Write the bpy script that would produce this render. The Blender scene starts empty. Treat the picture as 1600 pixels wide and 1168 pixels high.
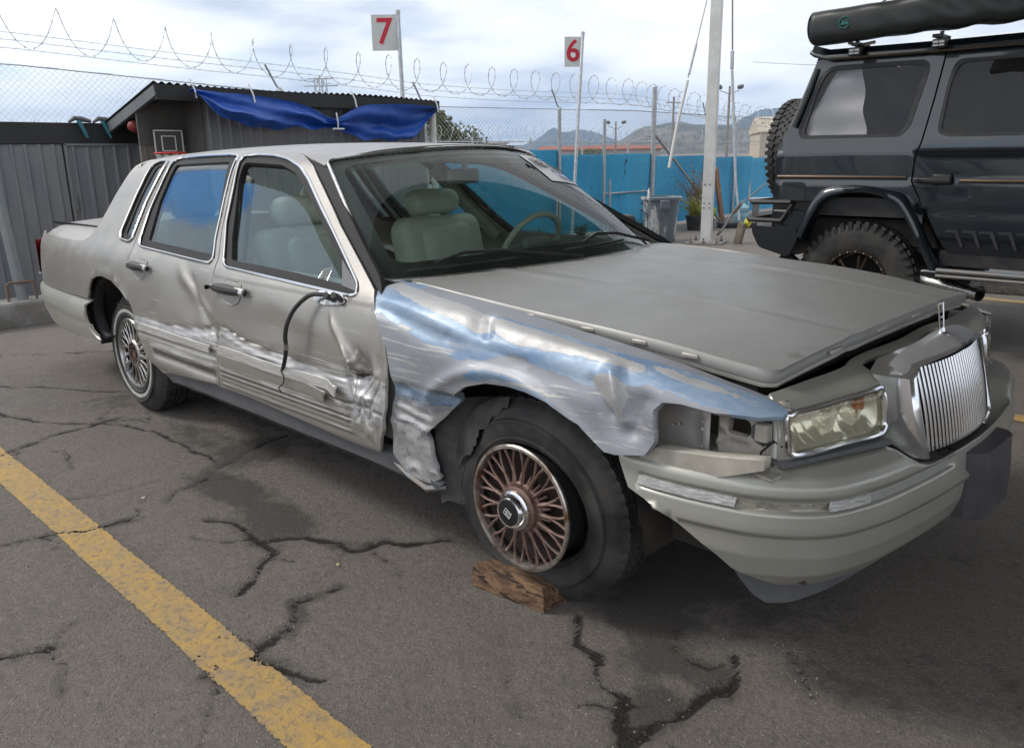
import bpy, math, random
import numpy as np
from mathutils import Vector, Matrix
from mathutils.geometry import delaunay_2d_cdt
random.seed(7)
S = bpy.context.scene
COL = S.collection
R = math.radians
# ------------------------------------------------------------------ camera
cd = bpy.data.cameras.new('camera')
cam = bpy.data.objects.new('camera', cd)
COL.objects.link(cam)
S.camera = cam
cd.sensor_fit = 'HORIZONTAL'
cd.sensor_width = 36.0
cd.lens = 36.0 * 1266.0 / 1600.0
cd.clip_start = .05
cd.clip_end = 30000
def cam_matrix(yaw, pitch, roll, loc):
    cy, sy, cp, sp = math.cos(yaw), math.sin(yaw), math.cos(pitch), math.sin(pitch)
    f = Vector((cy*cp, sy*cp, sp)); r = Vector((sy, -cy, 0)); u = r.cross(f)
    r2 = r*math.cos(roll) + u*math.sin(roll); u2 = -r*math.sin(roll) + u*math.cos(roll)
    return Matrix(((r2.x, u2.x, -f.x, loc[0]), (r2.y, u2.y, -f.y, loc[1]), (r2.z, u2.z, -f.z, loc[2]), (0, 0, 0, 1)))
cam.matrix_world = cam_matrix(R(134.62), R(-15.05), R(-.91), (1.62, -2.52, 1.37))
# ------------------------------------------------------------------ world, sun, exposure
SUN_AZ, SUN_EL = R(215), R(42)
W = bpy.data.worlds.new('World'); S.world = W; W.use_nodes = True
nt = W.node_tree; nt.nodes.clear()
def N(nt, t, **k):
    n = nt.nodes.new(t)
    for a, b in k.items():
        setattr(n, a, b)
    return n
def LK(nt, a, b): nt.links.new(a, b)
def build_world():
    out = N(nt, 'ShaderNodeOutputWorld'); bg = N(nt, 'ShaderNodeBackground'); bg.inputs[1].default_value = .10
    sky = N(nt, 'ShaderNodeTexSky', sky_type='NISHITA'); sky.sun_disc = False
    sky.sun_elevation = SUN_EL; sky.sun_rotation = R(90) - SUN_AZ; sky.altitude = 20; sky.dust_density = 1.5
    tc = N(nt, 'ShaderNodeTexCoord')
    sp = N(nt, 'ShaderNodeSeparateXYZ'); LK(nt, tc.outputs['Generated'], sp.inputs[0])
    # project the view direction on a flat cloud deck: dir.xy / (z + .12)
    ad = N(nt, 'ShaderNodeMath', operation='MAXIMUM'); LK(nt, sp.outputs[2], ad.inputs[0]); ad.inputs[1].default_value = 0.0
    ad2 = N(nt, 'ShaderNodeMath', operation='ADD'); LK(nt, ad.outputs[0], ad2.inputs[0]); ad2.inputs[1].default_value = .16
    dx = N(nt, 'ShaderNodeMath', operation='DIVIDE'); LK(nt, sp.outputs[0], dx.inputs[0]); LK(nt, ad2.outputs[0], dx.inputs[1])
    dy = N(nt, 'ShaderNodeMath', operation='DIVIDE'); LK(nt, sp.outputs[1], dy.inputs[0]); LK(nt, ad2.outputs[0], dy.inputs[1])
    cb = N(nt, 'ShaderNodeCombineXYZ'); LK(nt, dx.outputs[0], cb.inputs[0]); LK(nt, dy.outputs[0], cb.inputs[1]); cb.inputs[2].default_value = 3.1
    n1 = N(nt, 'ShaderNodeTexNoise'); n1.inputs['Scale'].default_value = .75; n1.inputs['Detail'].default_value = 7; n1.inputs['Roughness'].default_value = .55
    n1.inputs['Distortion'].default_value = .4
    LK(nt, cb.outputs[0], n1.inputs['Vector'])
    r1 = N(nt, 'ShaderNodeValToRGB'); r1.color_ramp.elements[0].position = .29; r1.color_ramp.elements[1].position = .43
    r1.color_ramp.elements[0].color = (0, 0, 0, 1); r1.color_ramp.elements[1].color = (1, 1, 1, 1)
    # an opening of blue sky and a darker bank of cloud low in the west, both mirrored in the side windows
    def blob(v, a, b, k=.05):
        d = N(nt, 'ShaderNodeVectorMath', operation='DOT_PRODUCT'); LK(nt, tc.outputs['Generated'], d.inputs[0]); d.inputs[1].default_value = Vector(v).normalized()
        w = N(nt, 'ShaderNodeMath', operation='ADD'); LK(nt, d.outputs['Value'], w.inputs[0]); nn = N(nt, 'ShaderNodeMath', operation='MULTIPLY_ADD'); LK(nt, n1.outputs[0], nn.inputs[0]); nn.inputs[1].default_value = 2*k; nn.inputs[2].default_value = -k
        LK(nt, nn.outputs[0], w.inputs[1]); r = N(nt, 'ShaderNodeMapRange', interpolation_type='SMOOTHSTEP'); LK(nt, w.outputs[0], r.inputs[0]); r.inputs[1].default_value = a; r.inputs[2].default_value = b; return r.outputs[0]
    bl1 = blob((-.908, -.165, .392), .9968, .9990, .0022); dk1 = blob((-.87, -.27, .36), .955, .985, .02)
    sb = N(nt, 'ShaderNodeMath', operation='MULTIPLY_ADD'); LK(nt, bl1, sb.inputs[0]); sb.inputs[1].default_value = -.35; LK(nt, n1.outputs[0], sb.inputs[2]); LK(nt, sb.outputs[0], r1.inputs[0])
    n2 = N(nt, 'ShaderNodeTexNoise'); n2.inputs['Scale'].default_value = 1.1; n2.inputs['Detail'].default_value = 6
    mp = N(nt, 'ShaderNodeMapping'); mp.inputs['Location'].default_value = (5.2, 1.3, 0); LK(nt, cb.outputs[0], mp.inputs[0]); LK(nt, mp.outputs[0], n2.inputs['Vector'])
    r2 = N(nt, 'ShaderNodeValToRGB'); e = r2.color_ramp.elements
    e[0].position = .36; e[0].color = (5.0, 5.5, 6.4, 1); e[1].position = .62; e[1].color = (9.6, 9.65, 9.7, 1)
    e.new(.47).color = (7.8, 8.0, 8.4, 1)
    LK(nt, n2.outputs[0], r2.inputs[0])
    skm = N(nt, 'ShaderNodeMixRGB', blend_type='MULTIPLY'); skm.inputs[0].default_value = 1; skm.inputs[2].default_value = (1.1, 1.25, 1.45, 1)
    LK(nt, sky.outputs[0], skm.inputs[1])
    sk2 = N(nt, 'ShaderNodeMixRGB'); LK(nt, bl1, sk2.inputs[0]); LK(nt, skm.outputs[0], sk2.inputs[1]); sk2.inputs[2].default_value = (1.3, 4.0, 9.0, 1); skm = sk2
    mx = N(nt, 'ShaderNodeMixRGB'); LK(nt, r1.outputs[0], mx.inputs[0]); LK(nt, skm.outputs[0], mx.inputs[1]); LK(nt, r2.outputs[0], mx.inputs[2])
    md = N(nt, 'ShaderNodeMixRGB', blend_type='MULTIPLY'); LK(nt, dk1, md.inputs[0]); LK(nt, mx.outputs[0], md.inputs[1]); md.inputs[2].default_value = (.42, .48, .56, 1); mq = N(nt, 'ShaderNodeMixRGB'); LK(nt, bl1, mq.inputs[0]); LK(nt, md.outputs[0], mq.inputs[1]); mq.inputs[2].default_value = (1.2, 3.9, 9.0, 1); md = mq; LK(nt, md.outputs[0], bg.inputs[0]); LK(nt, bg.outputs[0], out.inputs[0])
build_world()
sl = bpy.data.lights.new('sun', 'SUN'); sl.energy = 1.5; sl.angle = R(14); sl.color = (1, .95, .88)
so = bpy.data.objects.new('sun', sl); COL.objects.link(so)
so.rotation_euler = Vector((math.cos(SUN_AZ)*math.cos(SUN_EL), math.sin(SUN_AZ)*math.cos(SUN_EL), math.sin(SUN_EL))).to_track_quat('Z', 'Y').to_euler()
S.view_settings.view_transform = 'Standard'; S.view_settings.look = 'None'
S.view_settings.gamma = 1; S.view_settings.exposure = 0.57; S.view_settings.use_curve_mapping = False
S.cycles.max_bounces = 10; S.cycles.transparent_max_bounces = 24
S.cycles.glossy_bounces = 5; S.cycles.diffuse_bounces = 4; S.cycles.transmission_bounces = 8
S.cycles.use_denoising = True
# ------------------------------------------------------------------ materials
def mat(name, col=(.5, .5, .5), rough=.5, metal=0.0, nscale=0, nmix=.0, ncol=None, bump=0.0, bscale=200, coat=0.0, spec=.5, trans=0, ior=1.45,
        nlo=.4, nhi=.6, wear=None, stretch=None, bdetail=3):
    m = bpy.data.materials.new(name); m.use_nodes = True; t = m.node_tree
    b = t.nodes['Principled BSDF']
    b.inputs['Base Color'].default_value = (*col, 1); b.inputs['Roughness'].default_value = rough; b.inputs['Metallic'].default_value = metal
    b.inputs['Specular IOR Level'].default_value = spec; b.inputs['Coat Weight'].default_value = coat; b.inputs['Coat Roughness'].default_value = .08
    b.inputs['Transmission Weight'].default_value = trans; b.inputs['IOR'].default_value = ior
    tc = N(t, 'ShaderNodeTexCoord'); vec = tc.outputs['Object']
    if stretch:
        mp = N(t, 'ShaderNodeMapping'); mp.inputs['Scale'].default_value = stretch; LK(t, vec, mp.inputs[0]); vec = mp.outputs[0]
    cur = None
    if nscale:
        n = N(t, 'ShaderNodeTexNoise'); n.inputs['Scale'].default_value = nscale; n.inputs['Detail'].default_value = 8; n.inputs['Roughness'].default_value = .62
        LK(t, vec, n.inputs['Vector'])
        r = N(t, 'ShaderNodeMapRange'); r.inputs[1].default_value = nlo; r.inputs[2].default_value = nhi; r.inputs[4].default_value = nmix; LK(t, n.outputs[0], r.inputs[0])
        mx = N(t, 'ShaderNodeMixRGB'); mx.inputs[1].default_value = (*col, 1); mx.inputs[2].default_value = (*(ncol or col), 1)
        LK(t, r.outputs[0], mx.inputs[0]); LK(t, mx.outputs[0], b.inputs['Base Color']); cur = mx.outputs[0]
        rr = N(t, 'ShaderNodeMapRange'); rr.inputs[3].default_value = max(0, rough-.06); rr.inputs[4].default_value = min(1, rough+.12); LK(t, n.outputs[0], rr.inputs[0]); LK(t, rr.outputs[0], b.inputs['Roughness'])
    if wear:   # (colour, scale, threshold)
        wc, ws, wt = wear
        n = N(t, 'ShaderNodeTexNoise'); n.inputs['Scale'].default_value = ws; n.inputs['Detail'].default_value = 10; n.inputs['Roughness'].default_value = .7; LK(t, vec, n.inputs['Vector'])
        r = N(t, 'ShaderNodeMapRange'); r.inputs[1].default_value = wt; r.inputs[2].default_value = wt+.03; LK(t, n.outputs[0], r.inputs[0])
        mx = N(t, 'ShaderNodeMixRGB'); mx.inputs[2].default_value = (*wc, 1); LK(t, r.outputs[0], mx.inputs[0])
        if cur: LK(t, cur, mx.inputs[1])
        else: mx.inputs[1].default_value = (*col, 1)
        LK(t, mx.outputs[0], b.inputs['Base Color'])
    if bump:
        n = N(t, 'ShaderNodeTexNoise'); n.inputs['Scale'].default_value = bscale; n.inputs['Detail'].default_value = bdetail; LK(t, vec, n.inputs['Vector'])
        bp = N(t, 'ShaderNodeBump'); bp.inputs['Strength'].default_value = bump; bp.inputs['Distance'].default_value = .01; LK(t, n.outputs[0], bp.inputs['Height']); LK(t, bp.outputs[0], b.inputs['Normal'])
    return m
def glassmat(name, tint, ior=1.5, refl=1.0, rough=0.0, wav=0.0):
    m = bpy.data.materials.new(name); m.use_nodes = True; t = m.node_tree; t.nodes.clear()
    o = N(t, 'ShaderNodeOutputMaterial'); tr = N(t, 'ShaderNodeBsdfTransparent'); tr.inputs[0].default_value = (*tint, 1)
    g = N(t, 'ShaderNodeBsdfGlossy'); g.inputs['Roughness'].default_value = rough; g.inputs[0].default_value = (refl, refl, refl, 1)
    fr = N(t, 'ShaderNodeFresnel'); fr.inputs[0].default_value = ior
    ge = N(t, 'ShaderNodeNewGeometry'); io = N(t, 'ShaderNodeMapRange'); LK(t, ge.outputs['Backfacing'], io.inputs[0]); io.inputs[3].default_value = ior; io.inputs[4].default_value = 1/ior; LK(t, io.outputs[0], fr.inputs[0])   # a thin sheet reflects the same from both sides
    mx = N(t, 'ShaderNodeMixShader'); LK(t, fr.outputs[0], mx.inputs[0]); LK(t, tr.outputs[0], mx.inputs[1]); LK(t, g.outputs[0], mx.inputs[2])
    sh = mx
    df = N(t, 'ShaderNodeBsdfDiffuse'); df.inputs[0].default_value = (.55, .53, .48, 1)   # dust film
    m2 = N(t, 'ShaderNodeMixShader'); n = N(t, 'ShaderNodeTexNoise'); n.inputs['Scale'].default_value = 6; n.inputs['Detail'].default_value = 8
    tc = N(t, 'ShaderNodeTexCoord'); LK(t, tc.outputs['Object'], n.inputs['Vector'])
    r = N(t, 'ShaderNodeMapRange'); r.inputs[1].default_value = .3; r.inputs[2].default_value = .8; r.inputs[3].default_value = .004; r.inputs[4].default_value = .02; LK(t, n.outputs[0], r.inputs[0])
    LK(t, r.outputs[0], m2.inputs[0]); LK(t, mx.outputs[0], m2.inputs[1]); LK(t, df.outputs[0], m2.inputs[2])
    if wav:
        nn = N(t, 'ShaderNodeTexNoise'); nn.inputs['Scale'].default_value = 2.5; nn.inputs['Detail'].default_value = 1; LK(t, tc.outputs['Object'], nn.inputs['Vector'])
        bp = N(t, 'ShaderNodeBump'); bp.inputs['Strength'].default_value = wav; bp.inputs['Distance'].default_value = .02; LK(t, nn.outputs[0], bp.inputs['Height'])
        LK(t, bp.outputs[0], g.inputs['Normal'])
    LK(t, m2.outputs[0], o.inputs[0])
    return m
# ------------------------------------------------------------------ object helpers
def tag(o, label=None, cat=None, group=None, kind=None):
    if label: o['label'] = label
    if cat: o['category'] = cat
    if group: o['group'] = group
    if kind: o['kind'] = kind
    return o
def thing(name, label, cat, loc=(0, 0, 0), rz=0, group=None):
    o = bpy.data.objects.new(name, None); COL.objects.link(o); o.location = loc; o.rotation_euler = (0, 0, rz); o.empty_display_size = .2
    return tag(o, label, cat, group)
def link(name, me, parent=None, label=None):
    o = bpy.data.objects.new(name, me); COL.objects.link(o)
    if parent is not None: o.parent = parent
    if label: o['label'] = label
    return o
def dup_tree(o, parent=None):
    c = o.copy(); COL.objects.link(c); c.parent = parent
    for ch in list(o.children): dup_tree(ch, c)
    return c
class MB:
    """collects shapes, builds one mesh"""
    def __init__(s): s.v = []; s.f = []; s.m = []; s.cm = 0
    def add(s, vs, fs):
        b = len(s.v); s.v += [tuple(map(float, p)) for p in vs]; s.f += [tuple(i+b for i in f) for f in fs]; s.m += [s.cm]*len(fs); return s
    def box(s, c, d, rot=None, taper=1.0):
        x, y, z = d[0]/2, d[1]/2, d[2]/2
        vs = [Vector((a*x*(taper if k > 0 else 1), b*y*(taper if k > 0 else 1), k*z)) for k in (-1, 1) for a, b in ((-1, -1), (1, -1), (1, 1), (-1, 1))]
        if rot is not None:
            vs = [rot @ v for v in vs]
        vs = [(v.x+c[0], v.y+c[1], v.z+c[2]) for v in vs]
        return s.add(vs, [(3, 2, 1, 0), (4, 5, 6, 7), (0, 1, 5, 4), (1, 2, 6, 5), (2, 3, 7, 6), (3, 0, 4, 7)])
    def rbox(s, c, d, r=.02, rot=None, seg=3):
        import bmesh
        bm = bmesh.new(); bmesh.ops.create_cube(bm, size=1)
        for v in bm.verts: v.co = Vector((v.co.x*d[0], v.co.y*d[1], v.co.z*d[2]))
        bmesh.ops.bevel(bm, geom=bm.edges[:], offset=r, segments=seg, profile=.5, affect='EDGES')
        vs = [(rot @ v.co if rot is not None else v.co) + Vector(c) for v in bm.verts]; bm.verts.index_update()
        s.add([tuple(v) for v in vs], [tuple(v.index for v in f.verts) for f in bm.faces]); bm.free(); return s
    def tube(s, pts, r, n=8, cap=True, closed=False, rs=None):
        P = [Vector(p) for p in pts]; k = len(P); vs = []; fs = []
        up = None
        for i, p in enumerate(P):
            a = P[(i-1) % k] if (i > 0 or closed) else P[0]; b = P[(i+1) % k] if (i < k-1 or closed) else P[-1]
            t = (b-a).normalized() if (b-a).length > 1e-9 else Vector((0, 0, 1))
            if up is None:
                up = Vector((0, 0, 1)) if abs(t.z) < .9 else Vector((1, 0, 0))
            e1 = t.cross(up)
            if e1.length < 1e-4: e1 = t.cross(Vector((1, .3, 0)))
            e1.normalize(); e2 = t.cross(e1); up = -e2 if False else up - t*up.dot(t)
            if up.length < 1e-4: up = Vector((0, 0, 1))
            up.normalize()
            rr = rs[i] if rs else r
            for j in range(n):
                a_ = 2*math.pi*j/n; q = p + e1*(rr*math.cos(a_)) + e2*(rr*math.sin(a_)); vs.append(tuple(q))
        m = k if closed else k-1
        for i in range(m):
            i2 = (i+1) % k
            for j in range(n):
                fs.append((i*n+j, i*n+(j+1) % n, i2*n+(j+1) % n, i2*n+j))
        if cap and not closed: fs.append(tuple(range(n))[::-1]); fs.append(tuple((k-1)*n+j for j in range(n)))
        return s.add(vs, fs)
    def lathe(s, prof, n=32, axis='z', c=(0, 0, 0), closed=False, a0=0, a1=2*math.pi):
        vs = []; fs = []; k = len(prof); full = abs(a1-a0-2*math.pi) < 1e-6; nn = n if full else n+1
        for i in range(nn):
            a = a0+(a1-a0)*i/n; ca, sa = math.cos(a), math.sin(a)
            for (r, h) in prof:
                p = (r*ca, r*sa, h) if axis == 'z' else ((r*ca, h, r*sa) if axis == 'y' else (h, r*ca, r*sa))
                vs.append((p[0]+c[0], p[1]+c[1], p[2]+c[2]))
        for i in range(n):
            i2 = (i+1) % nn
            for j in range(k if closed else k-1):
                j2 = (j+1) % k
                fs.append((i*k+j, i2*k+j, i2*k+j2, i*k+j2))
        return s.add(vs, fs)
    def prism(s, poly, d0, d1, to=lambda a, b, c: (a, b, c)):
        n = len(poly); vs = [to(a, b, d0) for a, b in poly]+[to(a, b, d1) for a, b in poly]
        fs = [tuple(range(n))[::-1], tuple(range(n, 2*n))]+[(i, (i+1) % n, n+(i+1) % n, n+i) for i in range(n)]
        return s.add(vs, fs)
    def grid(s, G, flip=False):
        h = len(G); w = len(G[0]); vs = [p for r in G for p in r]; fs = []
        for i in range(h-1):
            for j in range(w-1):
                q = (i*w+j, i*w+j+1, (i+1)*w+j+1, (i+1)*w+j); fs.append(q[::-1] if flip else q)
        return s.add(vs, fs)
    def sphere(s, c, r, nu=16, nv=10, sc=(1, 1, 1)):
        G = [[(c[0]+sc[0]*r*math.sin(math.pi*i/nv)*math.cos(2*math.pi*j/nu), c[1]+sc[1]*r*math.sin(math.pi*i/nv)*math.sin(2*math.pi*j/nu), c[2]+sc[2]*r*math.cos(math.pi*i/nv)) for j in range(nu+1)] for i in range(nv+1)]
        return s.grid(G, True)
    def build(s, name, mats, parent=None, smooth=35, label=None, fixn=True):
        me = bpy.data.meshes.new(name); me.from_pydata(s.v, [], s.f)
        if not isinstance(mats, (list, tuple)): mats = [mats]
        for m in mats: me.materials.append(m)
        if len(mats) > 1: me.polygons.foreach_set('material_index', s.m)
        if fixn:
            import bmesh
            bm = bmesh.new(); bm.from_mesh(me); bmesh.ops.recalc_face_normals(bm, faces=bm.faces); bm.to_mesh(me); bm.free()
        if smooth:
            me.shade_smooth(); me.set_sharp_from_angle(angle=R(smooth))
        me.update()
        return link(name, me, parent, label)
# ------------------------------------------------------------------ numpy noise and curves
def vnoise(x, y, seed=0):
    xi = np.floor(x).astype(np.int64); yi = np.floor(y).astype(np.int64); xf = x-xi; yf = y-yi
    def h(a, b):
        n = (a*374761393 + b*668265263 + seed*974634777) & 0x7fffffff; n = ((n ^ (n >> 13))*1274126177) & 0x7fffffff
        return ((n ^ (n >> 16)) & 0xffff)/65535.0
    u = xf*xf*(3-2*xf); v = yf*yf*(3-2*yf)
    return (h(xi, yi)*(1-u)+h(xi+1, yi)*u)*(1-v)+(h(xi, yi+1)*(1-u)+h(xi+1, yi+1)*u)*v
def fbm(x, y, f=1.0, o=4, seed=0, g=.5):
    r = 0; a = 1; t = 0
    for i in range(o):
        r = r+a*vnoise(np.asarray(x)*f, np.asarray(y)*f, seed+i*17); t += a; a *= g; f *= 2.03
    return r/t
def pch(xk, yk, x):
    xk = np.asarray(xk, float); yk = np.asarray(yk, float); x = np.clip(np.asarray(x, float), xk[0], xk[-1])
    h = np.diff(xk); d = np.diff(yk)/h; m = np.empty_like(yk); m[1:-1] = (d[:-1]*h[1:]+d[1:]*h[:-1])/(h[1:]+h[:-1]); m[0] = d[0]; m[-1] = d[-1]
    i = np.clip(np.searchsorted(xk, x)-1, 0, len(xk)-2); t = (x-xk[i])/h[i]
    return (2*t**3-3*t**2+1)*yk[i]+(t**3-2*t**2+t)*h[i]*m[i]+(-2*t**3+3*t**2)*yk[i+1]+(t**3-t**2)*h[i]*m[i+1]
def sst(a, b, x):
    t = np.clip((x-a)/(b-a), 0, 1); return t*t*(3-2*t)
def inside(px, py, poly):
    r = np.zeros(px.shape, bool); n = len(poly)
    for i in range(n):
        x1, y1 = poly[i]; x2, y2 = poly[(i+1) % n]
        c = ((y1 > py) != (y2 > py))
        with np.errstate(divide='ignore', invalid='ignore'):
            r ^= c & (px < (x2-x1)*(py-y1)/(y2-y1+1e-30)+x1)
    return r
def segdist(px, py, loop, closed=True):
    d = np.full(px.shape, 1e9); n = len(loop)
    for i in range(n if closed else n-1):
        x1, y1 = loop[i]; x2, y2 = loop[(i+1) % n]; dx, dy = x2-x1, y2-y1
        t = np.clip(((px-x1)*dx+(py-y1)*dy)/(dx*dx+dy*dy+1e-12), 0, 1)
        d = np.minimum(d, np.hypot(px-x1-t*dx, py-y1-t*dy))
    return d
def rnd(poly, r, n=4):
    """round the corners of a closed outline"""
    out = []; k = len(poly)
    for i in range(k):
        a, p, b = (np.array(poly[(i+j) % k], float) for j in (-1, 0, 1))
        la, lb = np.linalg.norm(a-p), np.linalg.norm(b-p); q = min(r, la*.45, lb*.45)
        s = p+(a-p)/la*q; e = p+(b-p)/lb*q
        for t in np.linspace(0, 1, n): out.append(tuple((1-t)**2*s+2*t*(1-t)*p+t*t*e))
    return out
def dens(loop, step, closed=True):
    out = []; n = len(loop)
    for i in range(n if closed else n-1):
        a = np.array(loop[i], float); b = np.array(loop[(i+1) % n], float); k = max(1, int(math.ceil(np.linalg.norm(b-a)/step)))
        for j in range(k): out.append(tuple(a+(b-a)*j/k))
    if not closed: out.append(tuple(loop[-1]))
    return out
def fnormal(F, a, b, e=1.5e-3):
    p1 = np.stack(F(a+e, b), -1)-np.stack(F(a-e, b), -1); p2 = np.stack(F(a, b+e), -1)-np.stack(F(a, b-e), -1)
    n = np.cross(p1, p2); l = np.linalg.norm(n, axis=-1, keepdims=True); return n/np.maximum(l, 1e-12)
def mkF(fn, disp, sign):
    def F(a, b):
        n = fnormal(fn, a, b)*sign; p = np.stack(np.broadcast_arrays(*fn(a, b)), -1)
        if disp is not None: p = p+n*np.asarray(disp(a, b))[..., None]
        return p[..., 0], p[..., 1], p[..., 2]
    return F
def panel_data(fn, outer, holes=(), step=.03, flange=.012, disp=None, sign=1, attrs=None, sx=1.0, fine=None):
    """fn(a,b)->xyz arrays; sign picks the outward side. returns verts, faces, normals, attr dict"""
    A = 1.0
    loops = [dens(outer, step*.8)]+[dens(h, step*.8) for h in holes]
    x0, y0 = np.min(loops[0], 0); x1, y1 = np.max(loops[0], 0)
    gx, gy = np.meshgrid(np.arange(x0, x1, step), np.arange(y0, y1, step*.88)); gx = gx+(np.arange(gx.shape[0]) % 2)[:, None]*step*.5
    gx, gy = gx.ravel(), gy.ravel()
    if fine:
        st, reg = fine
        fx, fy = np.meshgrid(np.arange(reg[0], reg[2], st), np.arange(reg[1], reg[3], st*.88)); fx = fx+(np.arange(fx.shape[0]) % 2)[:, None]*st*.5
        k = ~((gx > reg[0]) & (gx < reg[2]) & (gy > reg[1]) & (gy < reg[3]))
        gx = np.concatenate([gx[k], fx.ravel()]); gy = np.concatenate([gy[k], fy.ravel()])
    ok = inside(gx, gy, loops[0])
    for h in loops[1:]: ok &= ~inside(gx, gy, h)
    gx, gy = gx[ok], gy[ok]
    dm = segdist(gx, gy, loops[0])
    for h in loops[1:]: dm = np.minimum(dm, segdist(gx, gy, h))
    ok = dm > step*.35; gx, gy = gx[ok], gy[ok]
    pts = []; edges = []
    for l in loops:
        b = len(pts); pts += l; edges += [(b+i, b+(i+1) % len(l)) for i in range(len(l))]
    nb = len(pts); pts += list(zip(gx, gy))
    vo, eo, fo, ov, _, _ = delaunay_2d_cdt([Vector((float(p[0]), float(p[1]))) for p in pts], edges, [], 0, 1e-6)
    P = np.array([tuple(v) for v in vo]); Fc = np.array([tuple(f) for f in fo if len(f) == 3])
    c = P[Fc].mean(1); ok = inside(c[:, 0], c[:, 1], loops[0])
    for h in loops[1:]: ok &= ~inside(c[:, 0], c[:, 1], h)
    Fc = Fc[ok]
    F = mkF(fn, disp, sign)
    X = np.stack(F(P[:, 0], P[:, 1]), -1); Nn = fnormal(F, P[:, 0], P[:, 1])*sign
    # face orientation
    fnm = np.cross(X[Fc[:, 1]]-X[Fc[:, 0]], X[Fc[:, 2]]-X[Fc[:, 0]]); flip = (fnm*Nn[Fc].mean(1)).sum(1) < 0
    Fc[flip] = Fc[flip][:, ::-1]
    V = X.tolist(); NN = Nn.tolist(); FF = [tuple(map(int, f)) for f in Fc]; PP = P.tolist()
    if flange:
        inv = {}
        for i, o in enumerate(ov):
            for j in o: inv[j] = i
        b = 0
        for li, l in enumerate(loops):
            idx = [inv[b+i] for i in range(len(l))]; b += len(l); n = len(idx); base = len(V)
            Q = X[idx]; nn = Nn[idx]; t = np.roll(Q, -1, 0)-np.roll(Q, 1, 0); o = np.cross(t, nn); o /= np.maximum(np.linalg.norm(o, axis=1, keepdims=True), 1e-9)
            cen = P[idx]
            # outward direction in parameter space decides the sign
            tt = np.roll(cen, -1, 0)-np.roll(cen, 1, 0); area = np.sum(cen[:, 0]*np.roll(cen[:, 1], -1)-np.roll(cen[:, 0], -1)*cen[:, 1])
            test = cen+np.stack([tt[:, 1], -tt[:, 0]], -1)*(1 if area > 0 else -1)/np.maximum(np.linalg.norm(tt, axis=1, keepdims=True), 1e-9)*2e-3
            tp = np.stack(F(test[:, 0], test[:, 1]), -1)
            s_ = np.sign(((tp-Q)*o).sum(1, keepdims=True)); o = o*np.where(s_ == 0, 1, s_)
            if li > 0: o = -o
            lip = Q-nn*flange
            mid = Q-nn*.0015+o*.0008
            for q, m_, w in zip(Q, nn, o): V.append(q.tolist()); NN.append(((m_+w)/1.414).tolist())
            for q, w in zip(lip, o): V.append(q.tolist()); NN.append(w.tolist())
            PP += cen.tolist()*2
            for i in range(n):
                j = (i+1) % n; q = (base+i, base+j, base+n+j, base+n+i)
                fn_ = np.cross(np.array(V[q[1]])-np.array(V[q[0]]), np.array(V[q[3]])-np.array(V[q[0]]))
                if np.dot(fn_, o[i]) < 0: q = q[::-1]
                FF.append(q)
    at = {}
    if attrs:
        PPn = np.array(PP)
        for k, g in attrs.items(): at[k] = np.broadcast_to(np.asarray(g(PPn[:, 0], PPn[:, 1]), float), (len(PPn),)).tolist()
    return V, FF, NN, at
def mirror_data(d):
    V, F, Nn, at = d
    return [[v[0], -v[1], v[2]] for v in V], [tuple(f[::-1]) for f in F], [[n[0], -n[1], n[2]] for n in Nn], at
def join_data(ds):
    V = []; F = []; Nn = []; at = {}
    for d in ds:
        b = len(V); V += d[0]; F += [tuple(i+b for i in f) for f in d[1]]; Nn += d[2]
        for k, l in d[3].items(): at.setdefault(k, []).extend(l)
    return V, F, Nn, at
def mesh_from(name, d, m, parent=None, label=None):
    V, F, Nn, at = d
    me = bpy.data.meshes.new(name); me.from_pydata(V, [], F); me.materials.append(m); me.update()
    me.shade_smooth()
    me.normals_split_custom_set_from_vertices([tuple(n) for n in Nn])
    for k, l in at.items():
        a = me.attributes.new(k, 'FLOAT', 'POINT'); a.data.foreach_set('value', np.array(l, dtype=np.float32))
    return link(name, me, parent, label)
def panel(name, fn, outer, m, parent, holes=(), label=None, mirror=None, **k):
    d = panel_data(fn, outer, holes, **k)
    o = mesh_from(name, d, m, parent, label)
    if mirror: mesh_from(name, mirror_data(d), m, parent)
    return o
def loop3(fn, loop, off=0.0, sign=1, step=.03, closed=True):
    l = np.array(dens(loop, step, closed)); p = np.stack(np.broadcast_arrays(*fn(l[:, 0], l[:, 1])), -1)+fnormal(fn, l[:, 0], l[:, 1])*sign*off
    return [tuple(q) for q in p]
def text_mesh(name, body, size, m, parent=None, ext=.0015, bold=0.0):
    cu = bpy.data.curves.new(name, 'FONT'); cu.body = body; cu.size = size; cu.extrude = ext; cu.align_x = 'CENTER'; cu.align_y = 'CENTER'; cu.offset = bold
    cu.materials.append(m); o = bpy.data.objects.new(name, cu); COL.objects.link(o)
    me = bpy.data.meshes.new_from_object(o.evaluated_get(bpy.context.evaluated_depsgraph_get())); bpy.data.objects.remove(o)
    o = link(name, me, parent)
    return o
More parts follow.
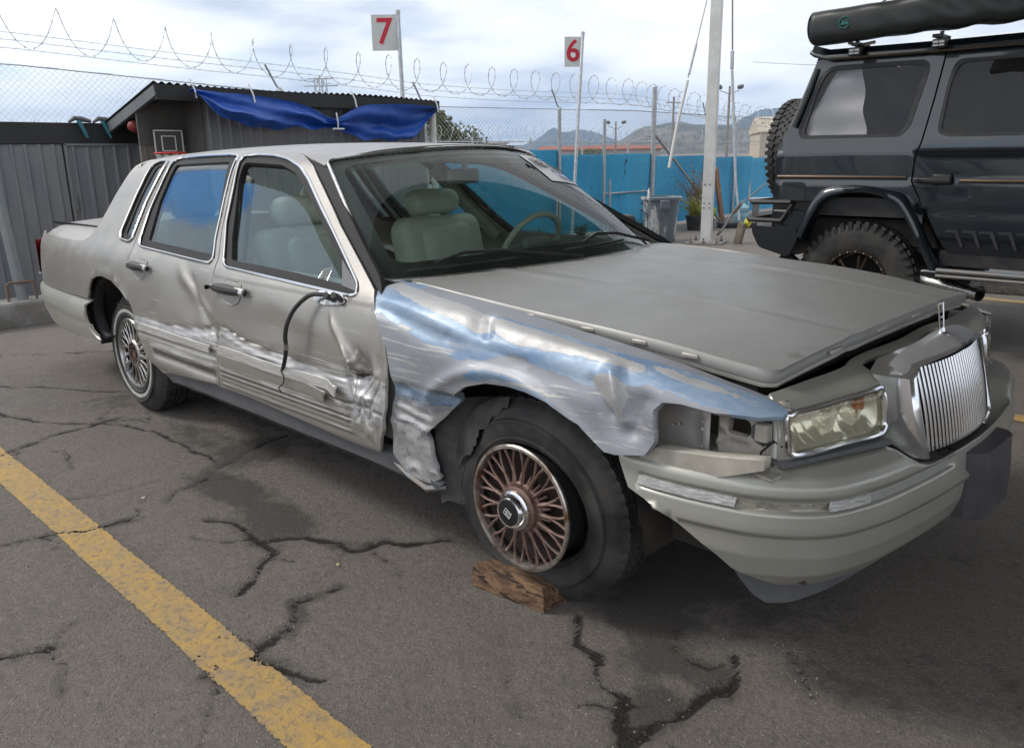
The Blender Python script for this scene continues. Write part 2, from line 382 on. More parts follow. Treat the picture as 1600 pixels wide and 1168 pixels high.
# ------------------------------------------------------------------ shared materials
M = {}
M['chrome'] = mat('chrome', (.82, .83, .85), .10, 1.0, nscale=9, nmix=.35, ncol=(.55, .55, .56))
M['chrome_dull'] = mat('chrome_dull', (.62, .62, .62), .25, 1.0, nscale=30, nmix=.6, ncol=(.35, .34, .33))
M['rubber'] = mat('rubber', (.035, .035, .037), .62, nscale=14, nmix=.8, ncol=(.075, .07, .065), bump=.3, bscale=120)
M['tyre'] = mat('tyre', (.024, .024, .025), .62, nscale=7, nmix=.9, ncol=(.062, .058, .053), bump=.12, bscale=220)
M['black_plastic'] = mat('black_plastic', (.022, .022, .024), .45, nscale=12, nmix=.7, ncol=(.045, .045, .046))
M['grey_rubber'] = mat('grey_rubber', (.095, .10, .11), .5, nscale=10, nmix=.6, ncol=(.14, .14, .145))
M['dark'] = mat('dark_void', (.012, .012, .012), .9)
M['underbody'] = mat('underbody', (.03, .028, .026), .85, nscale=8, nmix=.8, ncol=(.06, .05, .042))
M['galv'] = mat('galvanised_steel', (.48, .50, .52), .45, .7, nscale=14, nmix=.7, ncol=(.36, .37, .38))
M['steel_dark'] = mat('steel_dark', (.22, .24, .25), .5, .5, nscale=12, nmix=.8, ncol=(.30, .22, .16))
M['white_paint'] = mat('white_paint', (.72, .72, .70), .5, nscale=5, nmix=.5, ncol=(.52, .51, .49), wear=((.20, .17, .15), 9, .70))
M['concrete'] = mat('concrete', (.30, .29, .27), .92, nscale=5, nmix=.9, ncol=(.18, .17, .155), bump=.6, bscale=60)
M['red_print'] = mat('red_print', (.55, .02, .05), .5)
M['white_print'] = mat('white_print', (.8, .8, .8), .5)
M['black_print'] = mat('black_print', (.02, .02, .03), .6)
# ------------------------------------------------------------------ ground
def ground_material():
    m = bpy.data.materials.new('asphalt'); m.use_nodes = True; t = m.node_tree; b = t.nodes['Principled BSDF']
    tc = N(t, 'ShaderNodeTexCoord'); v = tc.outputs['Object']
    def noise(s, d=6, r=.6, dist=0):
        n = N(t, 'ShaderNodeTexNoise'); n.inputs['Scale'].default_value = s; n.inputs['Detail'].default_value = d; n.inputs['Roughness'].default_value = r
        n.inputs['Distortion'].default_value = dist; LK(t, v, n.inputs['Vector']); return n.outputs[0]
    def mr(x, a, b_, c=0, d=1):
        n = N(t, 'ShaderNodeMapRange'); LK(t, x, n.inputs[0])
        for i, q in enumerate((a, b_, c, d)): n.inputs[i+1].default_value = q
        return n.outputs[0]
    def mix(f, a, b_, mode='MIX'):
        n = N(t, 'ShaderNodeMixRGB', blend_type=mode)
        for i, q in enumerate((f, a, b_)):
            if isinstance(q, (int, float)): n.inputs[i].default_value = q
            elif isinstance(q, tuple): n.inputs[i].default_value = (*q, 1)
            else: LK(t, q, n.inputs[i])
        return n.outputs[0]
    def at(n):
        a = N(t, 'ShaderNodeAttribute'); a.attribute_name = n; return a.outputs['Fac']
    big = mr(noise(.55, 5), .35, .65)
    base = mix(big, (.275, .240, .208), (.200, .174, .152))
    med = mr(noise(4.5, 8, .7), .38, .66); base = mix(med, base, (.305, .268, .234))
    gr = noise(95, 4, .75); base = mix(mr(gr, .35, .68), mix(.45, base, (.105, .095, .086)), mix(.25, base, (.40, .37, .33)))
    ag = noise(34, 5, .8); base = mix(mr(ag, .34, .5, .5, 0), base, (.100, .088, .077)); base = mix(mr(ag, .56, .70, 0, .40), base, (.38, .35, .31))
    vo = N(t, 'ShaderNodeTexVoronoi'); vo.inputs['Scale'].default_value = 150; LK(t, v, vo.inputs['Vector'])
    sep = N(t, 'ShaderNodeSeparateColor'); LK(t, vo.outputs['Color'], sep.inputs[0])
    st = mr(sep.outputs[0], .90, .93); near = mr(vo.outputs['Distance'], .33, .22)
    mu = N(t, 'ShaderNodeMath', operation='MULTIPLY'); LK(t, st, mu.inputs[0]); LK(t, near, mu.inputs[1])
    base = mix(mu.outputs[0], base, (.52, .49, .45))
    # oil stains, damp patches, sealed cracks carried by vertex attributes, edges broken by noise
    nn = noise(9, 9, .72)
    s1 = N(t, 'ShaderNodeMath', operation='ADD'); LK(t, at('stain'), s1.inputs[0]); LK(t, mr(nn, .25, .75, -.45, .45), s1.inputs[1])
    base = mix(mr(s1.outputs[0], .42, .78, 0, .78), base, (.080, .070, .061))
    nn2 = noise(52, 7, .75); nn3 = noise(17, 6, .7)
    c1 = N(t, 'ShaderNodeMath', operation='ADD'); LK(t, at('crack'), c1.inputs[0]); LK(t, mr(nn2, .25, .75, -.09, .09), c1.inputs[1])
    ck = mr(c1.outputs[0], .90, .99)
    h1 = N(t, 'ShaderNodeMath', operation='ADD'); LK(t, at('crack'), h1.inputs[0]); LK(t, mr(nn3, .3, .7, -.5, .45), h1.inputs[1])
    halo = mr(h1.outputs[0], .62, 1.05, 0, .55); hf = mr(nn2, .40, .62)
    base = mix(halo, base, mix(hf, (.075, .066, .058), (.17, .15, .132)))
    base = mix(ck, base, mix(mr(nn2, .45, .6), (.022, .020, .018), (.060, .054, .048)))
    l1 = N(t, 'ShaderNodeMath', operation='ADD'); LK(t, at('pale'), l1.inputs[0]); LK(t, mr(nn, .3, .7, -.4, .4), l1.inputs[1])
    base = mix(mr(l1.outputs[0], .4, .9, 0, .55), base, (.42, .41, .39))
    LK(t, base, b.inputs['Base Color'])
    w = N(t, 'ShaderNodeMath', operation='ADD'); LK(t, at('wet'), w.inputs[0]); LK(t, mr(nn, .3, .7, -.35, .35), w.inputs[1])
    LK(t, mr(w.outputs[0], .4, .7, .88, .42), b.inputs['Roughness'])
    b.inputs['Specular IOR Level'].default_value = .35
    hh = N(t, 'ShaderNodeMath', operation='ADD'); LK(t, gr, hh.inputs[0]); 
    g2 = N(t, 'ShaderNodeMath', operation='MULTIPLY'); LK(t, ck, g2.inputs[0]); g2.inputs[1].default_value = -1.3; LK(t, g2.outputs[0], hh.inputs[1])
    h3 = N(t, 'ShaderNodeMath', operation='ADD'); LK(t, hh.outputs[0], h3.inputs[0]); LK(t, noise(260, 2), h3.inputs[1]); h4 = N(t, 'ShaderNodeMath', operation='MULTIPLY_ADD'); LK(t, ag, h4.inputs[0]); h4.inputs[1].default_value = 1.8; LK(t, h3.outputs[0], h4.inputs[2])
    bp = N(t, 'ShaderNodeBump'); bp.inputs['Strength'].default_value = 1.0; bp.inputs['Distance'].default_value = .010
    LK(t, h4.outputs[0], bp.inputs['Height']); LK(t, bp.outputs[0], b.inputs['Normal'])
    return m
CRACKS = [  # (polyline, half width) in metres on the ground, read off the photograph
 ([(-1.334,-1.269),(-1.17,-1.217),(-.962,-1.21),(-.875,-1.233),(-.787,-1.345),(-.70,-1.468)],.010),
 ([(-1.622,-1.30),(-1.683,-1.218),(-1.74,-1.075),(-1.917,-.794),(-1.985,-.506)],.006),
 ([(-.977,-1.188),(-.89,-1.09),(-.736,-1.037),(-.675,-1.008),(-.654,-.909),(-.536,-.836),(-.477,-.746)],.009),
 ([(-.482,-1.209),(-.517,-1.357),(-.413,-1.409),(-.388,-1.457),(-.369,-1.554),(-.331,-1.605),(-.236,-1.578),(-.098,-1.531)],.006),
 ([(-.331,-1.605),(-.363,-1.676),(-.36,-1.744)],.002),
 ([(-1.663,-1.909),(-1.638,-1.741),(-1.562,-1.615),(-1.545,-1.463)],.006),
 ([(-2.766,-1.631),(-2.838,-1.468),(-2.905,-1.296),(-2.916,-1.164),(-2.943,-1.003)],.008),
 ([(-.87,-2.109),(-.826,-2.003),(-.816,-1.972)],.007),
 ([(.184,-.815),(.269,-.90),(.36,-.924),(.44,-1.01),(.534,-1.049),(.591,-1.097),(.664,-1.163),(.717,-1.205),(.80,-1.27)],.014),
 ([(.683,-.674),(.704,-.762),(.697,-.896),(.66,-1.016),(.674,-1.145),(.692,-1.201)],.014),
 ([(.742,-.525),(.825,-.61),(.907,-.681)],.002),
 ([(-3.7,-1.5),(-3.2,-1.32),(-2.9,-1.08),(-2.5,-.95),(-1.9,-.95)],.007),
 ([(-5.6,-2.6),(-4.6,-1.6),(-4.0,-1.1),(-3.2,-.6)],.008),
 ([(-7,-1.6),(-6,-1.2),(-5.2,-1.0),(-4.6,-.3)],.010),
 ([(.9,1.6),(1.4,1.8),(2.2,1.75),(3.0,2.1)],.012),([(.55,3.0),(1.0,2.75),(1.9,2.9)],.010),([(1.1,3.9),(2.0,4.3),(3.4,4.2)],.012),
]
def branches():
    rr = random.Random(12); out = []
    for pl, w in CRACKS[:10]:
        for k in range(2):
            i = rr.randrange(len(pl)-1); t = rr.random(); x = pl[i][0]+(pl[i+1][0]-pl[i][0])*t; y = pl[i][1]+(pl[i+1][1]-pl[i][1])*t
            a = math.atan2(pl[i+1][1]-pl[i][1], pl[i+1][0]-pl[i][0])+rr.choice((-1, 1))*rr.uniform(.7, 1.4); P_ = [(x, y)]
            for j in range(rr.randint(2, 5)): a += rr.uniform(-.6, .6); l = rr.uniform(.03, .08); x += l*math.cos(a); y += l*math.sin(a); P_.append((x, y))
            out.append((P_, rr.uniform(.0008, .003)))
    for k in range(9):
        x, y = rr.uniform(-3.5, 1.6), rr.uniform(-2.3, -.5); a = rr.uniform(0, 6.3); P_ = [(x, y)]
        for j in range(rr.randint(3, 7)): a += rr.uniform(-.5, .5); l = rr.uniform(.04, .11); x += l*math.cos(a); y += l*math.sin(a); P_.append((x, y))
        out.append((P_, rr.uniform(.0004, .0016)))
    return out
CRACKS += branches()
STAINS = [(-1.55,-1.06,.34,.14,1.15), (-1.15,-1.08,.30,.15,1.1), (-1.00,-1.20,.16,.08,1.0), (-1.9,-.75,.25,.25,1.1), (-.75,-1.50,.10,.09,.6), (-.30,-1.66,.20,.08,.7), (.05,-1.62,.14,.05,.7), (.36,-.66,.20,.16,1.2), (.62,-1.02,.10,.14,1.1), (.95,-.60,.22,.10,.8), (.50,-.80,.14,.14,1.0), (.30,-.50,.22,.12,1.2),
          (.62,-.80,.16,.10,.9), (.80,-1.30,.10,.16,.9), (-2.3,-.85,.5,.2,.7), (-.15,-1.25,.12,.08,.5), (1.25,-1.25,.2,.1,.6), (1.9,-.2,1.1,.5,.35), (1.5,.6,1.3,.8,.45), (1.1,2.6,1.6,.8,.4),
          (-.5,-.35,.8,.5,.6), (.3,-.3,.6,.4,.9), (-2.2,-.3,1.5,.5,.7), (-3.3,-.9,.35,.25,.6), (-5.0,-1.2,.9,.35,.35), (1.9,-.95,.30,.3,.5), (1.2,-.35,.5,.3,.45), (2.2,3.6,1.4,1.0,.6)]
WET = [(-3.9,-1.35,.35,.14,1.0), (-3.6,-1.2,.2,.08,.9), (1.6,3.4,.8,.4,.8), (2.0,4.6,1.2,.6,.8)]
PALE = [(-2.2,-1.95,.5,.05,.6), (-1.4,-2.2,.5,.2,.5), (-.3,5.2,.16,.10,1.3), (-.28,5.25,.1,.06,1.3)]  # last two: bright sun spot painted into the ground colour
def ell(x, y, L):
    r = np.zeros_like(x)
    for cx, cy, a, b, w in L:
        r = np.maximum(r, w*np.exp(-(((x-cx)/a)**2+((y-cy)/b)**2)*.9))
    return r
def crackmask(x, y):
    """1 at the middle of a crack, falling to 0 over 6 cm; wide cracks keep 1 over their width"""
    wx = x+(fbm(x, y, 9, 5, 3, .62)-.5)*.085; wy = y+(fbm(x, y, 9, 5, 9, .62)-.5)*.085
    r = np.zeros_like(x)
    for pl, w in CRACKS:
        p = np.array(pl); k = (x > p[:, 0].min()-.2) & (x < p[:, 0].max()+.2) & (y > p[:, 1].min()-.2) & (y < p[:, 1].max()+.2)
        if not k.any(): continue
        d = segdist(wx[k], wy[k], pl, closed=False); ww = w*np.clip(2.6*fbm(x[k], y[k], 7, 4, 31)-.45, .12, 2.2)
        r[k] = np.maximum(r[k], np.clip(1-(d-ww)/.06, 0, 1)*(1 if w > .0035 else .965))
    return r
def ground_height(x, y):
    return (fbm(x, y, .45, 3, 5)-.5)*.030*np.exp(-((x+1)/6)**2-((y+1)/4)**2)*0
def axis(lo, hi, core, st, grow=1.25):
    a = list(np.arange(core[0], core[1]+1e-6, st)); d = st; x = core[1]
    while x < hi: d = min(d*grow, 4000); x += d; a.append(x)
    d = st; x = core[0]
    while x > lo: d = min(d*grow, 4000); x -= d; a.insert(0, x)
    return np.array(a)
def build_ground():
    xs = axis(-16000, 9000, (-4.6, 1.9), .016, 1.13); ys = axis(-9000, 16000, (-2.4, -.45), .016, 1.10)
    X, Y = np.meshgrid(xs, ys); x, y = X.ravel(), Y.ravel()
    ck = crackmask(x, y); z = -np.clip((ck-.86)/.14, 0, 1)*.010
    dist = np.hypot(x, y); z = np.where(dist > 400, z-(dist-400)*.0006, z)
    st = ell(x, y, STAINS); ck2 = np.clip((ck-.9)/.1, 0, 1)
    # faint darkening along every crack where oil and dirt collect
    for pl, w in CRACKS[:8]:
        d = segdist(x, y, pl, closed=False); st = np.maximum(st, .52*np.exp(-(d/.06)**2)*(.4+1.1*fbm(x, y, 3, 3, 40)))
    h, w = X.shape; idx = np.arange(h*w).reshape(h, w)
    F = np.stack([idx[:-1, :-1], idx[:-1, 1:], idx[1:, 1:], idx[1:, :-1]], -1).reshape(-1, 4)
    me = bpy.data.meshes.new('ground'); me.vertices.add(h*w); me.vertices.foreach_set('co', np.stack([x, y, z], -1).astype(np.float32).ravel())
    me.loops.add(F.size); me.loops.foreach_set('vertex_index', F.astype(np.int32).ravel()); me.polygons.add(len(F))
    me.polygons.foreach_set('loop_start', np.arange(0, F.size, 4, dtype=np.int32)); me.polygons.foreach_set('loop_total', np.full(len(F), 4, np.int32))
    me.update(calc_edges=True); me.shade_smooth()
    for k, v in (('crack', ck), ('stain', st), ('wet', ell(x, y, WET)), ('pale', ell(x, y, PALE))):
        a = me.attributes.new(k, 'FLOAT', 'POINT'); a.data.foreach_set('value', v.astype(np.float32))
    me.materials.append(ground_material()); o = link('ground', me); tag(o, 'cracked oil stained grey asphalt of the parking lot', None, kind='structure'); return o
build_ground()
def paint_mat():
    m = bpy.data.materials.new('yellow_paint'); m.use_nodes = True; t = m.node_tree; b = t.nodes['Principled BSDF']; tc = N(t, 'ShaderNodeTexCoord')
    def nz(s, d, r):
        n = N(t, 'ShaderNodeTexNoise'); n.inputs['Scale'].default_value = s; n.inputs['Detail'].default_value = d; n.inputs['Roughness'].default_value = r; LK(t, tc.outputs['Object'], n.inputs['Vector']); return n.outputs[0]
    def mr(x, a, b_, c=0, d=1):
        n = N(t, 'ShaderNodeMapRange'); LK(t, x, n.inputs[0])
        for i, q in enumerate((a, b_, c, d)): n.inputs[i+1].default_value = q
        return n.outputs[0]
    def mix(f, a, c):
        n = N(t, 'ShaderNodeMixRGB')
        for i, q in enumerate((f, a, c)):
            if isinstance(q, tuple): n.inputs[i].default_value = (*q, 1)
            elif isinstance(q, float): n.inputs[i].default_value = q
            else: LK(t, q, n.inputs[i])
        return n.outputs[0]
    c = mix(mr(nz(3, 6, .6), .35, .65), (.50, .31, .075), (.40, .265, .11))
    c = mix(mr(nz(14, 8, .7), .45, .62, 0, .55), c, (.24, .20, .15))
    wear = mr(nz(48, 7, .72), .525, .585); a = N(t, 'ShaderNodeAttribute'); a.attribute_name = 'edge'
    s = N(t, 'ShaderNodeMath', operation='MAXIMUM'); LK(t, wear, s.inputs[0])
    e = N(t, 'ShaderNodeMath', operation='ADD'); LK(t, a.outputs['Fac'], e.inputs[0]); LK(t, mr(nz(60, 5, .7), .3, .7, -.5, .5), e.inputs[1])
    LK(t, mr(e.outputs[0], .55, .75), s.inputs[1])
    tr = N(t, 'ShaderNodeBsdfTransparent'); ms = N(t, 'ShaderNodeMixShader'); 
    c2 = mix(mr(s.outputs[0], 0, 1, 0, .62), c, (.16, .14, .115)); LK(t, c2, b.inputs['Base Color']); b.inputs['Roughness'].default_value = .75
    LK(t, mr(e.outputs[0], .72, .8), ms.inputs[0]); LK(t, b.outputs[0], ms.inputs[1]); LK(t, tr.outputs[0], ms.inputs[2]); LK(t, ms.outputs[0], t.nodes['Material Output'].inputs[0])
    bp = N(t, 'ShaderNodeBump'); bp.inputs['Strength'].default_value = .7; bp.inputs['Distance'].default_value = .005; LK(t, nz(110, 4, .7), bp.inputs['Height']); LK(t, bp.outputs[0], b.inputs['Normal'])
    return m
PM = paint_mat()
def stripe(x0, x1, yc, w, st):
    xs = np.arange(x0, x1, st); ws = np.linspace(-w/2, w/2, 13); X, T = np.meshgrid(xs, ws); Y = yc+T+(fbm(X, T*0+yc, 1.2, 3, 4)-.5)*.02
    Z = np.full(X.shape, .004); k = ((Y > -2.6) & (Y < -.3)).ravel()
    z = Z.ravel().copy(); ck = crackmask(X.ravel(), Y.ravel()); z = z-np.clip((ck-.9)/.1, 0, 1)*.003*k
    ed = np.clip(1-(w/2-np.abs(T))/.012, 0, 1).ravel()*.9; ed = np.maximum(ed, np.clip((ck-.90)/.08, 0, .95)*k)
    h, n = X.shape; idx = np.arange(h*n).reshape(h, n); F = np.stack([idx[:-1, :-1], idx[:-1, 1:], idx[1:, 1:], idx[1:, :-1]], -1).reshape(-1, 4)
    me = bpy.data.meshes.new('parking_line'); me.from_pydata(np.stack([X.ravel(), Y.ravel(), z], -1).tolist(), [], F.tolist()); me.shade_smooth()
    a = me.attributes.new('edge', 'FLOAT', 'POINT'); a.data.foreach_set('value', ed.astype(np.float32)); me.materials.append(PM)
    return link('parking_line', me)
tag(stripe(-6.0, 3.5, -1.665, .145, .02), 'worn yellow painted line on the asphalt in front of the damaged car', kind='structure')
tag(stripe(-6.0, 6, 2.21, .13, .05), 'worn yellow line on the asphalt beyond the front bumper of the sedan', kind='structure')
tag(stripe(-6.0, 6, 6.0, .17, .1), 'worn yellow line on the asphalt behind the dark off-roader', kind='structure')

def grit():
    rr = random.Random(3); m = MB(); n = 0
    while n < 900:
        if rr.random() < .45:
            pl, w = rr.choice(CRACKS[:11]); i = rr.randrange(len(pl)-1); t_ = rr.random(); x = pl[i][0]+(pl[i+1][0]-pl[i][0])*t_+rr.gauss(0, .03); y = pl[i][1]+(pl[i+1][1]-pl[i][1])*t_+rr.gauss(0, .03)
        else: x = rr.uniform(-4, 1.6); y = rr.uniform(-2.3, -.6)
        r = rr.choice((.0015, .002, .002, .003, .004)); q = [Vector((rr.uniform(-1, 1), rr.uniform(-1, 1), rr.uniform(0, 1.2)))*r for _ in range(4)]
        q = [Vector((1, 0, 0))*r, Vector((-.5, .87, 0))*r, Vector((-.5, -.87, 0))*r, Vector((rr.uniform(-.3, .3), rr.uniform(-.3, .3), 1.1))*r]
        rt = Matrix.Rotation(rr.uniform(0, 6), 3, 'Z'); c = Vector((x, y, .0015)); m.add([rt @ v+c for v in q], [(0, 1, 3), (1, 2, 3), (2, 0, 3)]); n += 1
    o = m.build('grit', mat('grit_stone', (.16, .145, .13), .9, nscale=40, nmix=1, ncol=(.34, .32, .29)), smooth=0, fixn=False); tag(o, 'loose grit and small stones scattered over the cracked asphalt', 'grit', kind='stuff')
grit()
for i, (x, y, r, c, l) in enumerate(((-.05, -1.98, .011, (.20, .08, .05), 'small round rusty disc lying on the asphalt below the yellow line'), (-1.72, -1.36, .012, (.45, .40, .30), 'pale leaf scrap on the asphalt under the rear door'), (-.62, -1.13, .010, (.40, .35, .22), 'small straw coloured scrap left of the wooden block'), (1.35, -.62, .012, (.6, .6, .6), 'small white scrap at the right of the dark asphalt'))):
    m = MB(); m.lathe([(0, .004), (r*.8, .0045), (r, .001)], 9); o = m.build('litter', mat('litter_colour', c, .8)); o.location = (x, y, .001); o.scale = (1, .7, 1); tag(o, l, 'litter')
# ------------------------------------------------------------------ canopy over the inspection lanes (above the frame, shades the near lane)
cp = thing('canopy', 'wide grey sheet metal canopy over the lane, above the picture', 'canopy', (0, 0, 0))
cpm = mat('canopy_sheet', (.44, .44, .43), .6, .1, nscale=1, nmix=.5, ncol=(.36, .36, .35))
G = [[(x, y, 4.5+.02*((i//2) % 2)) for y in (-3.2, 11.0)] for i, x in enumerate(np.arange(-1.9, 10, .12))]
MB().grid(G).build('roof_sheet', cpm, cp, smooth=0)
for x in (4.2, 9.6):
    for y in (-3.0, 10.6):
        MB().box((x, y, 2.2), (.2, .2, 4.4)).build('post', M['white_paint'], cp, smooth=0)
for y in (-3.0, 10.6): MB().box((4.0, y, 4.3), (11.8, .14, .26)).build('beam', M['white_paint'], cp, smooth=0)
for x in np.arange(-1.6, 10, 2.3): MB().box((x, 3.9, 4.42), (.10, 14, .12)).build('purlin', M['galv'], cp, smooth=0)
def steel_column(loc, h, label):
    t = thing('steel_column', label, 'column', (loc[0], loc[1], 0), R(20)); w = .15
    MB().box((0, 0, h/2), (w, w*1.15, h)).build('shaft', M['white_paint'], t, smooth=0)
    m = MB(); m.box((0, 0, .012), (.55, .55, .024)); m.build('base_plate', M['steel_dark'], t, smooth=0)
    for i, (a, b) in enumerate(((-.2, -.2), (.2, -.2), (.2, .2), (-.2, .2), (0, -.22))):
        q = MB(); q.lathe([(0, .10), (.012, .10), (.012, .055), (.03, .05), (.03, .03), (.014, .026), (.014, .02)], 8, c=(a, b, 0)); q.build('anchor_bolt', M['steel_dark'], t)
    for z in (.55, .62, .9, h-.4):
        for a in (-.04, .04):
            MB().lathe([(0, .012), (.010, .010), (.012, 0)], 8, 'y', (a, w*1.15/2*-1-.012, z)).build('bolt', M['steel_dark'], t)
    return t
col = steel_column((-5.18, 8.75, 0), 5.4, 'white painted square steel column bolted to the ground beside the grey bin')
m = MB(); m.box((-.095, -.05, 4.0), (.05, .16, .36)); m.box((-.13, -.05, 4.05), (.03, .10, .2)); m.build('bracket', M['steel_dark'], col, smooth=0)
# fence --------------------------------------------------------------
FA = [(-9.6, -6.0), (-9.2, -2.0), (-7.39, 9.78), (-7.84, 15.0), (-8.6, 24.0)]
def fpath(L):
    """polyline length -> xy"""
    def f(t):
        t = np.asarray(t, float); x = np.zeros_like(t); y = np.zeros_like(t); s = 0
        for i in range(len(L)-1):
            a, b = np.array(L[i]), np.array(L[i+1]); l = np.linalg.norm(b-a); k = (t >= s) | (i == 0)
            u = (t-s)/l; x = np.where(k, a[0]+(b-a)[0]*u, x); y = np.where(k, a[1]+(b-a)[1]*u, y); s += l
        return x, y
    return f, sum(math.dist(L[i], L[i+1]) for i in range(len(L)-1))
def chain_mesh(name, f, t0, t1, ztop, z0, parent, pitch=.035, r=.0024, mt=None):
    nw = int((t1-t0)/pitch); mz = int(2.4/pitch); k = np.arange(nw)[:, None]; j = np.arange(mz+1)[None, :]
    T = t0+(k+((j+k) % 2))*pitch; Z = np.broadcast_to(z0+j*pitch, T.shape); x, y = f(T); zt = ztop(T[:, :1]); Z = np.minimum(Z, zt)+0*T
    x = x+((k+j) % 2)*.006
    V = []; n3 = 3
    P = np.stack([x, y, Z], -1)
    A = np.array([(1, 0, 0), (-.5, 0, .87), (-.5, 0, -.87)])*r
    P = P[:, :, None, :]+A[None, None]
    # drop whole rows above the top
    nV = P.reshape(-1, 3); W_ = mz+1
    base = (np.arange(nw)[:, None]*W_+np.arange(mz)[None, :])
    ok = (z0+np.arange(mz)[None, :]*pitch < zt-1e-6)
    base = base[np.broadcast_to(ok, base.shape)]*3
    F = np.concatenate([np.stack([base+a, base+b, base+3+b, base+3+a], -1) for a, b in ((0, 1), (1, 2), (2, 0))])
    me = bpy.data.meshes.new(name); me.vertices.add(len(nV)); me.vertices.foreach_set('co', nV.astype(np.float32).ravel())
    me.loops.add(F.size); me.loops.foreach_set('vertex_index', F.astype(np.int32).ravel()); me.polygons.add(len(F))
    me.polygons.foreach_set('loop_start', np.arange(0, F.size, 4, dtype=np.int32)); me.polygons.foreach_set('loop_total', np.full(len(F), 4, np.int32))
    me.update(calc_edges=True); me.materials.append(mt or M['galv']); o = link(name, me, parent); o['kind'] = 'stuff'; return o
def coil(f, t0, t1, zc, rad, pitchf, wob=0.0, seed=3):
    rr = random.Random(seed); t = t0; pts = []; a = 0
    while t < t1:
        p = pitchf(t)
        for q in range(22):
            a += 2*math.pi/22; t += p/22
            w = 1+.03*math.sin(a*.37)+.03*math.sin(a*.11+1)
            x, y = f(np.array(t)); R_ = rad(t)*w
            pts.append((float(x)+R_*math.cos(a)*.9, float(y), zc(t)+R_*math.sin(a)))
    return pts
def fence(L, ztop, wires, coilz, coilr, pitchf, posts, label, parts=True, pitch=.035):
    f, T = fpath(L); t = thing('chain_link_fence', label, 'fence', (0, 0, 0))
    chain_mesh('chain_mesh', f, 0, T, ztop, .05, t, pitch)
    def P(y):   # path parameter for a y coordinate
        s = 0
        for i in range(len(L)-1):
            a, b = L[i], L[i+1]; l = math.dist(a, b)
            if min(a[1], b[1]) <= y <= max(a[1], b[1]): return s+l*(y-a[1])/(b[1]-a[1])
            s += l
        return s
    for y, h, arm in posts:
        x, _ = f(np.array(P(y))); x = float(x)+.03; m = MB(); m.tube([(x, y, 0), (x, y, h)], .03 if h < 2.4 else .045, 12); m.build('post', M['galv'], t)
        m = MB(); m.lathe([(0, .03), (.03, .02), (.04, -.02)], 12, c=(x, y, h)); m.build('post_cap', M['galv'], t)
        if arm:
            a = MB(); a.tube([(x, y, h), (x-.02, y-.03, h+.05), (x-.02, y-.17, h+.30)], .014, 8); a.build('barb_arm', M['galv'], t)
    ts = np.arange(0, T, .5)
    for w in wires:
        xs, ys = f(ts); m = MB(); m.tube([(float(a), float(b), w(float(c))+.012*math.sin(c*1.3)) for a, b, c in zip(xs, ys, ts)], .0028, 4)
        for c in np.arange(0, T, .13):
            a, b = f(np.array(c)); z = w(float(c))+.012*math.sin(c*1.3); q = .014
            m.tube([(float(a)-q, float(b)-q, z-q), (float(a)+q, float(b)+q, z+q)], .002, 3); m.tube([(float(a)+q, float(b)-q, z-q*.6), (float(a)-q, float(b)+q, z+q*.6)], .002, 3)
        m.build('barbed_wire', M['galv'], t, smooth=0, fixn=False)
    m = MB(); xs, ys = f(ts); m.tube([(float(a), float(b), float(ztop(np.array(c)))-.01) for a, b, c in zip(xs, ys, ts)], .006, 6); m.build('top_wire', M['galv'], t)
    pts = coil(f, 0, T, coilz, coilr, pitchf); c = MB(); c.tube(pts, .0042, 5, cap=False)
    for i in range(0, len(pts)-1, 2):
        p = Vector(pts[i]); c.box(p, (.022, .004, .022), Matrix.Rotation(i*1.1, 3, 'Y'))
    rz = c.build('razor_wire', M['galv'], None, smooth=0, fixn=False)
    return t, rz, f, P
zt1 = lambda t: np.interp(t, [0, 4.1, 6.5, 11.5, 16, 30], [2.50, 2.48, 2.42, 2.10, 2.12, 2.12])
w_ = lambda o: (lambda t: float(np.interp(t, [0, 4.1, 6.5, 9.2, 11.6, 16, 21, 30], [2.62, 2.60, 2.57, 2.42, 2.23, 2.20, 2.02, 1.95]))+o)
fen, rz, ff, PP_ = fence(FA, zt1, [w_(0), w_(.085), w_(.16)], lambda t: float(np.interp(t, [0, 4.1, 6.6, 9.6, 12, 16, 21, 30], [2.84, 2.83, 2.81, 2.60, 2.50, 2.41, 2.15, 2.0])), lambda t: .215,
    lambda t: float(np.interp(t, [0, 6, 9, 12, 16, 30], [.62, .62, .5, .44, .40, .42])),
    [(-4, 2.45, True), (3.35, 2.25, True), (5.5, 2.12, True), (8.06, 2.11, True), (10.46, 2.53, False), (12.6, 2.05, True), (14.0, 2.0, True), (17, 2.0, True), (20, 2, True)],
    'tall chain link fence with three barbed wires and blue privacy screen behind the cars')
tag(rz, 'coiled razor wire running along the top of the fence behind the shed', 'razor wire')
# blue privacy screen woven in the lower fence: one strip per slat that shows at 10 px or more would be thinner, so each bay is a sheet with slat relief
mb_blue = mat('blue_screen', (.03, .38, .66), .42, nscale=1.3, nmix=.8, ncol=(.06, .52, .82), stretch=(1, 1, .4), bump=.25, bscale=18, wear=((.03, .05, .07), 2.2, .66))
bays = [(5.75, 8.06), (8.06, 10.46), (10.46, 12.6), (12.6, 15.0), (15.0, 18), (18, 21.5)]
for a, b in bays:
    t0, t1 = PP_(a), PP_(b); G = []
    ts = np.linspace(t0, t1, int((t1-t0)/.022))
    for z in np.linspace(.06, 1, 10):
        x, y = ff(ts); zz = z*float(np.interp((a+b)/2, [6, 10, 15, 25], [1.49, 1.35, 1.26, 1.15]))
        G.append([(float(p)-.03+.010*((i+int(z*1.0)) % 2)+.02*math.sin(z*5+i*.03), float(q), zz if z > .1 else .05) for i, (p, q) in enumerate(zip(x, y))])
    MB().grid(G).build('privacy_screen', mb_blue, fen, smooth=0)
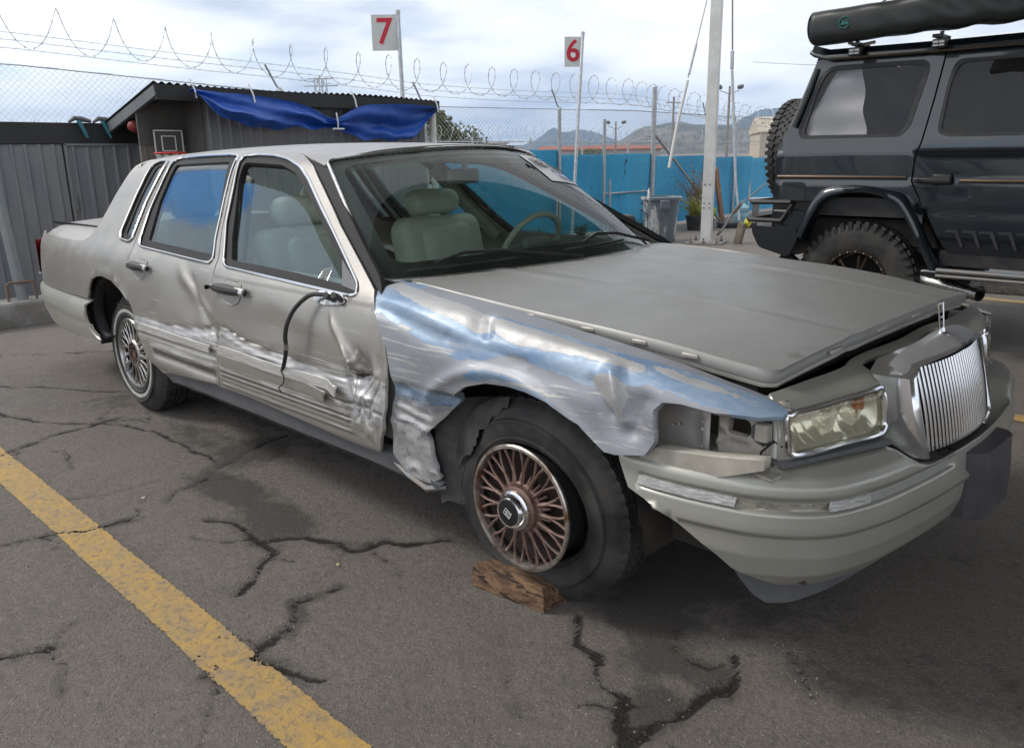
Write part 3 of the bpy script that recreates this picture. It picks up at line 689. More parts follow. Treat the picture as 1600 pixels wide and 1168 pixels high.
x0, _ = ff(np.array(PP_(10.46)))
m = MB(); m.tube([(float(x0)+.05, 10.46, 1.72), (float(x0)+.9, 11.5, .1)], .022, 10); m.build('brace', M['steel_dark'], fen)
m = MB(); m.tube([(float(x0)+.02, 9.0, .70), (float(x0)+.02, 10.42, .70)], .018, 8); m.build('rail', M['galv'], fen)
m = MB(); m.tube([(-7.40, 8.98, 0), (-7.40, 8.98, 1.95)], .028, 10); m.build('post', M['galv'], fen)
m = MB(); m.tube([(-7.36, 9.10, 0), (-7.36, 9.10, .95)], .022, 10); m.build('post', M['galv'], fen)
# a second fence beyond, only its razor coil and posts stand above the screen
L2 = [(-19, -4), (-18, 10), (-17, 40)]; f2, T2 = fpath(L2)
t = thing('chain_link_fence', 'distant fence line with small razor coils beyond the blue screen', 'fence')
pts = coil(f2, 6, T2, lambda t: 2.05, lambda t: .24, lambda t: .42); c = MB(); c.tube(pts, .006, 4, cap=False); c.build('razor_coil', M['galv'], t, smooth=0, fixn=False)
for y in np.arange(0, 40, 2.6):
    x, yy = f2(np.array(float(y)+4)); MB().tube([(float(x), float(yy), 0), (float(x), float(yy), 1.95)], .035, 8).build('post', M['galv'], t)
m = MB(); xs, ys = f2(np.arange(4, T2, 1.0)); m.tube([(float(a), float(b), 1.82) for a, b in zip(xs, ys)], .02, 6); m.tube([(float(a), float(b), 1.7) for a, b in zip(xs, ys)], .008, 4); m.build('top_rail', M['galv'], t)
# fence behind the camera, seen only mirrored in the side windows
f3, T3 = fpath([(4.0, -9.0), (-16.0, -9.6)])
t = thing('chain_link_fence', 'fence with razor coils mirrored in the side windows of the sedan', 'fence')
pts = coil(lambda t: (lambda q: (q[0], q[1]))(f3(t)), 0, T3, lambda t: 2.6, lambda t: .25, lambda t: .5)
c = MB(); c.tube([(p[0], p[1], p[2]) for p in pts], .008, 4, cap=False); c.build('razor_coil', M['steel_dark'], t, smooth=0, fixn=False)
for x in np.arange(3, -16, -3.0):
    MB().tube([(x, -9.3, 0), (x, -9.3, 2.4)], .04, 8).build('post', M['galv'], t)
m = MB()
for z in (2.25, 2.4): m.tube([(4, -9, z), (-16, -9.6, z)], .006, 4)
m.build('barbed_wire', M['steel_dark'], t)
# ------------------------------------------------------------------ sheds on the left
dk = mat('dark_grey_sheet', (.185, .195, .215), .45, nscale=3.5, nmix=.8, ncol=(.25, .25, .255), stretch=(1, 1, .25), wear=((.16, .145, .125), 5, .70))
dkt = mat('black_fascia', (.022, .023, .024), .5, nscale=3, nmix=.6, ncol=(.04, .04, .04))
def corrugated(y0, y1, z0, z1, x, pitch=.13, depth=.022, nz=2):
    prof = []; y = y0
    while y < y1:
        for dy, dx in ((0, 0), (.055, 0), (.066, depth), (.088, depth), (.099, 0)):
            if y+dy <= y1: prof.append((x+dx, y+dy))
        y += pitch
    prof.append((x, y1)); return [[(a, b, z) for a, b in prof] for z in np.linspace(z0, z1, nz)]
sh = thing('metal_shed', 'low dark grey corrugated metal shed with black fascia behind the concrete kerb', 'shed', (0, 0, 0))
for a, b in ((-4.2, -3.0), (-3.0, -1.8), (-1.8, -.6), (-.6, .48)):
    MB().grid(corrugated(a, b-.004, 0, 1.56, -7.9)).build('wall_sheet', dk, sh, smooth=0)
m = MB(); m.box((-8.75, -1.45, 1.67), (1.74, 5.5, .21)); m.build('roof', dkt, sh, smooth=0)
m = MB(); m.box((-8.95, -1.45, .8), (1.9, 5.3, 1.5)); m.build('wall', dk, sh, smooth=0)
m = MB(); G = corrugated(.50, 1.27, .03, 1.55, -7.885, .142, .016); m.grid(G)
m.box((-7.875, .50, .79), (.03, .025, 1.53)); m.box((-7.875, 1.27, .79), (.03, .025, 1.53)); m.box((-7.875, .885, 1.555), (.03, .79, .02)); dr = m.build('door', dk, sh, smooth=0)
m = MB(); m.box((-7.855, .52, .95), (.02, .025, .16)); m.build('hinge', M['steel_dark'], dr)
s2 = thing('garden_shed', 'small dark timber shed with a sloping roof carrying the blue tarpaulin', 'shed', (0, 0, 0))
m = MB(); m.grid(corrugated(1.45, 4.38, 0, 1.98, -6.68, .115, .014)); m.build('front_wall', dk, s2, smooth=0)
wd = mat('weathered_board', (.20, .185, .17), .8, nscale=8, nmix=.9, ncol=(.17, .155, .14), stretch=(6, 6, .5))
wd2 = mat('weathered_panel', (.10, .096, .09), .8, nscale=8, nmix=.9, ncol=(.085, .08, .075))
for k in range(7):
    MB().box((-7.08, .985+k*.07, .77), (.03, .064, 1.54)).build('board', wd, s2, smooth=0)
MB().box((-7.07, 1.2, 1.73), (.03, .50, .40)).build('upper_panel', wd2, s2, smooth=0)
MB().box((-6.88, 1.455, .98), (.42, .03, 1.95)).build('corner_panel', wd2, s2, smooth=0)
MB().box((-7.7, 4.37, .9), (2.0, .03, 1.8)).build('side_wall', dk, s2, smooth=0)
# sloping roof with corrugated front edge
def roofz(x): return 2.09-(-6.5-x)*.235
roofm = mat('roof_sheet', (.040, .042, .045), .6, nscale=6, nmix=.7, ncol=(.085, .08, .075))
G = []
for x in (-6.50, -7.2, -8.0, -8.9):
    G.append([(x, y, roofz(x)-.035*(y-1)/3.4+.011*math.sin(y*2*math.pi/.076)+.012*math.sin(y*2.3)) for y in np.arange(.92, 4.50, .0127)])
MB().grid(G).build('roof_sheet', roofm, s2)
rl = Vector((-6.52, .95, roofz(-6.52)-.055)); r2 = Vector((-8.9, .95, roofz(-8.9)-.055))
ang = math.atan2(roofz(-6.52)-roofz(-8.9), 2.38)
MB().box(tuple((rl+r2)/2), (2.44, .035, .10), Matrix.Rotation(-ang, 3, 'Y')).build('barge_board', mat('barge', (.13, .14, .15), .6, nscale=5, nmix=.5, ncol=(.2, .2, .2)), s2, smooth=0)
MB().box((-6.53, 2.72, 1.995), (.045, 3.55, .14), Matrix.Rotation(R(-.6), 3, 'X')).build('fascia', dkt, s2, smooth=0)
m = MB(); m.tube([(-6.56, 4.42, 1.93), (-6.56, 4.42, 0)], .042, 12); m.build('corner_pipe', M['white_paint'], s2)
# blue tarpaulin
tarp = mat('blue_tarpaulin', (.010, .065, .34), .38, nscale=9, nmix=.6, ncol=(.02, .10, .42), bump=.35, bscale=30)
ty = [1.25, 1.5, 1.8, 2.1, 2.4, 2.62, 2.80, 2.88, 3.0, 3.2, 3.6, 4.0, 4.42]
tt = [2.05, 2.03, 2.02, 2.00, 1.96, 1.90, 1.82, 1.80, 1.84, 1.93, 1.98, 1.985, 1.97]
tb = [1.99, 1.80, 1.72, 1.68, 1.70, 1.69, 1.69, 1.70, 1.66, 1.60, 1.58, 1.60, 1.93]
G = []
for i in range(17):
    v = i/16; row = []
    for y in np.linspace(1.25, 4.42, 150):
        a = float(pch(ty, tt, y)); b = float(pch(ty, tb, y)); g = math.exp(-((y-2.86)/.16)**2)
        fold = .05*math.sin(v*7+y*1.9)+.035*math.sin(v*13-y*4.2)+.03*(float(fbm(y*3, v*5+y, 1.3, 3, 2))-.5)
        fold = fold*(1-.6*g)+.03*g*math.sin(v*25)
        row.append((-6.44+fold*(v*(1-.3*v)*1.3+.15)+.10*v*math.sin(y*1.1), y, a+(b-a)*v+.012*math.sin(y*17+v*5)*v))
    G.append(row)
tp = MB().grid(G).build('tarpaulin', tarp, smooth=60); tag(tp, 'bright blue tarpaulin tied under the shed eave', 'tarpaulin')
for y, z in ((1.30, 2.02), (1.92, 2.0), (3.18, 1.99), (4.40, 1.97)):
    m = MB(); m.tube([(-6.42, y, z-.06), (-6.43, y-.01, z+.03), (-6.47, y-.03, z+.12)], .009, 6); m.build('tie_cord', M['white_print'], tp)
m = MB(); m.tube([(-6.36, 2.86, 1.86), (-6.34, 2.86, 1.76), (-6.36, 2.87, 1.69), (-6.36, 2.80, 1.69), (-6.36, 2.95, 1.69)], .009, 6); m.build('tie_cord', M['white_print'], tp)
# toy basketball hoop
hp = thing('basketball_hoop', 'small white outlined backboard and red hoop hung on the shed wall', 'basketball hoop', (-7.0, 1.22, 1.55))
gp = mat('board_clear', (.10, .095, .09), .5); MB().box((0, 0, 0), (.012, .30, .26)).build('backboard', gp, hp, smooth=0)
m = MB()
for (cy, cz, sy, sz) in ((0, .125, .30, .012), (0, -.125, .30, .012), (.145, 0, .012, .26), (-.145, 0, .012, .26), (0, .07, .14, .01), (0, -.075, .14, .01), (.07, 0, .01, .15), (-.07, 0, .01, .15)):
    m.box((.010, cy, cz), (.006, sy, sz))
m.build('frame_lines', M['white_print'], hp, smooth=0)
m = MB(); m.tube([(.20+.15*math.cos(a), -.08+.15*math.sin(a), -.10) for a in np.linspace(0, 2*math.pi, 25)[:-1]], .010, 8, closed=True); rm = m.build('rim', mat('hoop_red', (.55, .05, .03), .5), hp)
m = MB()
for k in range(10):
    a = k*2*math.pi/10; m.tube([(.20+.15*math.cos(a), -.08+.15*math.sin(a), -.10), (.20+.10*math.cos(a+.3), -.08+.10*math.sin(a+.3), -.22)], .004, 4)
    m.tube([(.20+.15*math.cos(a), -.08+.15*math.sin(a), -.10), (.20+.10*math.cos(a-.3), -.08+.10*math.sin(a-.3), -.22)], .004, 4)
m.build('net', M['white_print'], hp)
# clamps and ball on the low roof
teal = mat('teal_handle', (.02, .13, .16), .45); redm = mat('red_plastic', (.45, .03, .03), .45)
for i, (y, l) in enumerate(((.66, 'teal handled garden spray nozzle leftmost on the black roof edge'), (.90, 'teal handled spray nozzle with red tip beside the sloping shed roof'))):
    t = thing('spray_nozzle', l, 'nozzle', (-7.84, y, 1.76))
    m = MB(); m.tube([(0, 0, .03), (.03, .02, -.04), (.05, .05, -.14)], .020, 8, rs=[.024, .02, .016]); m.build('handle', teal, t)
    m = MB(); m.tube([(0, -.10, .02), (0, -.04, .06), (0, .04, .05), (0, .12, .03)], .02, 8, rs=[.012, .024, .028, .018]); m.build('barrel', M['grey_rubber'], t)
    if i: MB().lathe([(0, .05), (.03, .04), (.034, 0), (.02, -.03)], 10, 'y', (0, .15, .02)).build('tip', redm, t)
bl = MB(); bl.sphere((0, 0, 0), .066, 20, 12, (1, 1, .9)); o = bl.build('ball', mat('faded_red', (.22, .03, .03), .6)); o.location = (-7.25, .99, 1.72); tag(o, 'faded red ball tucked under the sloping shed roof', 'ball')
# concrete kerb block with staple and the leaning pole
m = MB(); m.rbox((-6.42, -1.6, .10), (.34, 3.1, .235), .03); o = m.build('concrete_block', M['concrete']); tag(o, 'long grey concrete wheel stop at the foot of the metal shed', 'wheel stop')
st = MB(); st.tube([(-6.36, -.62, .2), (-6.36, -.62, .36), (-6.36, -.60, .375), (-6.36, -.42, .375), (-6.36, -.40, .36), (-6.36, -.40, .2)], .011, 8); st.build('lifting_staple', mat('rust_bar', (.18, .12, .09), .8), o)
m = MB(); m.tube([(-6.40, -.50, .21), (-6.52, -.56, 1.75)], .045, 14); m.lathe([(0, .02), (.05, .015), (.05, -.03)], 12, c=(-6.52, -.56, 1.76)); o = m.build('steel_pole', mat('pole_grey', (.23, .26, .27), .5, .3, nscale=6, nmix=.6, ncol=(.3, .3, .29))); tag(o, 'grey steel pole leaning beside the metal shed on the wheel stop', 'pole')
# numbered lane signs
def sign(num, px, py, tz, lean, w, h, zc, label):
    t = thing('lane_sign', label, 'sign', (px, py, 0), 0)
    m = MB(); m.tube([(lean[0], lean[1], 0), (0, 0, tz)], .028, 12); m.lathe([(0, .03), (.03, .02), (.034, -.02)], 12, c=(0, 0, tz)); m.build('pole', M['galv'], t)
    yaw = R(-45); d = Vector((math.cos(yaw), math.sin(yaw), 0))   # normal towards the viewer
    side = Vector((-.705, -.709, 0)); c = side*(w/2+.02)+Vector((0, 0, zc))
    rot = Matrix((( side.x, -d.x*-1, 0), (side.y, -d.y*-1, 0), (0, 0, 1)))
    rot = Matrix(((-side.x, -d.x, 0), (-side.y, -d.y, 0), (0, 0, 1)))
    MB().rbox(tuple(c), (w, .012, h), .005, rot).build('panel', mat('sign_plate', (.62, .65, .63), .45, nscale=8, nmix=.4, ncol=(.5, .5, .47)), t, smooth=0)
    tx = text_mesh('numeral_outline', num, h*1.02, M['white_print'], t, .001, .013); tf = text_mesh('numeral', num, h*1.02, M['red_print'], t, .002, .007)
    for o, off in ((tx, .008), (tf, .0105)):
        p = c+d*off+Vector((0, 0, 0)); X = -side; Z = Vector((0, 0, 1)); Y = d
        o.matrix_local = Matrix(((X.x, 0, Y.x, p.x), (X.y, 0, Y.y, p.y), (0, 1, 0, p.z), (0, 0, 0, 1)))
    return t
HAZE = True
sign('7', -7.79, 4.92, 3.28, (.30, -.20), .35, .46, 3.02, 'tall leaning sign with a red numeral 7 rising behind the tarpaulin shed')
sign('6', -7.46, 8.45, 3.28, (.38, -.72), .28, .46, 3.0, 'tall leaning sign with a red numeral 6 in front of the blue screen')
# guy straps on the column
def cable_thing(name, label, cat, segs):
    t = thing(name, label, cat)
    for nm, pts, r, mt in segs:
        m = MB(); m.tube(pts, r, 8); m.build(nm, mt, t)
    return t
lt = mat('strap_white', (.62, .62, .60), .7)
cable_thing('guy_strap', 'thin guy cable ending in a white strap left of the white column', 'guy strap', [
    ('cable', [(-5.11, 8.36, 3.46), (-5.11, 7.95, 2.40)], .007, M['steel_dark']), ('turnbuckle', [(-5.11, 8.13, 2.86), (-5.11, 7.97, 2.45)], .018, M['galv']), ('strap', [(-5.11, 7.94, 2.36), (-5.10, 7.70, 1.75), (-5.09, 7.52, 1.17)], .022, lt)])
cable_thing('guy_cable', 'grey steel guy cable with turnbuckle standing right of the white column', 'guy cable', [
    ('cable', [(-5.46, 9.60, 4.2), (-5.30, 9.46, 2.9)], .014, M['steel_dark']), ('turnbuckle', [(-5.30, 9.46, 2.88), (-5.27, 9.42, 2.62)], .03, M['galv']), ('rod', [(-5.26, 9.41, 2.60), (-4.95, 9.15, .95), (-4.74, 8.95, .35)], .022, M['galv'])])
m = MB(); m.box((-4.71, 8.93, .12), (.10, .09, .42), Matrix.Rotation(R(12), 3, 'Y')); o = m.build('wooden_stake', mat('old_wood', (.14, .12, .10), .85, nscale=12, nmix=.9, ncol=(.26, .22, .17), stretch=(4, 4, 1)), smooth=0); tag(o, 'short weathered wooden stake at the foot of the guy cable', 'stake')
g = cable_thing('tie_down_cable', 'slanting tie down cable with turnbuckle from the white column to the off-roader', 'cable', [
    ('cable', [(-5.10, 8.95, .12), (-4.95, 8.80, .20)], .020, M['steel_dark']), ('rod', [(-4.95, 8.80, .20), (-4.50, 8.35, .52)], .016, M['galv']), ('turnbuckle', [(-4.50, 8.35, .52), (-4.28, 8.15, .66)], .024, M['steel_dark']), ('wire', [(-4.28, 8.15, .66), (-3.55, 7.45, .98)], .010, M['galv'])])
# grey bin ---------------------------------------------------------
binm = bpy.data.materials.new('bin_plastic')
binm = mat('bin_plastic', (.13, .16, .19), .42, nscale=3, nmix=.6, ncol=(.20, .23, .25), wear=((.50, .50, .50), 2.6, .545), stretch=(1.5, 1.5, .6))
bt = thing('waste_bin', 'large round grey plastic waste bin with white smears by the column', 'waste bin', (-5.93, 8.58, 0), R(-45))
m = MB(); m.lathe([(0, .0), (.23, 0), (.24, .03), (.285, .62), (.295, .66), (.325, .665), (.33, .70), (.31, .71), (.30, .69), (.27, .5), (.22, .04), (0, .04)], 40); m.build('body', binm, bt)
for s in (-1, 1):
    m = MB(); m.rbox((s*.325, 0, .60), (.07, .14, .14), .02); m.build('handle', binm, bt)
m = MB(); m.tube([(-.20, -.262, .05), (-.215, -.278, .42), (-.1, -.30, .45), (.04, -.315, .50), (.2, -.245, .45), (.205, -.235, .1)], .006, 6); m.build('cord', M['black_plastic'], bt)
m = MB(); m.rbox((.03, -.315, .50), (.07, .02, .04), .009); m.build('clip', M['black_plastic'], bt)
tx = text_mesh('brand_lettering', 'BRUTE', .055, M['black_print'], bt, .001, .001); tx.rotation_euler = (R(96), 0, 0); tx.location = (.0, -.303, .60)
m = MB(); m.lathe([(0, 0), (.018, 0), (.018, .10), (.008, .13), (.008, .15), (0, .15)], 12); o = m.build('spray_bottle', M['white_print']); o.location = (-6.0, 8.34, .70); tag(o, 'small white bottle standing on the rim of the grey bin', 'bottle')
# dry plant, potted plant
def grassy(name, loc, n, h, spread, m1, label, cat, pot=None, seed=1):
    rr = random.Random(seed); t = thing(name, label, cat, loc)
    m = MB()
    for i in range(n):
        a = rr.uniform(0, 6.283); s = rr.uniform(.1, 1)*spread; hh = h*rr.uniform(.55, 1.1); b = (rr.uniform(-.05, .05), rr.uniform(-.05, .05)); z0 = .2 if pot else 0
        p = [(b[0]+math.cos(a)*s*k*k, b[1]+math.sin(a)*s*k*k, z0+hh*(k-.25*s/spread*k*k*k)) for k in (0, .35, .7, 1)]
        m.tube(p, .004, 3, rs=[.005, .004, .003, .001])
        if i % 2 == 0:
            for k in range(5):
                q = p[rr.choice((1, 2, 3))]; d = Vector((rr.uniform(-1, 1), rr.uniform(-1, 1), rr.uniform(-.3, .8)))*.05; w = Vector((rr.uniform(-1, 1), rr.uniform(-1, 1), .2))*.012
                q = Vector(q); m.add([q-w, q+d*.5-w*2, q+d, q+d*.5+w*2], [(0, 1, 2, 3)])
    m.build('foliage', m1, t, smooth=0, fixn=False)
    if pot: m = MB(); m.lathe([(0, 0), (.10, 0), (.14, .24), (.15, .24), (.15, .27), (.13, .26), (.125, .22), (0, .22)], 20); m.build('pot', M['black_plastic'], t)
    return t
dry = mat('dry_stems', (.20, .13, .075), .9, nscale=20, nmix=.8, ncol=(.30, .22, .12)); ylw = mat('yellow_leaf', (.20, .22, .05), .7, nscale=20, nmix=.8, ncol=(.30, .26, .10))
grassy('dry_shrub', (-6.85, 11.1, 0), 150, 1.15, .45, dry, 'tall brown dried shrub against the blue screen behind the column', 'shrub', seed=4)
grassy('potted_plant', (-6.55, 10.55, 0), 120, .42, .30, ylw, 'yellow green spiky plant in a black pot right of the grey bin', 'potted plant', pot=True, seed=5)
for i, (y, x) in enumerate(((6.3, -7.6), (7.3, -7.5), (8.3, -7.35), (9.6, -7.1))):
    grassy('weed_clump', (x, y, 0), 60, .22, .22, mat('weed', (.06, .09, .03), .8, nscale=10, nmix=.7, ncol=(.14, .14, .06)) if i == 0 else bpy.data.materials['weed'],
           'low green weeds at the fence foot, %s' % ('farthest left', 'second from the left', 'left of the braced post', 'beside the grey bin')[i], 'weeds', seed=10+i)
# hi-vis bundle, water jug, loose gear at right by the fence
def lump(name, loc, r, sc, m, label, cat, seed):
    c = MB(); G = []
    for i in range(19):
        row = []
        for j in range(33):
            th = math.pi*i/18; ph = 2*math.pi*(j % 32)/32; d = (math.sin(th)*math.cos(ph), math.sin(th)*math.sin(ph), math.cos(th))
            k = r*(.45+1.0*float(fbm(d[0]*2.6+seed, d[1]*2.6+d[2]*2.2, 1.5, 4, seed)))
            row.append((d[0]*k*sc[0], d[1]*k*sc[1], max(0, d[2]*k*sc[2]+r*sc[2]*.85)))
        G.append(row)
    c.grid(G, True); o = c.build(name, m); o.location = loc; tag(o, label, cat); return o
lump('safety_vest', (-6.50, 10.85, .16), .20, (.9, .9, .8), mat('hivis', (.42, .52, .04), .7, nscale=8, nmix=.5, ncol=(.55, .60, .12)), 'crumpled yellow high visibility vest heaped by the column', 'safety vest', 3)
lump('cloth_bundle', (-6.52, 10.92, 0), .17, (.8, .8, .8), mat('maroon', (.10, .01, .02), .8), 'dark red cloth bundle under the yellow vest', 'cloth', 8)
lump('white_bag', (-6.46, 10.72, 0), .14, (.6, .6, 1.3), mat('bag_white', (.55, .56, .58), .6), 'white plastic bag next to the yellow vest', 'bag', 9)
m = MB(); m.lathe([(0, 0), (.13, 0), (.14, .03), (.14, .10), (.132, .12), (.14, .14), (.14, .24), (.132, .26), (.14, .28), (.13, .36), (.05, .43), (.03, .45), (.03, .49), (0, .49)], 28)
o = m.build('water_jug', mat('jug', (.20, .38, .46), .15, nscale=5, nmix=.4, ncol=(.35, .50, .55), coat=.3)); o.location = (-6.25, 11.75, 0); tag(o, 'large pale blue water jug standing by the fence', 'water jug')
m = MB(); m.rbox((0, 0, .05), (.7, .3, .1), .02); o = m.build('dark_tray', M['black_plastic']); o.location = (-6.2, 11.5, 0); o.rotation_euler.z = R(40); tag(o, 'dark blue tray lying under the water jug', 'tray')
m = MB(); m.box((0, 0, .55), (.05, .12, 1.1), Matrix.Rotation(R(18), 3, 'X')); o = m.build('wood_plank', mat('plank_red', (.30, .16, .10), .8, nscale=8, nmix=.6, ncol=(.2, .1, .06))); o.location = (-6.9, 12.0, 0); tag(o, 'reddish plank leaning against the blue screen', 'plank')
m = MB(); m.rbox((0, 0, .45), (1.9, .25, .07), .02); o = m.build('silver_pipe', M['galv']); o.location = (-5.9, 13.3, 0); o.rotation_euler.z = R(38); 
for k in (-.8, .8):
    q = MB(); q.box((k, 0, .21), (.08, .3, .42)); q.build('leg', M['steel_dark'], o, smooth=0)
tag(o, 'bright metal rail resting on dark legs behind the off-roader', 'rail')
for i, (x, y, s) in enumerate(((-5.7, 12.9, .34), (-5.3, 13.3, .30), (-4.9, 13.2, .36))):
    m = MB(); m.lathe([(s*.55, -.09), (s*.92, -.10), (s, -.06), (s, .06), (s*.92, .10), (s*.55, .09)], 32, 'x', closed=True); m.lathe([(0, 0), (s*.5, 0), (s*.55, .05)], 24, 'x')
    o = m.build('loose_wheel', M['tyre']); o.location = (x, y, s); o.rotation_euler.z = R(30*i)
    tag(o, ('leftmost dark wheel standing under the metal rail', 'middle dark wheel standing under the metal rail', 'rightmost dark wheel standing under the metal rail')[i], 'wheel', 'dark wheels under the metal rail')
m = MB(); m.lathe([(.02, -.03), (.055, -.03), (.06, 0), (.055, .03), (.02, .03)], 20, 'x', closed=True); m.box((0, 0, -.055), (.05, .03, .03)); o = m.build('tape_roll', mat('yellow_tape', (.60, .55, .03), .5)); o.location = (-4.62, 9.0, .33); tag(o, 'small yellow tape reel hanging on the wooden stake', 'tape reel')
# ------------------------------------------------------------------ far: tree, roofs, lamp posts, pylon, mountains
def tree(loc, r, h, label, mt, seed=1, nleaf=9000, trunk=1.2):
    rr = random.Random(seed); t = thing('round_tree', label, 'tree', loc)
    m = MB(); m.tube([(0, 0, 0), (.05, .05, trunk*.6), (0, .1, trunk+r*.5)], .25, 10, rs=[.3, .22, .12])
    for k in range(6):
        a = k*1.05; m.tube([(0, 0, trunk*.7), (math.cos(a)*r*.35, math.sin(a)*r*.35, trunk+h*.35), (math.cos(a)*r*.7, math.sin(a)*r*.7, trunk+h*.55)], .1, 6, rs=[.12, .07, .03])
    m.build('trunk', mat('bark', (.06, .045, .035), .9) if 'bark' not in bpy.data.materials else bpy.data.materials['bark'], t)
    c = MB(); cl = []
    for k in range(110):
        th = rr.uniform(0, 6.283); z = rr.uniform(-.55, 1); q = math.sqrt(max(0, 1-min(1, z*z)))*rr.uniform(.55, 1)**.4
        cl.append((math.cos(th)*q*r*.88, math.sin(th)*q*r*.88, trunk+h*.42+z*h*.46, rr.uniform(.13, .24)*r))
    for i in range(nleaf):
        x, y, z, s = cl[i % len(cl)]; d = Vector((rr.gauss(0, 1), rr.gauss(0, 1), rr.gauss(0, 1))).normalized()*s*rr.uniform(.6, 1.05); p = Vector((x, y, z))+d
        a = Vector((rr.uniform(-1, 1), rr.uniform(-1, 1), rr.uniform(-1, 1))).normalized()*.085*r/2.4; b = a.cross(Vector((rr.uniform(-1, 1), rr.uniform(-1, 1), rr.uniform(-1, 1)))).normalized()*.06*r/2.4
        c.add([p-a, p-b, p+a, p+b], [(0, 1, 2, 3)])
    o = c.build('crown', mt, t, smooth=0, fixn=False); return t
leafm = mat('tree_leaf', (.055, .085, .022), .6, nscale=1.6, nmix=.9, ncol=(.12, .13, .04))
tree((-26.4, 18.9, 0), 3.2, 3.0, 'rounded olive green tree beyond the fence right of the tarpaulin shed', leafm, 3, 30000, .3)
for i, (x, y, r, l) in enumerate(((-42, 36, 3.2, 'low green tree in the distance left of the sign pole'), (-36, 44, 1.5, 'small dark tree in the distance by the twin lamp'),)):
    tree((x, y, 0), r, r*1.0, l, leafm, 20+i, 2500, .3)
def building(x, y, sx, sy, h, rz, wm, rm, label, ridge=.0, doors=3):
    t = thing('warehouse', label, 'warehouse', (x, y, 0), R(rz))
    MB().box((0, 0, h/2), (sx, sy, h)).build('wall', wm, t, smooth=0)
    m = MB(); m.prism([(-sy/2-.3, h), (sy/2+.3, h), (sy/2+.3, h+.15), (0, h+ridge+.15), (-sy/2-.3, h+.15)], -sx/2-.3, sx/2+.3, lambda a, b, c: (c, a, b)); m.build('roof', rm, t, smooth=0)
    for k in range(doors):
        fx = -sx/2+(k+.5)*sx/doors; MB().box((fx, -sy/2-.02, h*.36), (sx/doors*.5, .06, h*.7)).build('roller_door', M['steel_dark'], t, smooth=0)
    return t
beige = mat('beige_wall', (.52, .45, .34), .8, nscale=.5, nmix=.5, ncol=(.45, .39, .3)); redroof = mat('red_roof', (.30, .10, .07), .8, nscale=.6, nmix=.6, ncol=(.22, .09, .07)); greyw = mat('grey_wall', (.33, .34, .35), .8)
building(-52, 118, 20, 12, 4.0, 35, beige, beige, 'large beige gabled warehouse beyond the blue screen near the spare wheel', 2.2)
building(-42, 98, 9, 8, 3.3, 35, M['white_paint'], M['white_paint'], 'white flat roofed building right of the beige warehouse', .3, 2)
building(-70, 88, 16, 8, 1.9, 35, greyw, redroof, 'low building with a faded red roof beyond the braced post', .5, 4)
building(-82, 92, 12, 8, 1.6, 35, greyw, redroof, 'low red roofed building farther left beyond the sign post', .4, 4)
building(-86, 84, 2.4, 2.2, 3.1, 35, M['white_paint'], greyw, 'small white cabin with a flat roof beside the sign pole', .1, 1)
building(-95, 86, 14, 6, 2.0, 35, greyw, greyw, 'long low grey industrial building at the left of the blue mountains', .2, 4)
def lamp(x, y, h, label, s=1.0):
    t = thing('floodlight_pole', label, 'floodlight pole', (x, y, 0)); MB().tube([(0, 0, 0), (0, 0, h)], .14*s, 8, rs=[.18*s, .10*s]).build('pole', M['steel_dark'], t)
    a = MB(); a.tube([(-.7*s, -.7*s, h-.3), (0, 0, h-.55), (.7*s, .7*s, h-.3)], .04*s, 6); a.build('crossarm', M['steel_dark'], t)
    for k in (-1, 1):
        b = MB(); b.rbox((.75*s*k, .75*s*k, h-.05), (.5*s, .5*s, .35*s), .08*s, Matrix.Rotation(R(20*k), 3, 'X')); b.build('lamp_head', M['grey_rubber'], t)
    return t
lamp(-36.8, 47.8, 3.7, 'twin headed floodlight pole in the distance between the sign and braced post', .55)
lamp(-31.2, 54.2, 6.1, 'taller twin headed floodlight pole behind the white column', .75)
for i, (x, y, h, l) in enumerate(((-46.5, 36.5, 3.3, 'thin dark utility pole above the distant round tree'), (-34.5, 49.2, 3.0, 'thin wooden utility pole left of the braced post'), (-33, 49.6, 5.3, 'dark utility pole right beside the braced post'))):
    m = MB(); m.tube([(0, 0, 0), (0, 0, h)], .08, 8); m.tube([(-.4, -.4, h-.4), (.4, .4, h-.4)], .04, 6); o = m.build('utility_pole', M['steel_dark']); o.location = (x, y, 0); tag(o, l, 'utility pole')
t = thing('lattice_pylon', 'faint lattice pylon far away above the shed roof', 'pylon', (-53, 33.1, 0))
m = MB()
for a, b in ((-1, -1), (1, -1), (1, 1), (-1, 1)): m.tube([(a*.9, b*.9, 0), (a*.35, b*.35, 5.5), (a*.3, b*.3, 7.2)], .04, 4)
for k in range(9):
    z = k*.8; w = .9-.075*k; w2 = .9-.075*(k+1)
    for (a, b), (c, d) in (((-1, -1), (1, -1)), ((1, -1), (1, 1)), ((1, 1), (-1, 1)), ((-1, 1), (-1, -1))): m.tube([(a*w, b*w, z), (c*w2, d*w2, z+.8)], .025, 3); m.tube([(c*w, d*w, z), (a*w2, b*w2, z+.8)], .025, 3)
m.tube([(-.9, -.9, 6.6), (.9, .9, 6.6)], .04, 4); m.tube([(-.7, -.7, 7.1), (.7, .7, 7.1)], .04, 4); m.build('lattice', M['galv'], t, smooth=0)
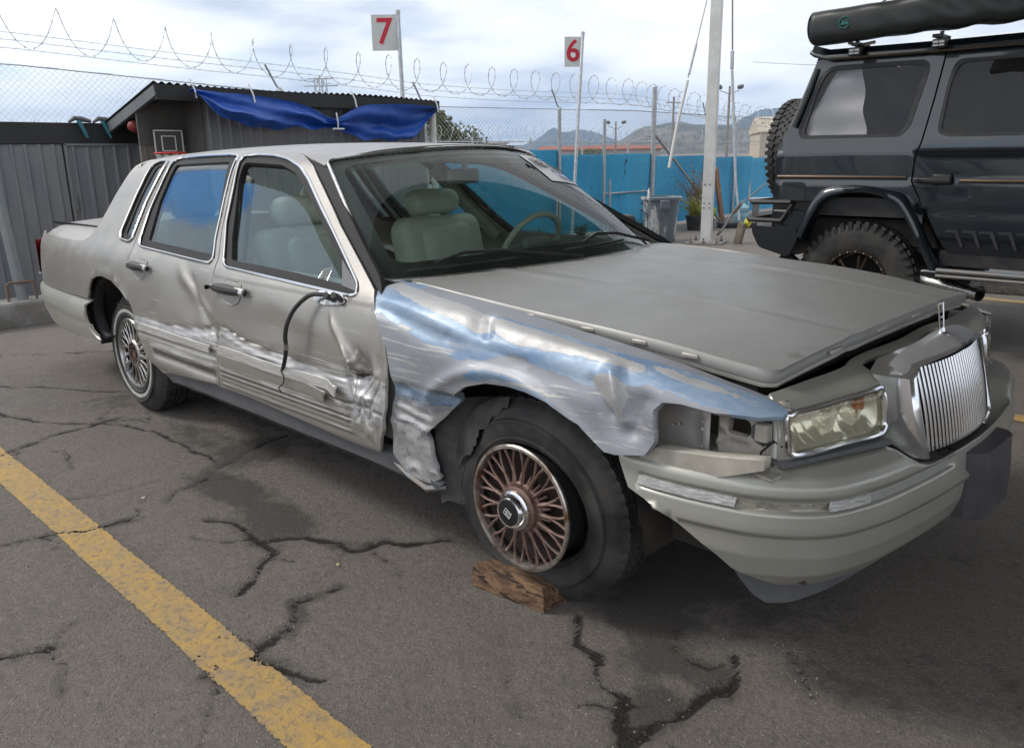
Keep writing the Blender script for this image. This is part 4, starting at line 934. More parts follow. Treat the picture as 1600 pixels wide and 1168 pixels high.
# telephone wires
m = MB()
m.tube([(-14+.42*k, 26-.1*k, 4.2-.03*k+.0008*(k-20)**2) for k in range(0, 41)], .008, 4)
o = m.build('overhead_wire', M['steel_dark']); tag(o, 'thin horizontal wire in the sky left of the off-roader spare wheel', 'wire')
m = MB(); m.tube([(-1.6, 9.5, 4.4), (-1.4, 7.5, 3.4), (-1.2, 4.6, 2.5)], .007, 4)
o = m.build('overhead_wire', M['steel_dark']); tag(o, 'short slanting wire in the sky above the black awning bag', 'wire')
# mountains: ridges given by azimuth / elevation, real distance in metres
def mountain(name, prof, dist, depth, seed, mt, label):
    az = np.array([p[0] for p in prof]); el = np.array([p[1] for p in prof]); o_ = np.argsort(az); az, el = az[o_], el[o_]
    A = np.linspace(az[0], az[-1], 300); V = []; n = 40
    for i in range(n):
        v = i/(n-1); up = math.sin(min(1, v*1.0)*math.pi/2); d = dist-depth*(1-v)
        hh = np.tan(np.radians(pch(az, el, A)))*dist
        rid = fbm(A*1.6+v*1.3, A*0+v*3.0, 1.0, 6, seed)
        z = hh*(up**1.15)*(.72+.28*v+(1-v)*.9*(rid-.5))+hh*.05*(fbm(A*9, A*0+v*6, 1, 4, seed+5)-.5)
        V.append(np.stack([1.62+np.cos(np.radians(A))*d, -2.52+np.sin(np.radians(A))*d, z-10*(1-v)], -1))
    for dd in (1.15, 1.4): V.append(np.stack([1.62+np.cos(np.radians(A))*dist*dd, -2.52+np.sin(np.radians(A))*dist*dd, V[n-1][:, 2]*(1.4-dd)*2], -1))
    m = MB(); m.grid([[tuple(p) for p in r] for r in V]); o = m.build(name, mt, smooth=80); tag(o, label, kind='structure'); return o
mt1 = mat('mountain_forest', (.035, .045, .03), .95, nscale=.0022, nmix=1, ncol=(.10, .085, .055), nlo=.35, nhi=.62)
mt2 = mat('hill_scrub', (.06, .065, .045), .95, nscale=.006, nmix=1, ncol=(.19, .165, .12), nlo=.42, nhi=.6)
mountain('mountains', [(141, .3), (137, .55), (135, .7), (133.5, .75), (132.41, 1.25), (131.54, 1.78), (130.89, 1.5), (129.82, 1.66), (128.74, 1.46), (127.2, .9), (125, .7), (123, 1.2), (121.0, 1.55), (119.95, 1.75), (119.16, 2.15), (118.0, 2.62), (116.4, 2.68), (113, 2.9), (108, 2.2), (100, 2.0), (92, 1.5)], 7800, 2600, 4, mt1, 'blue mountain range on the horizon')
mountain('hills', [(129, .15), (128, .45), (127, .95), (125.76, 1.66), (124.5, 1.86), (123.46, 2.03), (122.0, 1.83), (120.5, 1.78), (119.2, 1.62), (117, 1.2), (114, .8), (110, .3)], 3600, 1500, 11, mt2, 'brown scrub covered hill on the horizon')
hz = MB(); hz.box((-3600, 3300, 228), (9400, 10600, 475)); 
hm = bpy.data.materials.new('haze'); hm.use_nodes = True; t_ = hm.node_tree; t_.nodes.clear(); o_ = N(t_, 'ShaderNodeOutputMaterial'); pv = N(t_, 'ShaderNodeVolumePrincipled')
pv.inputs['Density'].default_value =   .000105; pv.inputs['Color'].default_value = (.42, .66, 1, 1); pv.inputs['Anisotropy'].default_value = .2; LK(t_, pv.outputs[0], o_.inputs['Volume'])
if HAZE:
    o = hz.build('haze', hm, smooth=0); tag(o, kind='stuff')
# ================================================================== the damaged sedan
SC = np.array([(.12,.885,.12),(.20,.915,.20),(.30,.942,.30),(.45,.964,.45),(.60,.974,.60),(.72,.970,.72),(.80,.960,.80),(.86,.944,.86),(.91,.918,.91),(.97,.876,.968),(1.05,.822,1.048),(1.15,.755,1.148),(1.25,.690,1.245),(1.32,.645,1.312),(1.38,.600,1.364),(1.44,.545,1.395),(1.52,.470,1.416),(1.65,.342,1.433),(1.80,.192,1.443),(2.0,0,1.447)])
WX = np.array([(-4.62,.79),(-4.55,.82),(-4.40,.868),(-4.2,.905),(-3.8,.940),(-3.3,.962),(-2.6,.973),(-1.8,.975),(-.9,.972),(-.3,.968),(.2,.955),(.5,.935),(.75,.900),(.95,.85),(1.2,.75)])
def body(x, s):
    x = np.asarray(x, float); s = np.asarray(s, float); y = pch(SC[:, 0], SC[:, 1], s); z = pch(SC[:, 0], SC[:, 2], s); w = pch(WX[:, 0], WX[:, 1], x)
    return x, -(y-(.975-w)*np.clip((2.0-s)/1.2, 0, 1)), z-.022*(x+2.15)**2*np.clip((s-1.2)/.3, 0, 1)
DS = np.array([(.60,.974,.60),(.80,.960,.80),(.86,.944,.86),(.89,.928,.889),(.93,.900,.926),(.97,.868,.952),(1.02,.815,.975),(1.10,.725,.990),(1.2,.62,.995)])
def deck(x, s):
    x = np.asarray(x, float); s = np.asarray(s, float); y = pch(DS[:, 0], DS[:, 1], s); z = pch(DS[:, 0], DS[:, 2], s); w = pch(WX[:, 0], WX[:, 1], x)
    return x, -(y-(.975-w)), z-.05*np.clip((-4.25-x)/.35, 0, 1)**2*np.clip((s-.8)/.1, 0, 1)
FS_ = np.array([(.12,.885,.12),(.20,.915,.20),(.30,.942,.30),(.45,.964,.45),(.60,.974,.60),(.72,.970,.72),(.80,.960,.80),(.86,.944,.86),(.89,.926,.888),(.93,.902,.918),(.97,.868,.938),(1.01,.825,.950),(1.05,.775,.957)])
FK = np.array([(-.65,0),(-.5,0),(-.3,.006),(0,.030),(.3,.065),(.6,.105),(.76,.14),(.87,.175)])
def fender(x, s):
    x = np.asarray(x, float); s = np.asarray(s, float); y = pch(FS_[:, 0], FS_[:, 1], s); z = pch(FS_[:, 0], FS_[:, 2], s); w = pch(WX[:, 0], WX[:, 1], x)
    return x, -(y-(.975-w)), z-pch(FK[:, 0], FK[:, 1], x)*np.clip((s-.60)/.40, 0, 1)
XF = np.array([(-.86,.72),(-.80,.785),(-.76,.812),(-.6,.868),(-.44,.904),(-.40,.895),(-.36,.858),(-.325,.842),(0,.868)])
FSEC = np.array([(.40,.0,.40),(.50,.0,.50),(.60,0,.60),(.74,0,.74),(.775,-.04,.772),(.80,-.16,.792),(.83,-.40,.806),(.87,-.65,.815),(.95,-1.15,.828)])
def fasc(y, s):
    y = np.asarray(y, float); s = np.asarray(s, float); xf = pch(XF[:, 0], XF[:, 1], -np.abs(y))
    return xf+pch(FSEC[:, 0], FSEC[:, 1], s)*(xf-.765+.03)-.06*(s-.65)*(s < .775), y, pch(FSEC[:, 0], FSEC[:, 2], s)
# front bumper: u = arc length from the middle (near side negative), s = height parameter
BP = [(.36,-.905),(.55,-.908),(.68,-.888),(.78,-.858),(.86,-.808),(.92,-.742),(.97,-.62),(1.01,-.42),(1.035,-.20),(1.045,0)]
def arclen_path(P):
    full = P+[(x, -y) for x, y in P[-2::-1]]; a = np.array(full); d = np.concatenate([[0], np.cumsum(np.hypot(*np.diff(a, axis=0).T))]); mid = d[len(P)-1]; return a, d-mid
BA, BU = arclen_path(BP)
BSEC = np.array([(.26,-.16,.285),(.30,-.11,.30),(.33,-.055,.33),(.37,-.02,.37),(.43,0,.43),(.484,.004,.484),(.490,.013,.490),(.503,.013,.503),(.509,.002,.509),(.60,-.006,.60),(.625,-.022,.622),(.645,-.055,.637),(.68,-.12,.643),(.80,-.30,.645)])
def bump(u, s):
    u = np.asarray(u, float); s = np.asarray(s, float); x = pch(BU, BA[:, 0], u); y = pch(BU, BA[:, 1], u); e = .01
    tx = pch(BU, BA[:, 0], u+e)-pch(BU, BA[:, 0], u-e); ty = pch(BU, BA[:, 1], u+e)-pch(BU, BA[:, 1], u-e); l = np.hypot(tx, ty)+1e-9
    o = np.interp(s, BSEC[:, 0], BSEC[:, 1]); z = np.interp(s, BSEC[:, 0], BSEC[:, 2]); z = z-.092*sst(.48, .33, np.abs(y))*sst(.575, .66, s)      # the ledge dips in front of the grille
    return x+ty/l*o, y-tx/l*o, z
def bu(x, y=None):   # u on the near half from x
    xs = BA[:len(BP), 0]; return float(np.interp(x, xs, BU[:len(BP)]))
# ---- paint
def carpaint(name, col, rough=.38, metal=.45, coat=.35, fade=.5, ncol=None):
    m = bpy.data.materials.new(name); m.use_nodes = True; t = m.node_tree; b = t.nodes['Principled BSDF']; tc = N(t, 'ShaderNodeTexCoord'); v = tc.outputs['Object']
    def nz(s, d=6, r=.6, st=None):
        n = N(t, 'ShaderNodeTexNoise'); n.inputs['Scale'].default_value = s; n.inputs['Detail'].default_value = d; n.inputs['Roughness'].default_value = r
        if st: mp = N(t, 'ShaderNodeMapping'); mp.inputs['Scale'].default_value = st; LK(t, v, mp.inputs[0]); LK(t, mp.outputs[0], n.inputs['Vector'])
        else: LK(t, v, n.inputs['Vector'])
        return n.outputs[0]
    def mr(x, a, b_, c=0, d=1):
        n = N(t, 'ShaderNodeMapRange'); LK(t, x, n.inputs[0])
        for i, q in enumerate((a, b_, c, d)): n.inputs[i+1].default_value = q
        return n.outputs[0]
    def mix(f, a, c):
        n = N(t, 'ShaderNodeMixRGB')
        for i, q in enumerate((f, a, c)):
            if isinstance(q, tuple): n.inputs[i].default_value = (*q, 1)
            elif isinstance(q, (int, float)): n.inputs[i].default_value = q
            else: LK(t, q, n.inputs[i])
        return n.outputs[0]
    def at(n): a = N(t, 'ShaderNodeAttribute'); a.attribute_name = n; return a.outputs['Fac']
    def add(a, b_): n = N(t, 'ShaderNodeMath', operation='ADD'); LK(t, a, n.inputs[0]); LK(t, b_, n.inputs[1]); return n.outputs[0]
    c = mix(mr(nz(2.2, 5), .35, .65, 0, fade), col, ncol or tuple(q*.86 for q in col)); dust = mr(nz(26, 8, .7), .5, .75, 0, .22); c = mix(dust, c, (.34, .31, .27)); c = mix(mr(nz(70, 3, .6), .735, .75, 0, .8), c, (.06, .055, .05)); c = mix(mr(nz(5, 9, .75, (1, 2.5, 1)), .60, .68, 0, .25), c, (.25, .24, .22))
    jag = mr(nz(22, 10, .72), .25, .75, -.33, .33); fine = mr(nz(45, 8, .7), .3, .7, -.3, .3); str_ = mr(nz(30, 6, .65, (.12, 1, 3.5)), .35, .65, -.5, .5)
    # bare bright metal, undercoat with reflected sky blue painted in and dark grime where the panel was hit
    blue = mr(add(at('blue'), jag), .48, .53); bare = mr(add(at('bare'), jag), .48, .525); dirt = mr(add(at('grime'), fine), .45, .75); scr = mr(add(at('scratch'), str_), .58, .66)
    jag2 = mr(nz(11, 7, .7), .35, .65); bcol = mix(mr(nz(5, 8, .7, (.5, 1, 1.6)), .38, .62), (.15, .24, .37), (.30, .38, .48)); bcol = mix(mr(nz(30, 7, .7, (.3, 1, 2)), .55, .68, 0, .7), bcol, (.42, .44, .47)); c = mix(blue, c, bcol)
    c = mix(scr, c, (.44, .44, .43)); c = mix(bare, c, mix(mr(nz(9, 7, .7, (.4, 1, 2)), .35, .65), (.44, .44, .44), (.33, .33, .335))); c = mix(dirt, c, (.055, .048, .04)); LK(t, c, b.inputs['Base Color'])
    mm = N(t, 'ShaderNodeMath', operation='MAXIMUM'); LK(t, bare, mm.inputs[0]); LK(t, scr, mm.inputs[1])
    mx2 = N(t, 'ShaderNodeMath', operation='MAXIMUM'); LK(t, mm.outputs[0], mx2.inputs[0]); LK(t, blue, mx2.inputs[1])
    LK(t, mr(mx2.outputs[0], 0, 1, metal, .3), b.inputs['Metallic']); ro = mix(mr(nz(7, 6), .3, .7), (rough-.05,)*3, (rough+.09,)*3); r2 = mix(mx2.outputs[0], ro, mix(jag2, (.40, .40, .40), (.56, .56, .56))); r3 = mix(dirt, r2, (.8, .8, .8)); LK(t, r3, b.inputs['Roughness'])
    b.inputs['Coat Weight'].default_value = coat; b.inputs['Coat Roughness'].default_value = .2
    bp = N(t, 'ShaderNodeBump'); bp.inputs['Strength'].default_value = .25; bp.inputs['Distance'].default_value = .002
    hh = add(bare, blue); LK(t, hh, bp.inputs['Height']); LK(t, bp.outputs[0], b.inputs['Normal'])
    return m
PAINT = carpaint('champagne_paint', (.34, .325, .30), .38, .5)
PHOOD = carpaint('faded_hood_paint', (.25, .248, .238), .47, .25, .15, .2)
PBUMP = carpaint('bumper_paint', (.40, .40, .355), .36, .4, .3)
PFEND = carpaint('fender_undercoat', (.29, .30, .33), .48, .4, .05, .5, (.235, .25, .285))
GASK = mat('window_gasket', (.014, .014, .015), .62, spec=.3)
GLS = glassmat('side_glass', (.62, .74, .72), 2.3, 1.0, 0, .12); WGL = glassmat('windscreen_glass', (.80, .93, .86), 1.42, .55)
car = thing('damaged_sedan', 'champagne grey four door sedan with crumpled scraped side and blue grey peeled front fender', 'car')
ATT0 = dict(blue=lambda a, b: 0*a, bare=lambda a, b: 0*a, grime=lambda a, b: 0*a, scratch=lambda a, b: 0*a)
def G2(x, s, cx, cs, ax, as_, ang=0):
    c, n = math.cos(ang), math.sin(ang); dx, ds = x-cx, s-cs; a = dx*c+ds*n; b = -dx*n+ds*c; return np.exp(-(a/ax)**2-(b/as_)**2)
def ridge(s, c, w): return np.exp(-((s-c)/w)**2)
def cladding(x, s):
    """lower body moulding: proud band with three grooves"""
    on = sst(-4.7, -4.6, x)
    d = .010*sst(.628, .606, s)*sst(.355, .40, s)
    seg = np.maximum(sst(-2.43, -2.40, x)*sst(-1.735, -1.755, x), sst(-1.70, -1.675, x)*sst(-.70, -.74, x))
    for c in (.484, .464, .444): d = d-.0085*ridge(s, c, .0062)*seg
    d = d+.004*sst(.505, .495, s)*sst(.42, .43, s)*seg
    d = d-.005*ridge(s, .535, .005)
    return d*on
def damage(x, s):
    """push-in and folds left by the scrape along both doors"""
    n1 = fbm(x*1.0, s*2.6, 4, 4, 21)-.5; n2 = fbm(x, s*1.7, 14, 4, 5)-.5; n3 = fbm(x, s, 40, 3, 8)-.5
    band = sst(-2.66, -2.56, x)*sst(-.50, -.58, x)
    line = .618+.035*np.exp(-((x+1.66)/.16)**2)+.018*np.sin(x*3.1)
    d = -.0055*ridge(s, line, .024)*band - .0045*ridge(s, line+.012, .0045)*band*(.4+1.2*fbm(x, s*0, 8, 3, 5)) + .004*ridge(s, line-.022, .007)*band + band*ridge(s, line-.005, .035)*(n2*.006+(fbm(x*.6, s*6, 22, 3, 6)-.5)*.0032)
    # rear door: long dent that deepens to the front seam with a diagonal crease
    g = G2(x, s, -1.90, .745, .26, .13, -.35); d = d-.020*g*sst(-2.5, -2.1, x)*sst(-1.66, -1.74, x)
    cr = np.abs((s-.885)+(x+2.10)*.48); d = d+.008*np.exp(-(cr/.03)**2)*sst(-2.16, -2.02, x)*sst(-1.70, -1.80, x)
    cr2 = np.abs((s-.79)+(x+1.90)*1.15); d = d-.010*np.exp(-(cr2/.035)**2)*sst(.90, .84, s)*sst(.60, .66, s)*sst(-2.1, -2.0, x)*sst(-1.70, -1.76, x)
    d = d-.012*G2(x, s, -1.735, .63, .07, .09)+n2*.02*G2(x, s, -1.72, .63, .05, .06)
    # front door: shallow wave, torn and crumpled front corner
    d = d-.008*G2(x, s, -1.30, .74, .30, .07, .1)+.006*G2(x, s, -1.05, .80, .25, .05, -.2)
    d = d-.024*G2(x, s, -.645, .665, .05, .045)+.014*G2(x, s, -.70, .70, .018, .06, .8)-.012*G2(x, s, -.56, .78, .04, .15)
    k = sst(-.78, -.70, x)*sst(.75, .66, s)*sst(.40, .47, s); d = d+k*((np.abs(fbm(x*1.6, s, 8, 2, 44)-.5)*-.075+.008)+n2*.010)
    d = d+.010*sst(-.85, -.8, x)*np.exp(-(np.abs(s-.885+(x+.9)*.9)/.02)**2)*sst(-.6, -.7, x)
    cr3 = segdist(np.asarray(x), np.asarray(s), [(-.715, .66), (-.665, .705), (-.655, .735)], closed=False); cr4 = segdist(np.asarray(x), np.asarray(s), [(-.655, .735), (-.60, .655), (-.67, .63)], closed=False)
    d = d+.008*np.exp(-(cr3/.008)**2)-.010*np.exp(-(cr4/.010)**2)
    for fx, fs, w in ((-.70, .56, .006), (-.655, .54, .008), (-.60, .52, .006), (-.675, .49, .007), (-.615, .60, .007)):
        d = d-w*1.3*np.exp(-(np.abs((x-fx)*.9+(s-fs)*(.35 if fx < -.65 else -.5))/.007)**2)*sst(.47, .50, s)*sst(.66, .63, s)*sst(-.74, -.71, x)
    return d
def side_disp(x, s): return cladding(x, s)*(1-.5*ridge(s, .61, .03))+damage(x, s)-.0015*ridge(s, .886, .004)
def bare_side(x, s):
    band = sst(-2.64, -2.58, x)*sst(-.50, -.56, x); line = .625+.03*np.exp(-((x+1.66)/.16)**2)+.01*np.sin(x*3.1)
    b = .78*ridge(s, line-.012, .034)*band*(.45+.75*fbm(x, s*3, 5, 3, 77))+.25*ridge(s, .60, .02)*band
    b = np.maximum(b, .62*sst(-.72, -.68, x)*sst(.66, .63, s)*sst(.46, .50, s)); b = np.maximum(b, .62*ridge(s, .585, .012)*sst(-1.70, -1.6, x)*sst(-.7, -.8, x))
    return b
def grime_side(x, s):
    g = .62*G2(x, s, -1.72, .62, .05, .05)+.55*G2(x, s, -.66, .655, .04, .03)+.42*G2(x, s, -2.62, .66, .04, .05)+.35*G2(x, s, -.71, .50, .03, .05)
    band = sst(-2.66, -2.56, x)*sst(-.50, -.58, x); return g+.42*ridge(s, .642+.035*np.exp(-((x+1.66)/.16)**2), .008)*band
SIDE = dict(blue=lambda a, b: 0*a, bare=bare_side, grime=grime_side, scratch=lambda x, s: .30*sst(.68, .63, s)*sst(.40, .5, s)*sst(-2.6, -2.5, x)+.34*G2(x, s, -.8, .6, .3, .08)+.16)
clean = dict(disp=cladding)
# ---- outlines in (x, s), read off the photograph through the calibrated camera
arch_r = [(-3.40,.40),(-3.37,.45),(-3.352,.526),(-3.30,.612),(-3.242,.691),(-3.178,.745),(-3.10,.768),(-3.024,.778),(-2.882,.767),(-2.751,.73),(-2.665,.684)]
q_front = [(-2.69,.80),(-2.705,.90),(-2.722,.955),(-2.778,1.1),(-2.803,1.3),(-2.818,1.40),(-2.795,1.452)]
QW = rnd([(-3.025,1.372),(-2.985,1.402),(-2.885,1.402),(-2.836,1.352),(-2.826,1.166),(-2.768,.985),(-2.800,.968),(-2.918,.975),(-2.955,1.004),(-2.998,1.188)], .02)
QG = rnd([(-2.968,1.365),(-2.885,1.368),(-2.858,1.174),(-2.808,1.002),(-2.902,1.002),(-2.955,1.171)], .015)
roof_front = [(-1.578,1.442),(-1.47,1.405),(-1.327,1.366),(-1.278,1.40),(-1.205,1.50),(-1.12,1.70),(-1.085,2.0)]
shell = [(-4.60,.600),(-3.29,.628)]+[(-3.262,.66)]+arch_r[4:]+q_front+[(-2.40,1.458),(-2.07,1.458),(-1.62,1.455)]+roof_front+[(-3.20,2.0),(-3.22,1.7),(-3.26,1.5),(-3.30,1.38),(-3.318,1.25),(-3.335,1.085),(-3.352,1.02),(-3.39,.965),(-3.46,.935),(-3.7,.928),(-4.61,.928)]
d1 = panel_data(body, shell, [QW], step=.04, sign=1, disp=lambda x, s: cladding(x, s)*.0+.006*np.exp(-((np.hypot((x+2.99)*1.0, (s-.32)*1.0)-.47)/.018)**2)*sst(.60, .7, s)-.0015*ridge(s, .898, .004)+.012*G2(x,s,-2.66,.72,.03,.05)*0, attrs=ATT0)
mesh_from('body_shell', join_data([d1, mirror_data(d1)]), PAINT, car)
dk_ = [(-4.61,.926),(-3.7,.926),(-3.40,.930),(-3.36,.98),(-3.34,1.10),(-4.50,1.10),(-4.60,1.05)]
dd = panel_data(deck, dk_, step=.05, sign=1, attrs=ATT0)
mesh_from('quarter_deck', dd, PAINT, car); mesh_from('quarter_deck', mirror_data(dd), PAINT, car)
# trunk lid
G = []
for x in np.linspace(-4.50, -3.42, 20):
    G.append([(x, y, 1.006-.03*(abs(y)/.70)**2.5-.05*max(0, (-4.25-x)/.3)**2+.012) for y in np.linspace(-.70, .70, 25)])
tl = MB(); tl.grid(G); tl.grid([[G[0][j] for j in range(25)], [(-4.56, G[0][j][1], G[0][j][2]-.05) for j in range(25)], [(-4.60, G[0][j][1], .66) for j in range(25)]])
tl.grid([[G[i][0] for i in range(20)], [(G[i][0][0], -.705, G[i][0][2]-.018) for i in range(20)]]); tl.build('trunk_lid', PAINT, car, smooth=50)
tb_ = MB(); tb_.box((-4.02, -.71, .985), (1.0, .012, .02)); tb_.build('trunk_seal', GASK, car, smooth=0)
# rear bumper and tail panel
RP = [(-3.20,-.966),(-3.355,-.962),(-3.8,-.945),(-4.2,-.912),(-4.42,-.875),(-4.58,-.80),(-4.67,-.66),(-4.71,-.4),(-4.73,0)]
RA, RU = arclen_path(RP)
def rbump(u, s):
    u = np.asarray(u, float); s = np.asarray(s, float); x = pch(RU, RA[:, 0], u); y = pch(RU, RA[:, 1], u); e = .01
    tx = pch(RU, RA[:, 0], u+e)-pch(RU, RA[:, 0], u-e); ty = pch(RU, RA[:, 1], u+e)-pch(RU, RA[:, 1], u-e); l = np.hypot(tx, ty)+1e-9
    o = np.interp(s, [.28, .36, .45, .55, .585, .60, .62], [-.07, -.028, 0, .010, .010, 0, -.03]); return x-ty/l*o, y+tx/l*o, s+0*u
rd = lambda u, s: -.0035*(ridge(s, .562, .004)+ridge(s, .545, .004)+ridge(s, .528, .004)+ridge(s, .485, .005)+ridge(s, .47, .004))
ru0 = RU[0]; panel('rear_bumper', rbump, [(ru0+.03, .384), (ru0+.25, .370), (ru0+.6, .345), (ru0+1.05, .33), (ru0+1.40, .32), (0, .31), (-ru0-1.40, .32), (-ru0-.25, .370), (-ru0-.03, .384), (-ru0-.10, .405), (-ru0-.145, .44), (-ru0-.155, .50), (-ru0-.145, .56), (-ru0-.10, .62), (ru0+.10, .62), (ru0+.145, .56), (ru0+.155, .50), (ru0+.145, .44), (ru0+.10, .405)], PBUMP, car, step=.04, sign=-1, disp=rd, attrs=ATT0)
MB().box((-4.60, 0, .76), (.05, 1.5, .30)).build('tail_panel', PAINT, car, smooth=0)
red = mat('tail_lamp_red', (.30, .008, .012), .12, coat=1.0)
for s in (-1, 1):
    m = MB(); m.grid([[(x, s*y, z) for x, y in ((-4.52, .842), (-4.585, .815), (-4.625, .76), (-4.635, .55), (-4.64, .40))] for z in (.655, .70, .84, .875)]); m.build('tail_lamp', red, car)
    m = MB(); m.tube([(-4.50, s*.852, .655), (-4.585, s*.822, .652), (-4.63, s*.76, .65)], .008, 6); m.build('tail_lamp_trim', M['chrome_dull'], car)
# ---- doors
RW = rnd([(-2.800,1.402),(-2.765,1.432),(-2.228,1.438),(-2.130,1.425),(-2.088,1.380),(-2.003,1.213),(-1.897,1.037),(-1.828,.955),(-1.842,.936),(-1.9,.934),(-2.62,.955),(-2.665,.970),(-2.739,1.127),(-2.772,1.326)], .022)
RG = rnd([(-2.735,1.372),(-2.16,1.384),(-2.03,1.192),(-1.878,.972),(-2.587,.991),(-2.69,1.17)], .015)
FW = rnd([(-2.072,1.418),(-2.046,1.383),(-1.974,1.274),(-1.868,1.101),(-1.722,.948),(-1.68,.930),(-1.2,.918),(-.75,.906),(-.715,.915),(-.735,.945),(-.915,1.044),(-1.177,1.186),(-1.376,1.303),(-1.48,1.351),(-1.633,1.395),(-1.792,1.424),(-1.964,1.434)], .02)
FG = rnd([(-2.00,1.366),(-1.983,1.380),(-1.66,1.366),(-1.502,1.327),(-1.333,1.242),(-1.087,1.107),(-.90,1.01),(-.83,.940),(-1.2,.955),(-1.678,.962),(-1.764,1.044),(-1.96,1.287)], .015)
bseam = [(-2.072,1.455),(-2.058,1.38),(-1.985,1.24),(-1.88,1.07),(-1.785,.955),(-1.765,.88),(-1.725,.685),(-1.712,.506),(-1.728,.405)]
g_ = .004
rear_door = [(a-g_, b) for a, b in bseam]+[(-1.758,.412),(-2.0,.392),(-2.272,.366),(-2.386,.345),(-2.485,.396),(-2.54,.452),(-2.598,.56),(-2.615,.644),(-2.662,.69)]+[(a+2*g_, b-.0) for a, b in q_front[:-1]]+[(-2.785,1.450),(-2.45,1.453)]
front_door = [(a+g_, b) for a, b in bseam[::-1]]+[(-1.63,1.450),(-1.578,1.437),(-1.411,1.366),(-1.238,1.265),(-1.014,1.133),(-.816,1.031),(-.635,.937),(-.600,.888),(-.518,.766),(-.494,.669),(-.496,.567),(-.528,.481),(-.566,.385),(-.725,.380),(-1.067,.396),(-1.47,.411)]
def door_set(sd, m_paint, disp, at, fine):
    """both doors of one side; sd=-1 near side"""
    mir = (lambda d: d) if sd < 0 else mirror_data
    def MP(name, fn, out, mt, par, holes=(), **k):
        d = panel_data(fn, out, holes, sign=1, **k); return mesh_from(name, mir(d), mt, par)
    objs = []
    for nm, out, w, gl in (('rear_door', rear_door, RW, RG), ('front_door', front_door, FW, FG)):
        o = MP(nm, body, out, m_paint, car, [w], step=.035, disp=disp, attrs=at, fine=fine[nm] if fine else None)
        wf = MP('window_gasket', body, w, GASK, o, [gl], step=.05, flange=.03, disp=lambda a, b: -.004+0*a)
        for k, off in ((0, .002),):
            m = MB(); m.tube([(p[0], p[1]*-sd, p[2]) for p in loop3(body, w, off, 1, .03)], .0065, 8, closed=True); m.build('window_trim', M['chrome'], o)
            inn = [(a*.985+np.mean([q[0] for q in w])*.015, b*.975+np.mean([q[1] for q in w])*.025) for a, b in w]
        if nm == 'rear_door' or sd > 0: MP('window_glass', body, gl, GLS, o, step=.06, flange=.004, disp=lambda a, b: -.012+0*a)
        objs.append(o)
    q = MP('quarter_gasket', body, QW, GASK, car, [QG], step=.05, flange=.02, disp=lambda a, b: -.004+0*a)
    m = MB(); m.tube([(p[0], p[1]*-sd, p[2]) for p in loop3(body, QW, .005, 1, .05)], .0075, 8, closed=True); m.build('quarter_trim', M['chrome_dull'], car)
    MP('quarter_glass', body, QG, GLS, car, step=.06, flange=.004, disp=lambda a, b: -.009+0*a)
    return objs
fine = {'rear_door': (.013, (-2.68, .52, -1.70, .93)), 'front_door': (.012, (-1.74, .36, -.48, .93))}
rdo, fdo = door_set(-1, PAINT, side_disp, SIDE, fine)
door_set(1, PAINT, cladding, ATT0, None)
# half lowered front glass, tilted in its frame
FGL = rnd([(-1.944,1.262),(-1.936,1.284),(-1.892,1.288),(-1.688,1.268),(-1.52,1.246),(-1.415,1.221),(-1.291,1.17),(-1.104,1.069),(-.932,.987),(-.845,.943),(-1.671,.958)], .03)
panel('window_glass', body, FGL, GLS, fdo, step=.05, flange=.004, sign=1, disp=lambda a, b: -.020+0*a, label='half lowered door glass tilted in its frame')
panel('mirror_sail', body, [(-.898,1.018),(-.825,.935),(-.73,.924),(-.752,.949)], M['grey_rubber'], fdo, step=.03, flange=.004, sign=1, disp=lambda a, b: .000+0*a)
# chrome and silver strips on the lower doors
def strip(name, par, x0, x1, sc, h, mt, off=.012, bend=None, attrs=None):
    poly = [(x0, sc-h/2), (x1, sc-h/2), (x1+.01, sc+h/2), (x0+.01, sc+h/2)]
    return panel(name, body, poly, mt, par, step=.02, flange=.008, sign=1, disp=lambda x, s: off+.004+.010*sst(.004, .010, np.minimum(np.abs(s-(sc-h/2)), np.abs(s-(sc+h/2))))*.5+(bend(x, s) if bend else 0), attrs=attrs)
alu = mat('scuffed_aluminium', (.66, .66, .65), .38, .45, nscale=22, nmix=.7, ncol=(.42, .40, .37), stretch=(.3, 1, 3), bump=.15, bscale=60)
strip('side_moulding', rdo, -2.53, -1.755, .574, .034, alu)
strip('side_moulding', fdo, -1.672, -.74, .583, .040, alu, .014, bend=lambda x, s: .03*sst(-.86, -.74, x)+.006*np.sin(x*9))
strip('lower_moulding', fdo, -1.69, -.84, .542, .040, PAINT, .010, bend=lambda x, s: .018*sst(-1.0, -.84, x), attrs=ATT0)
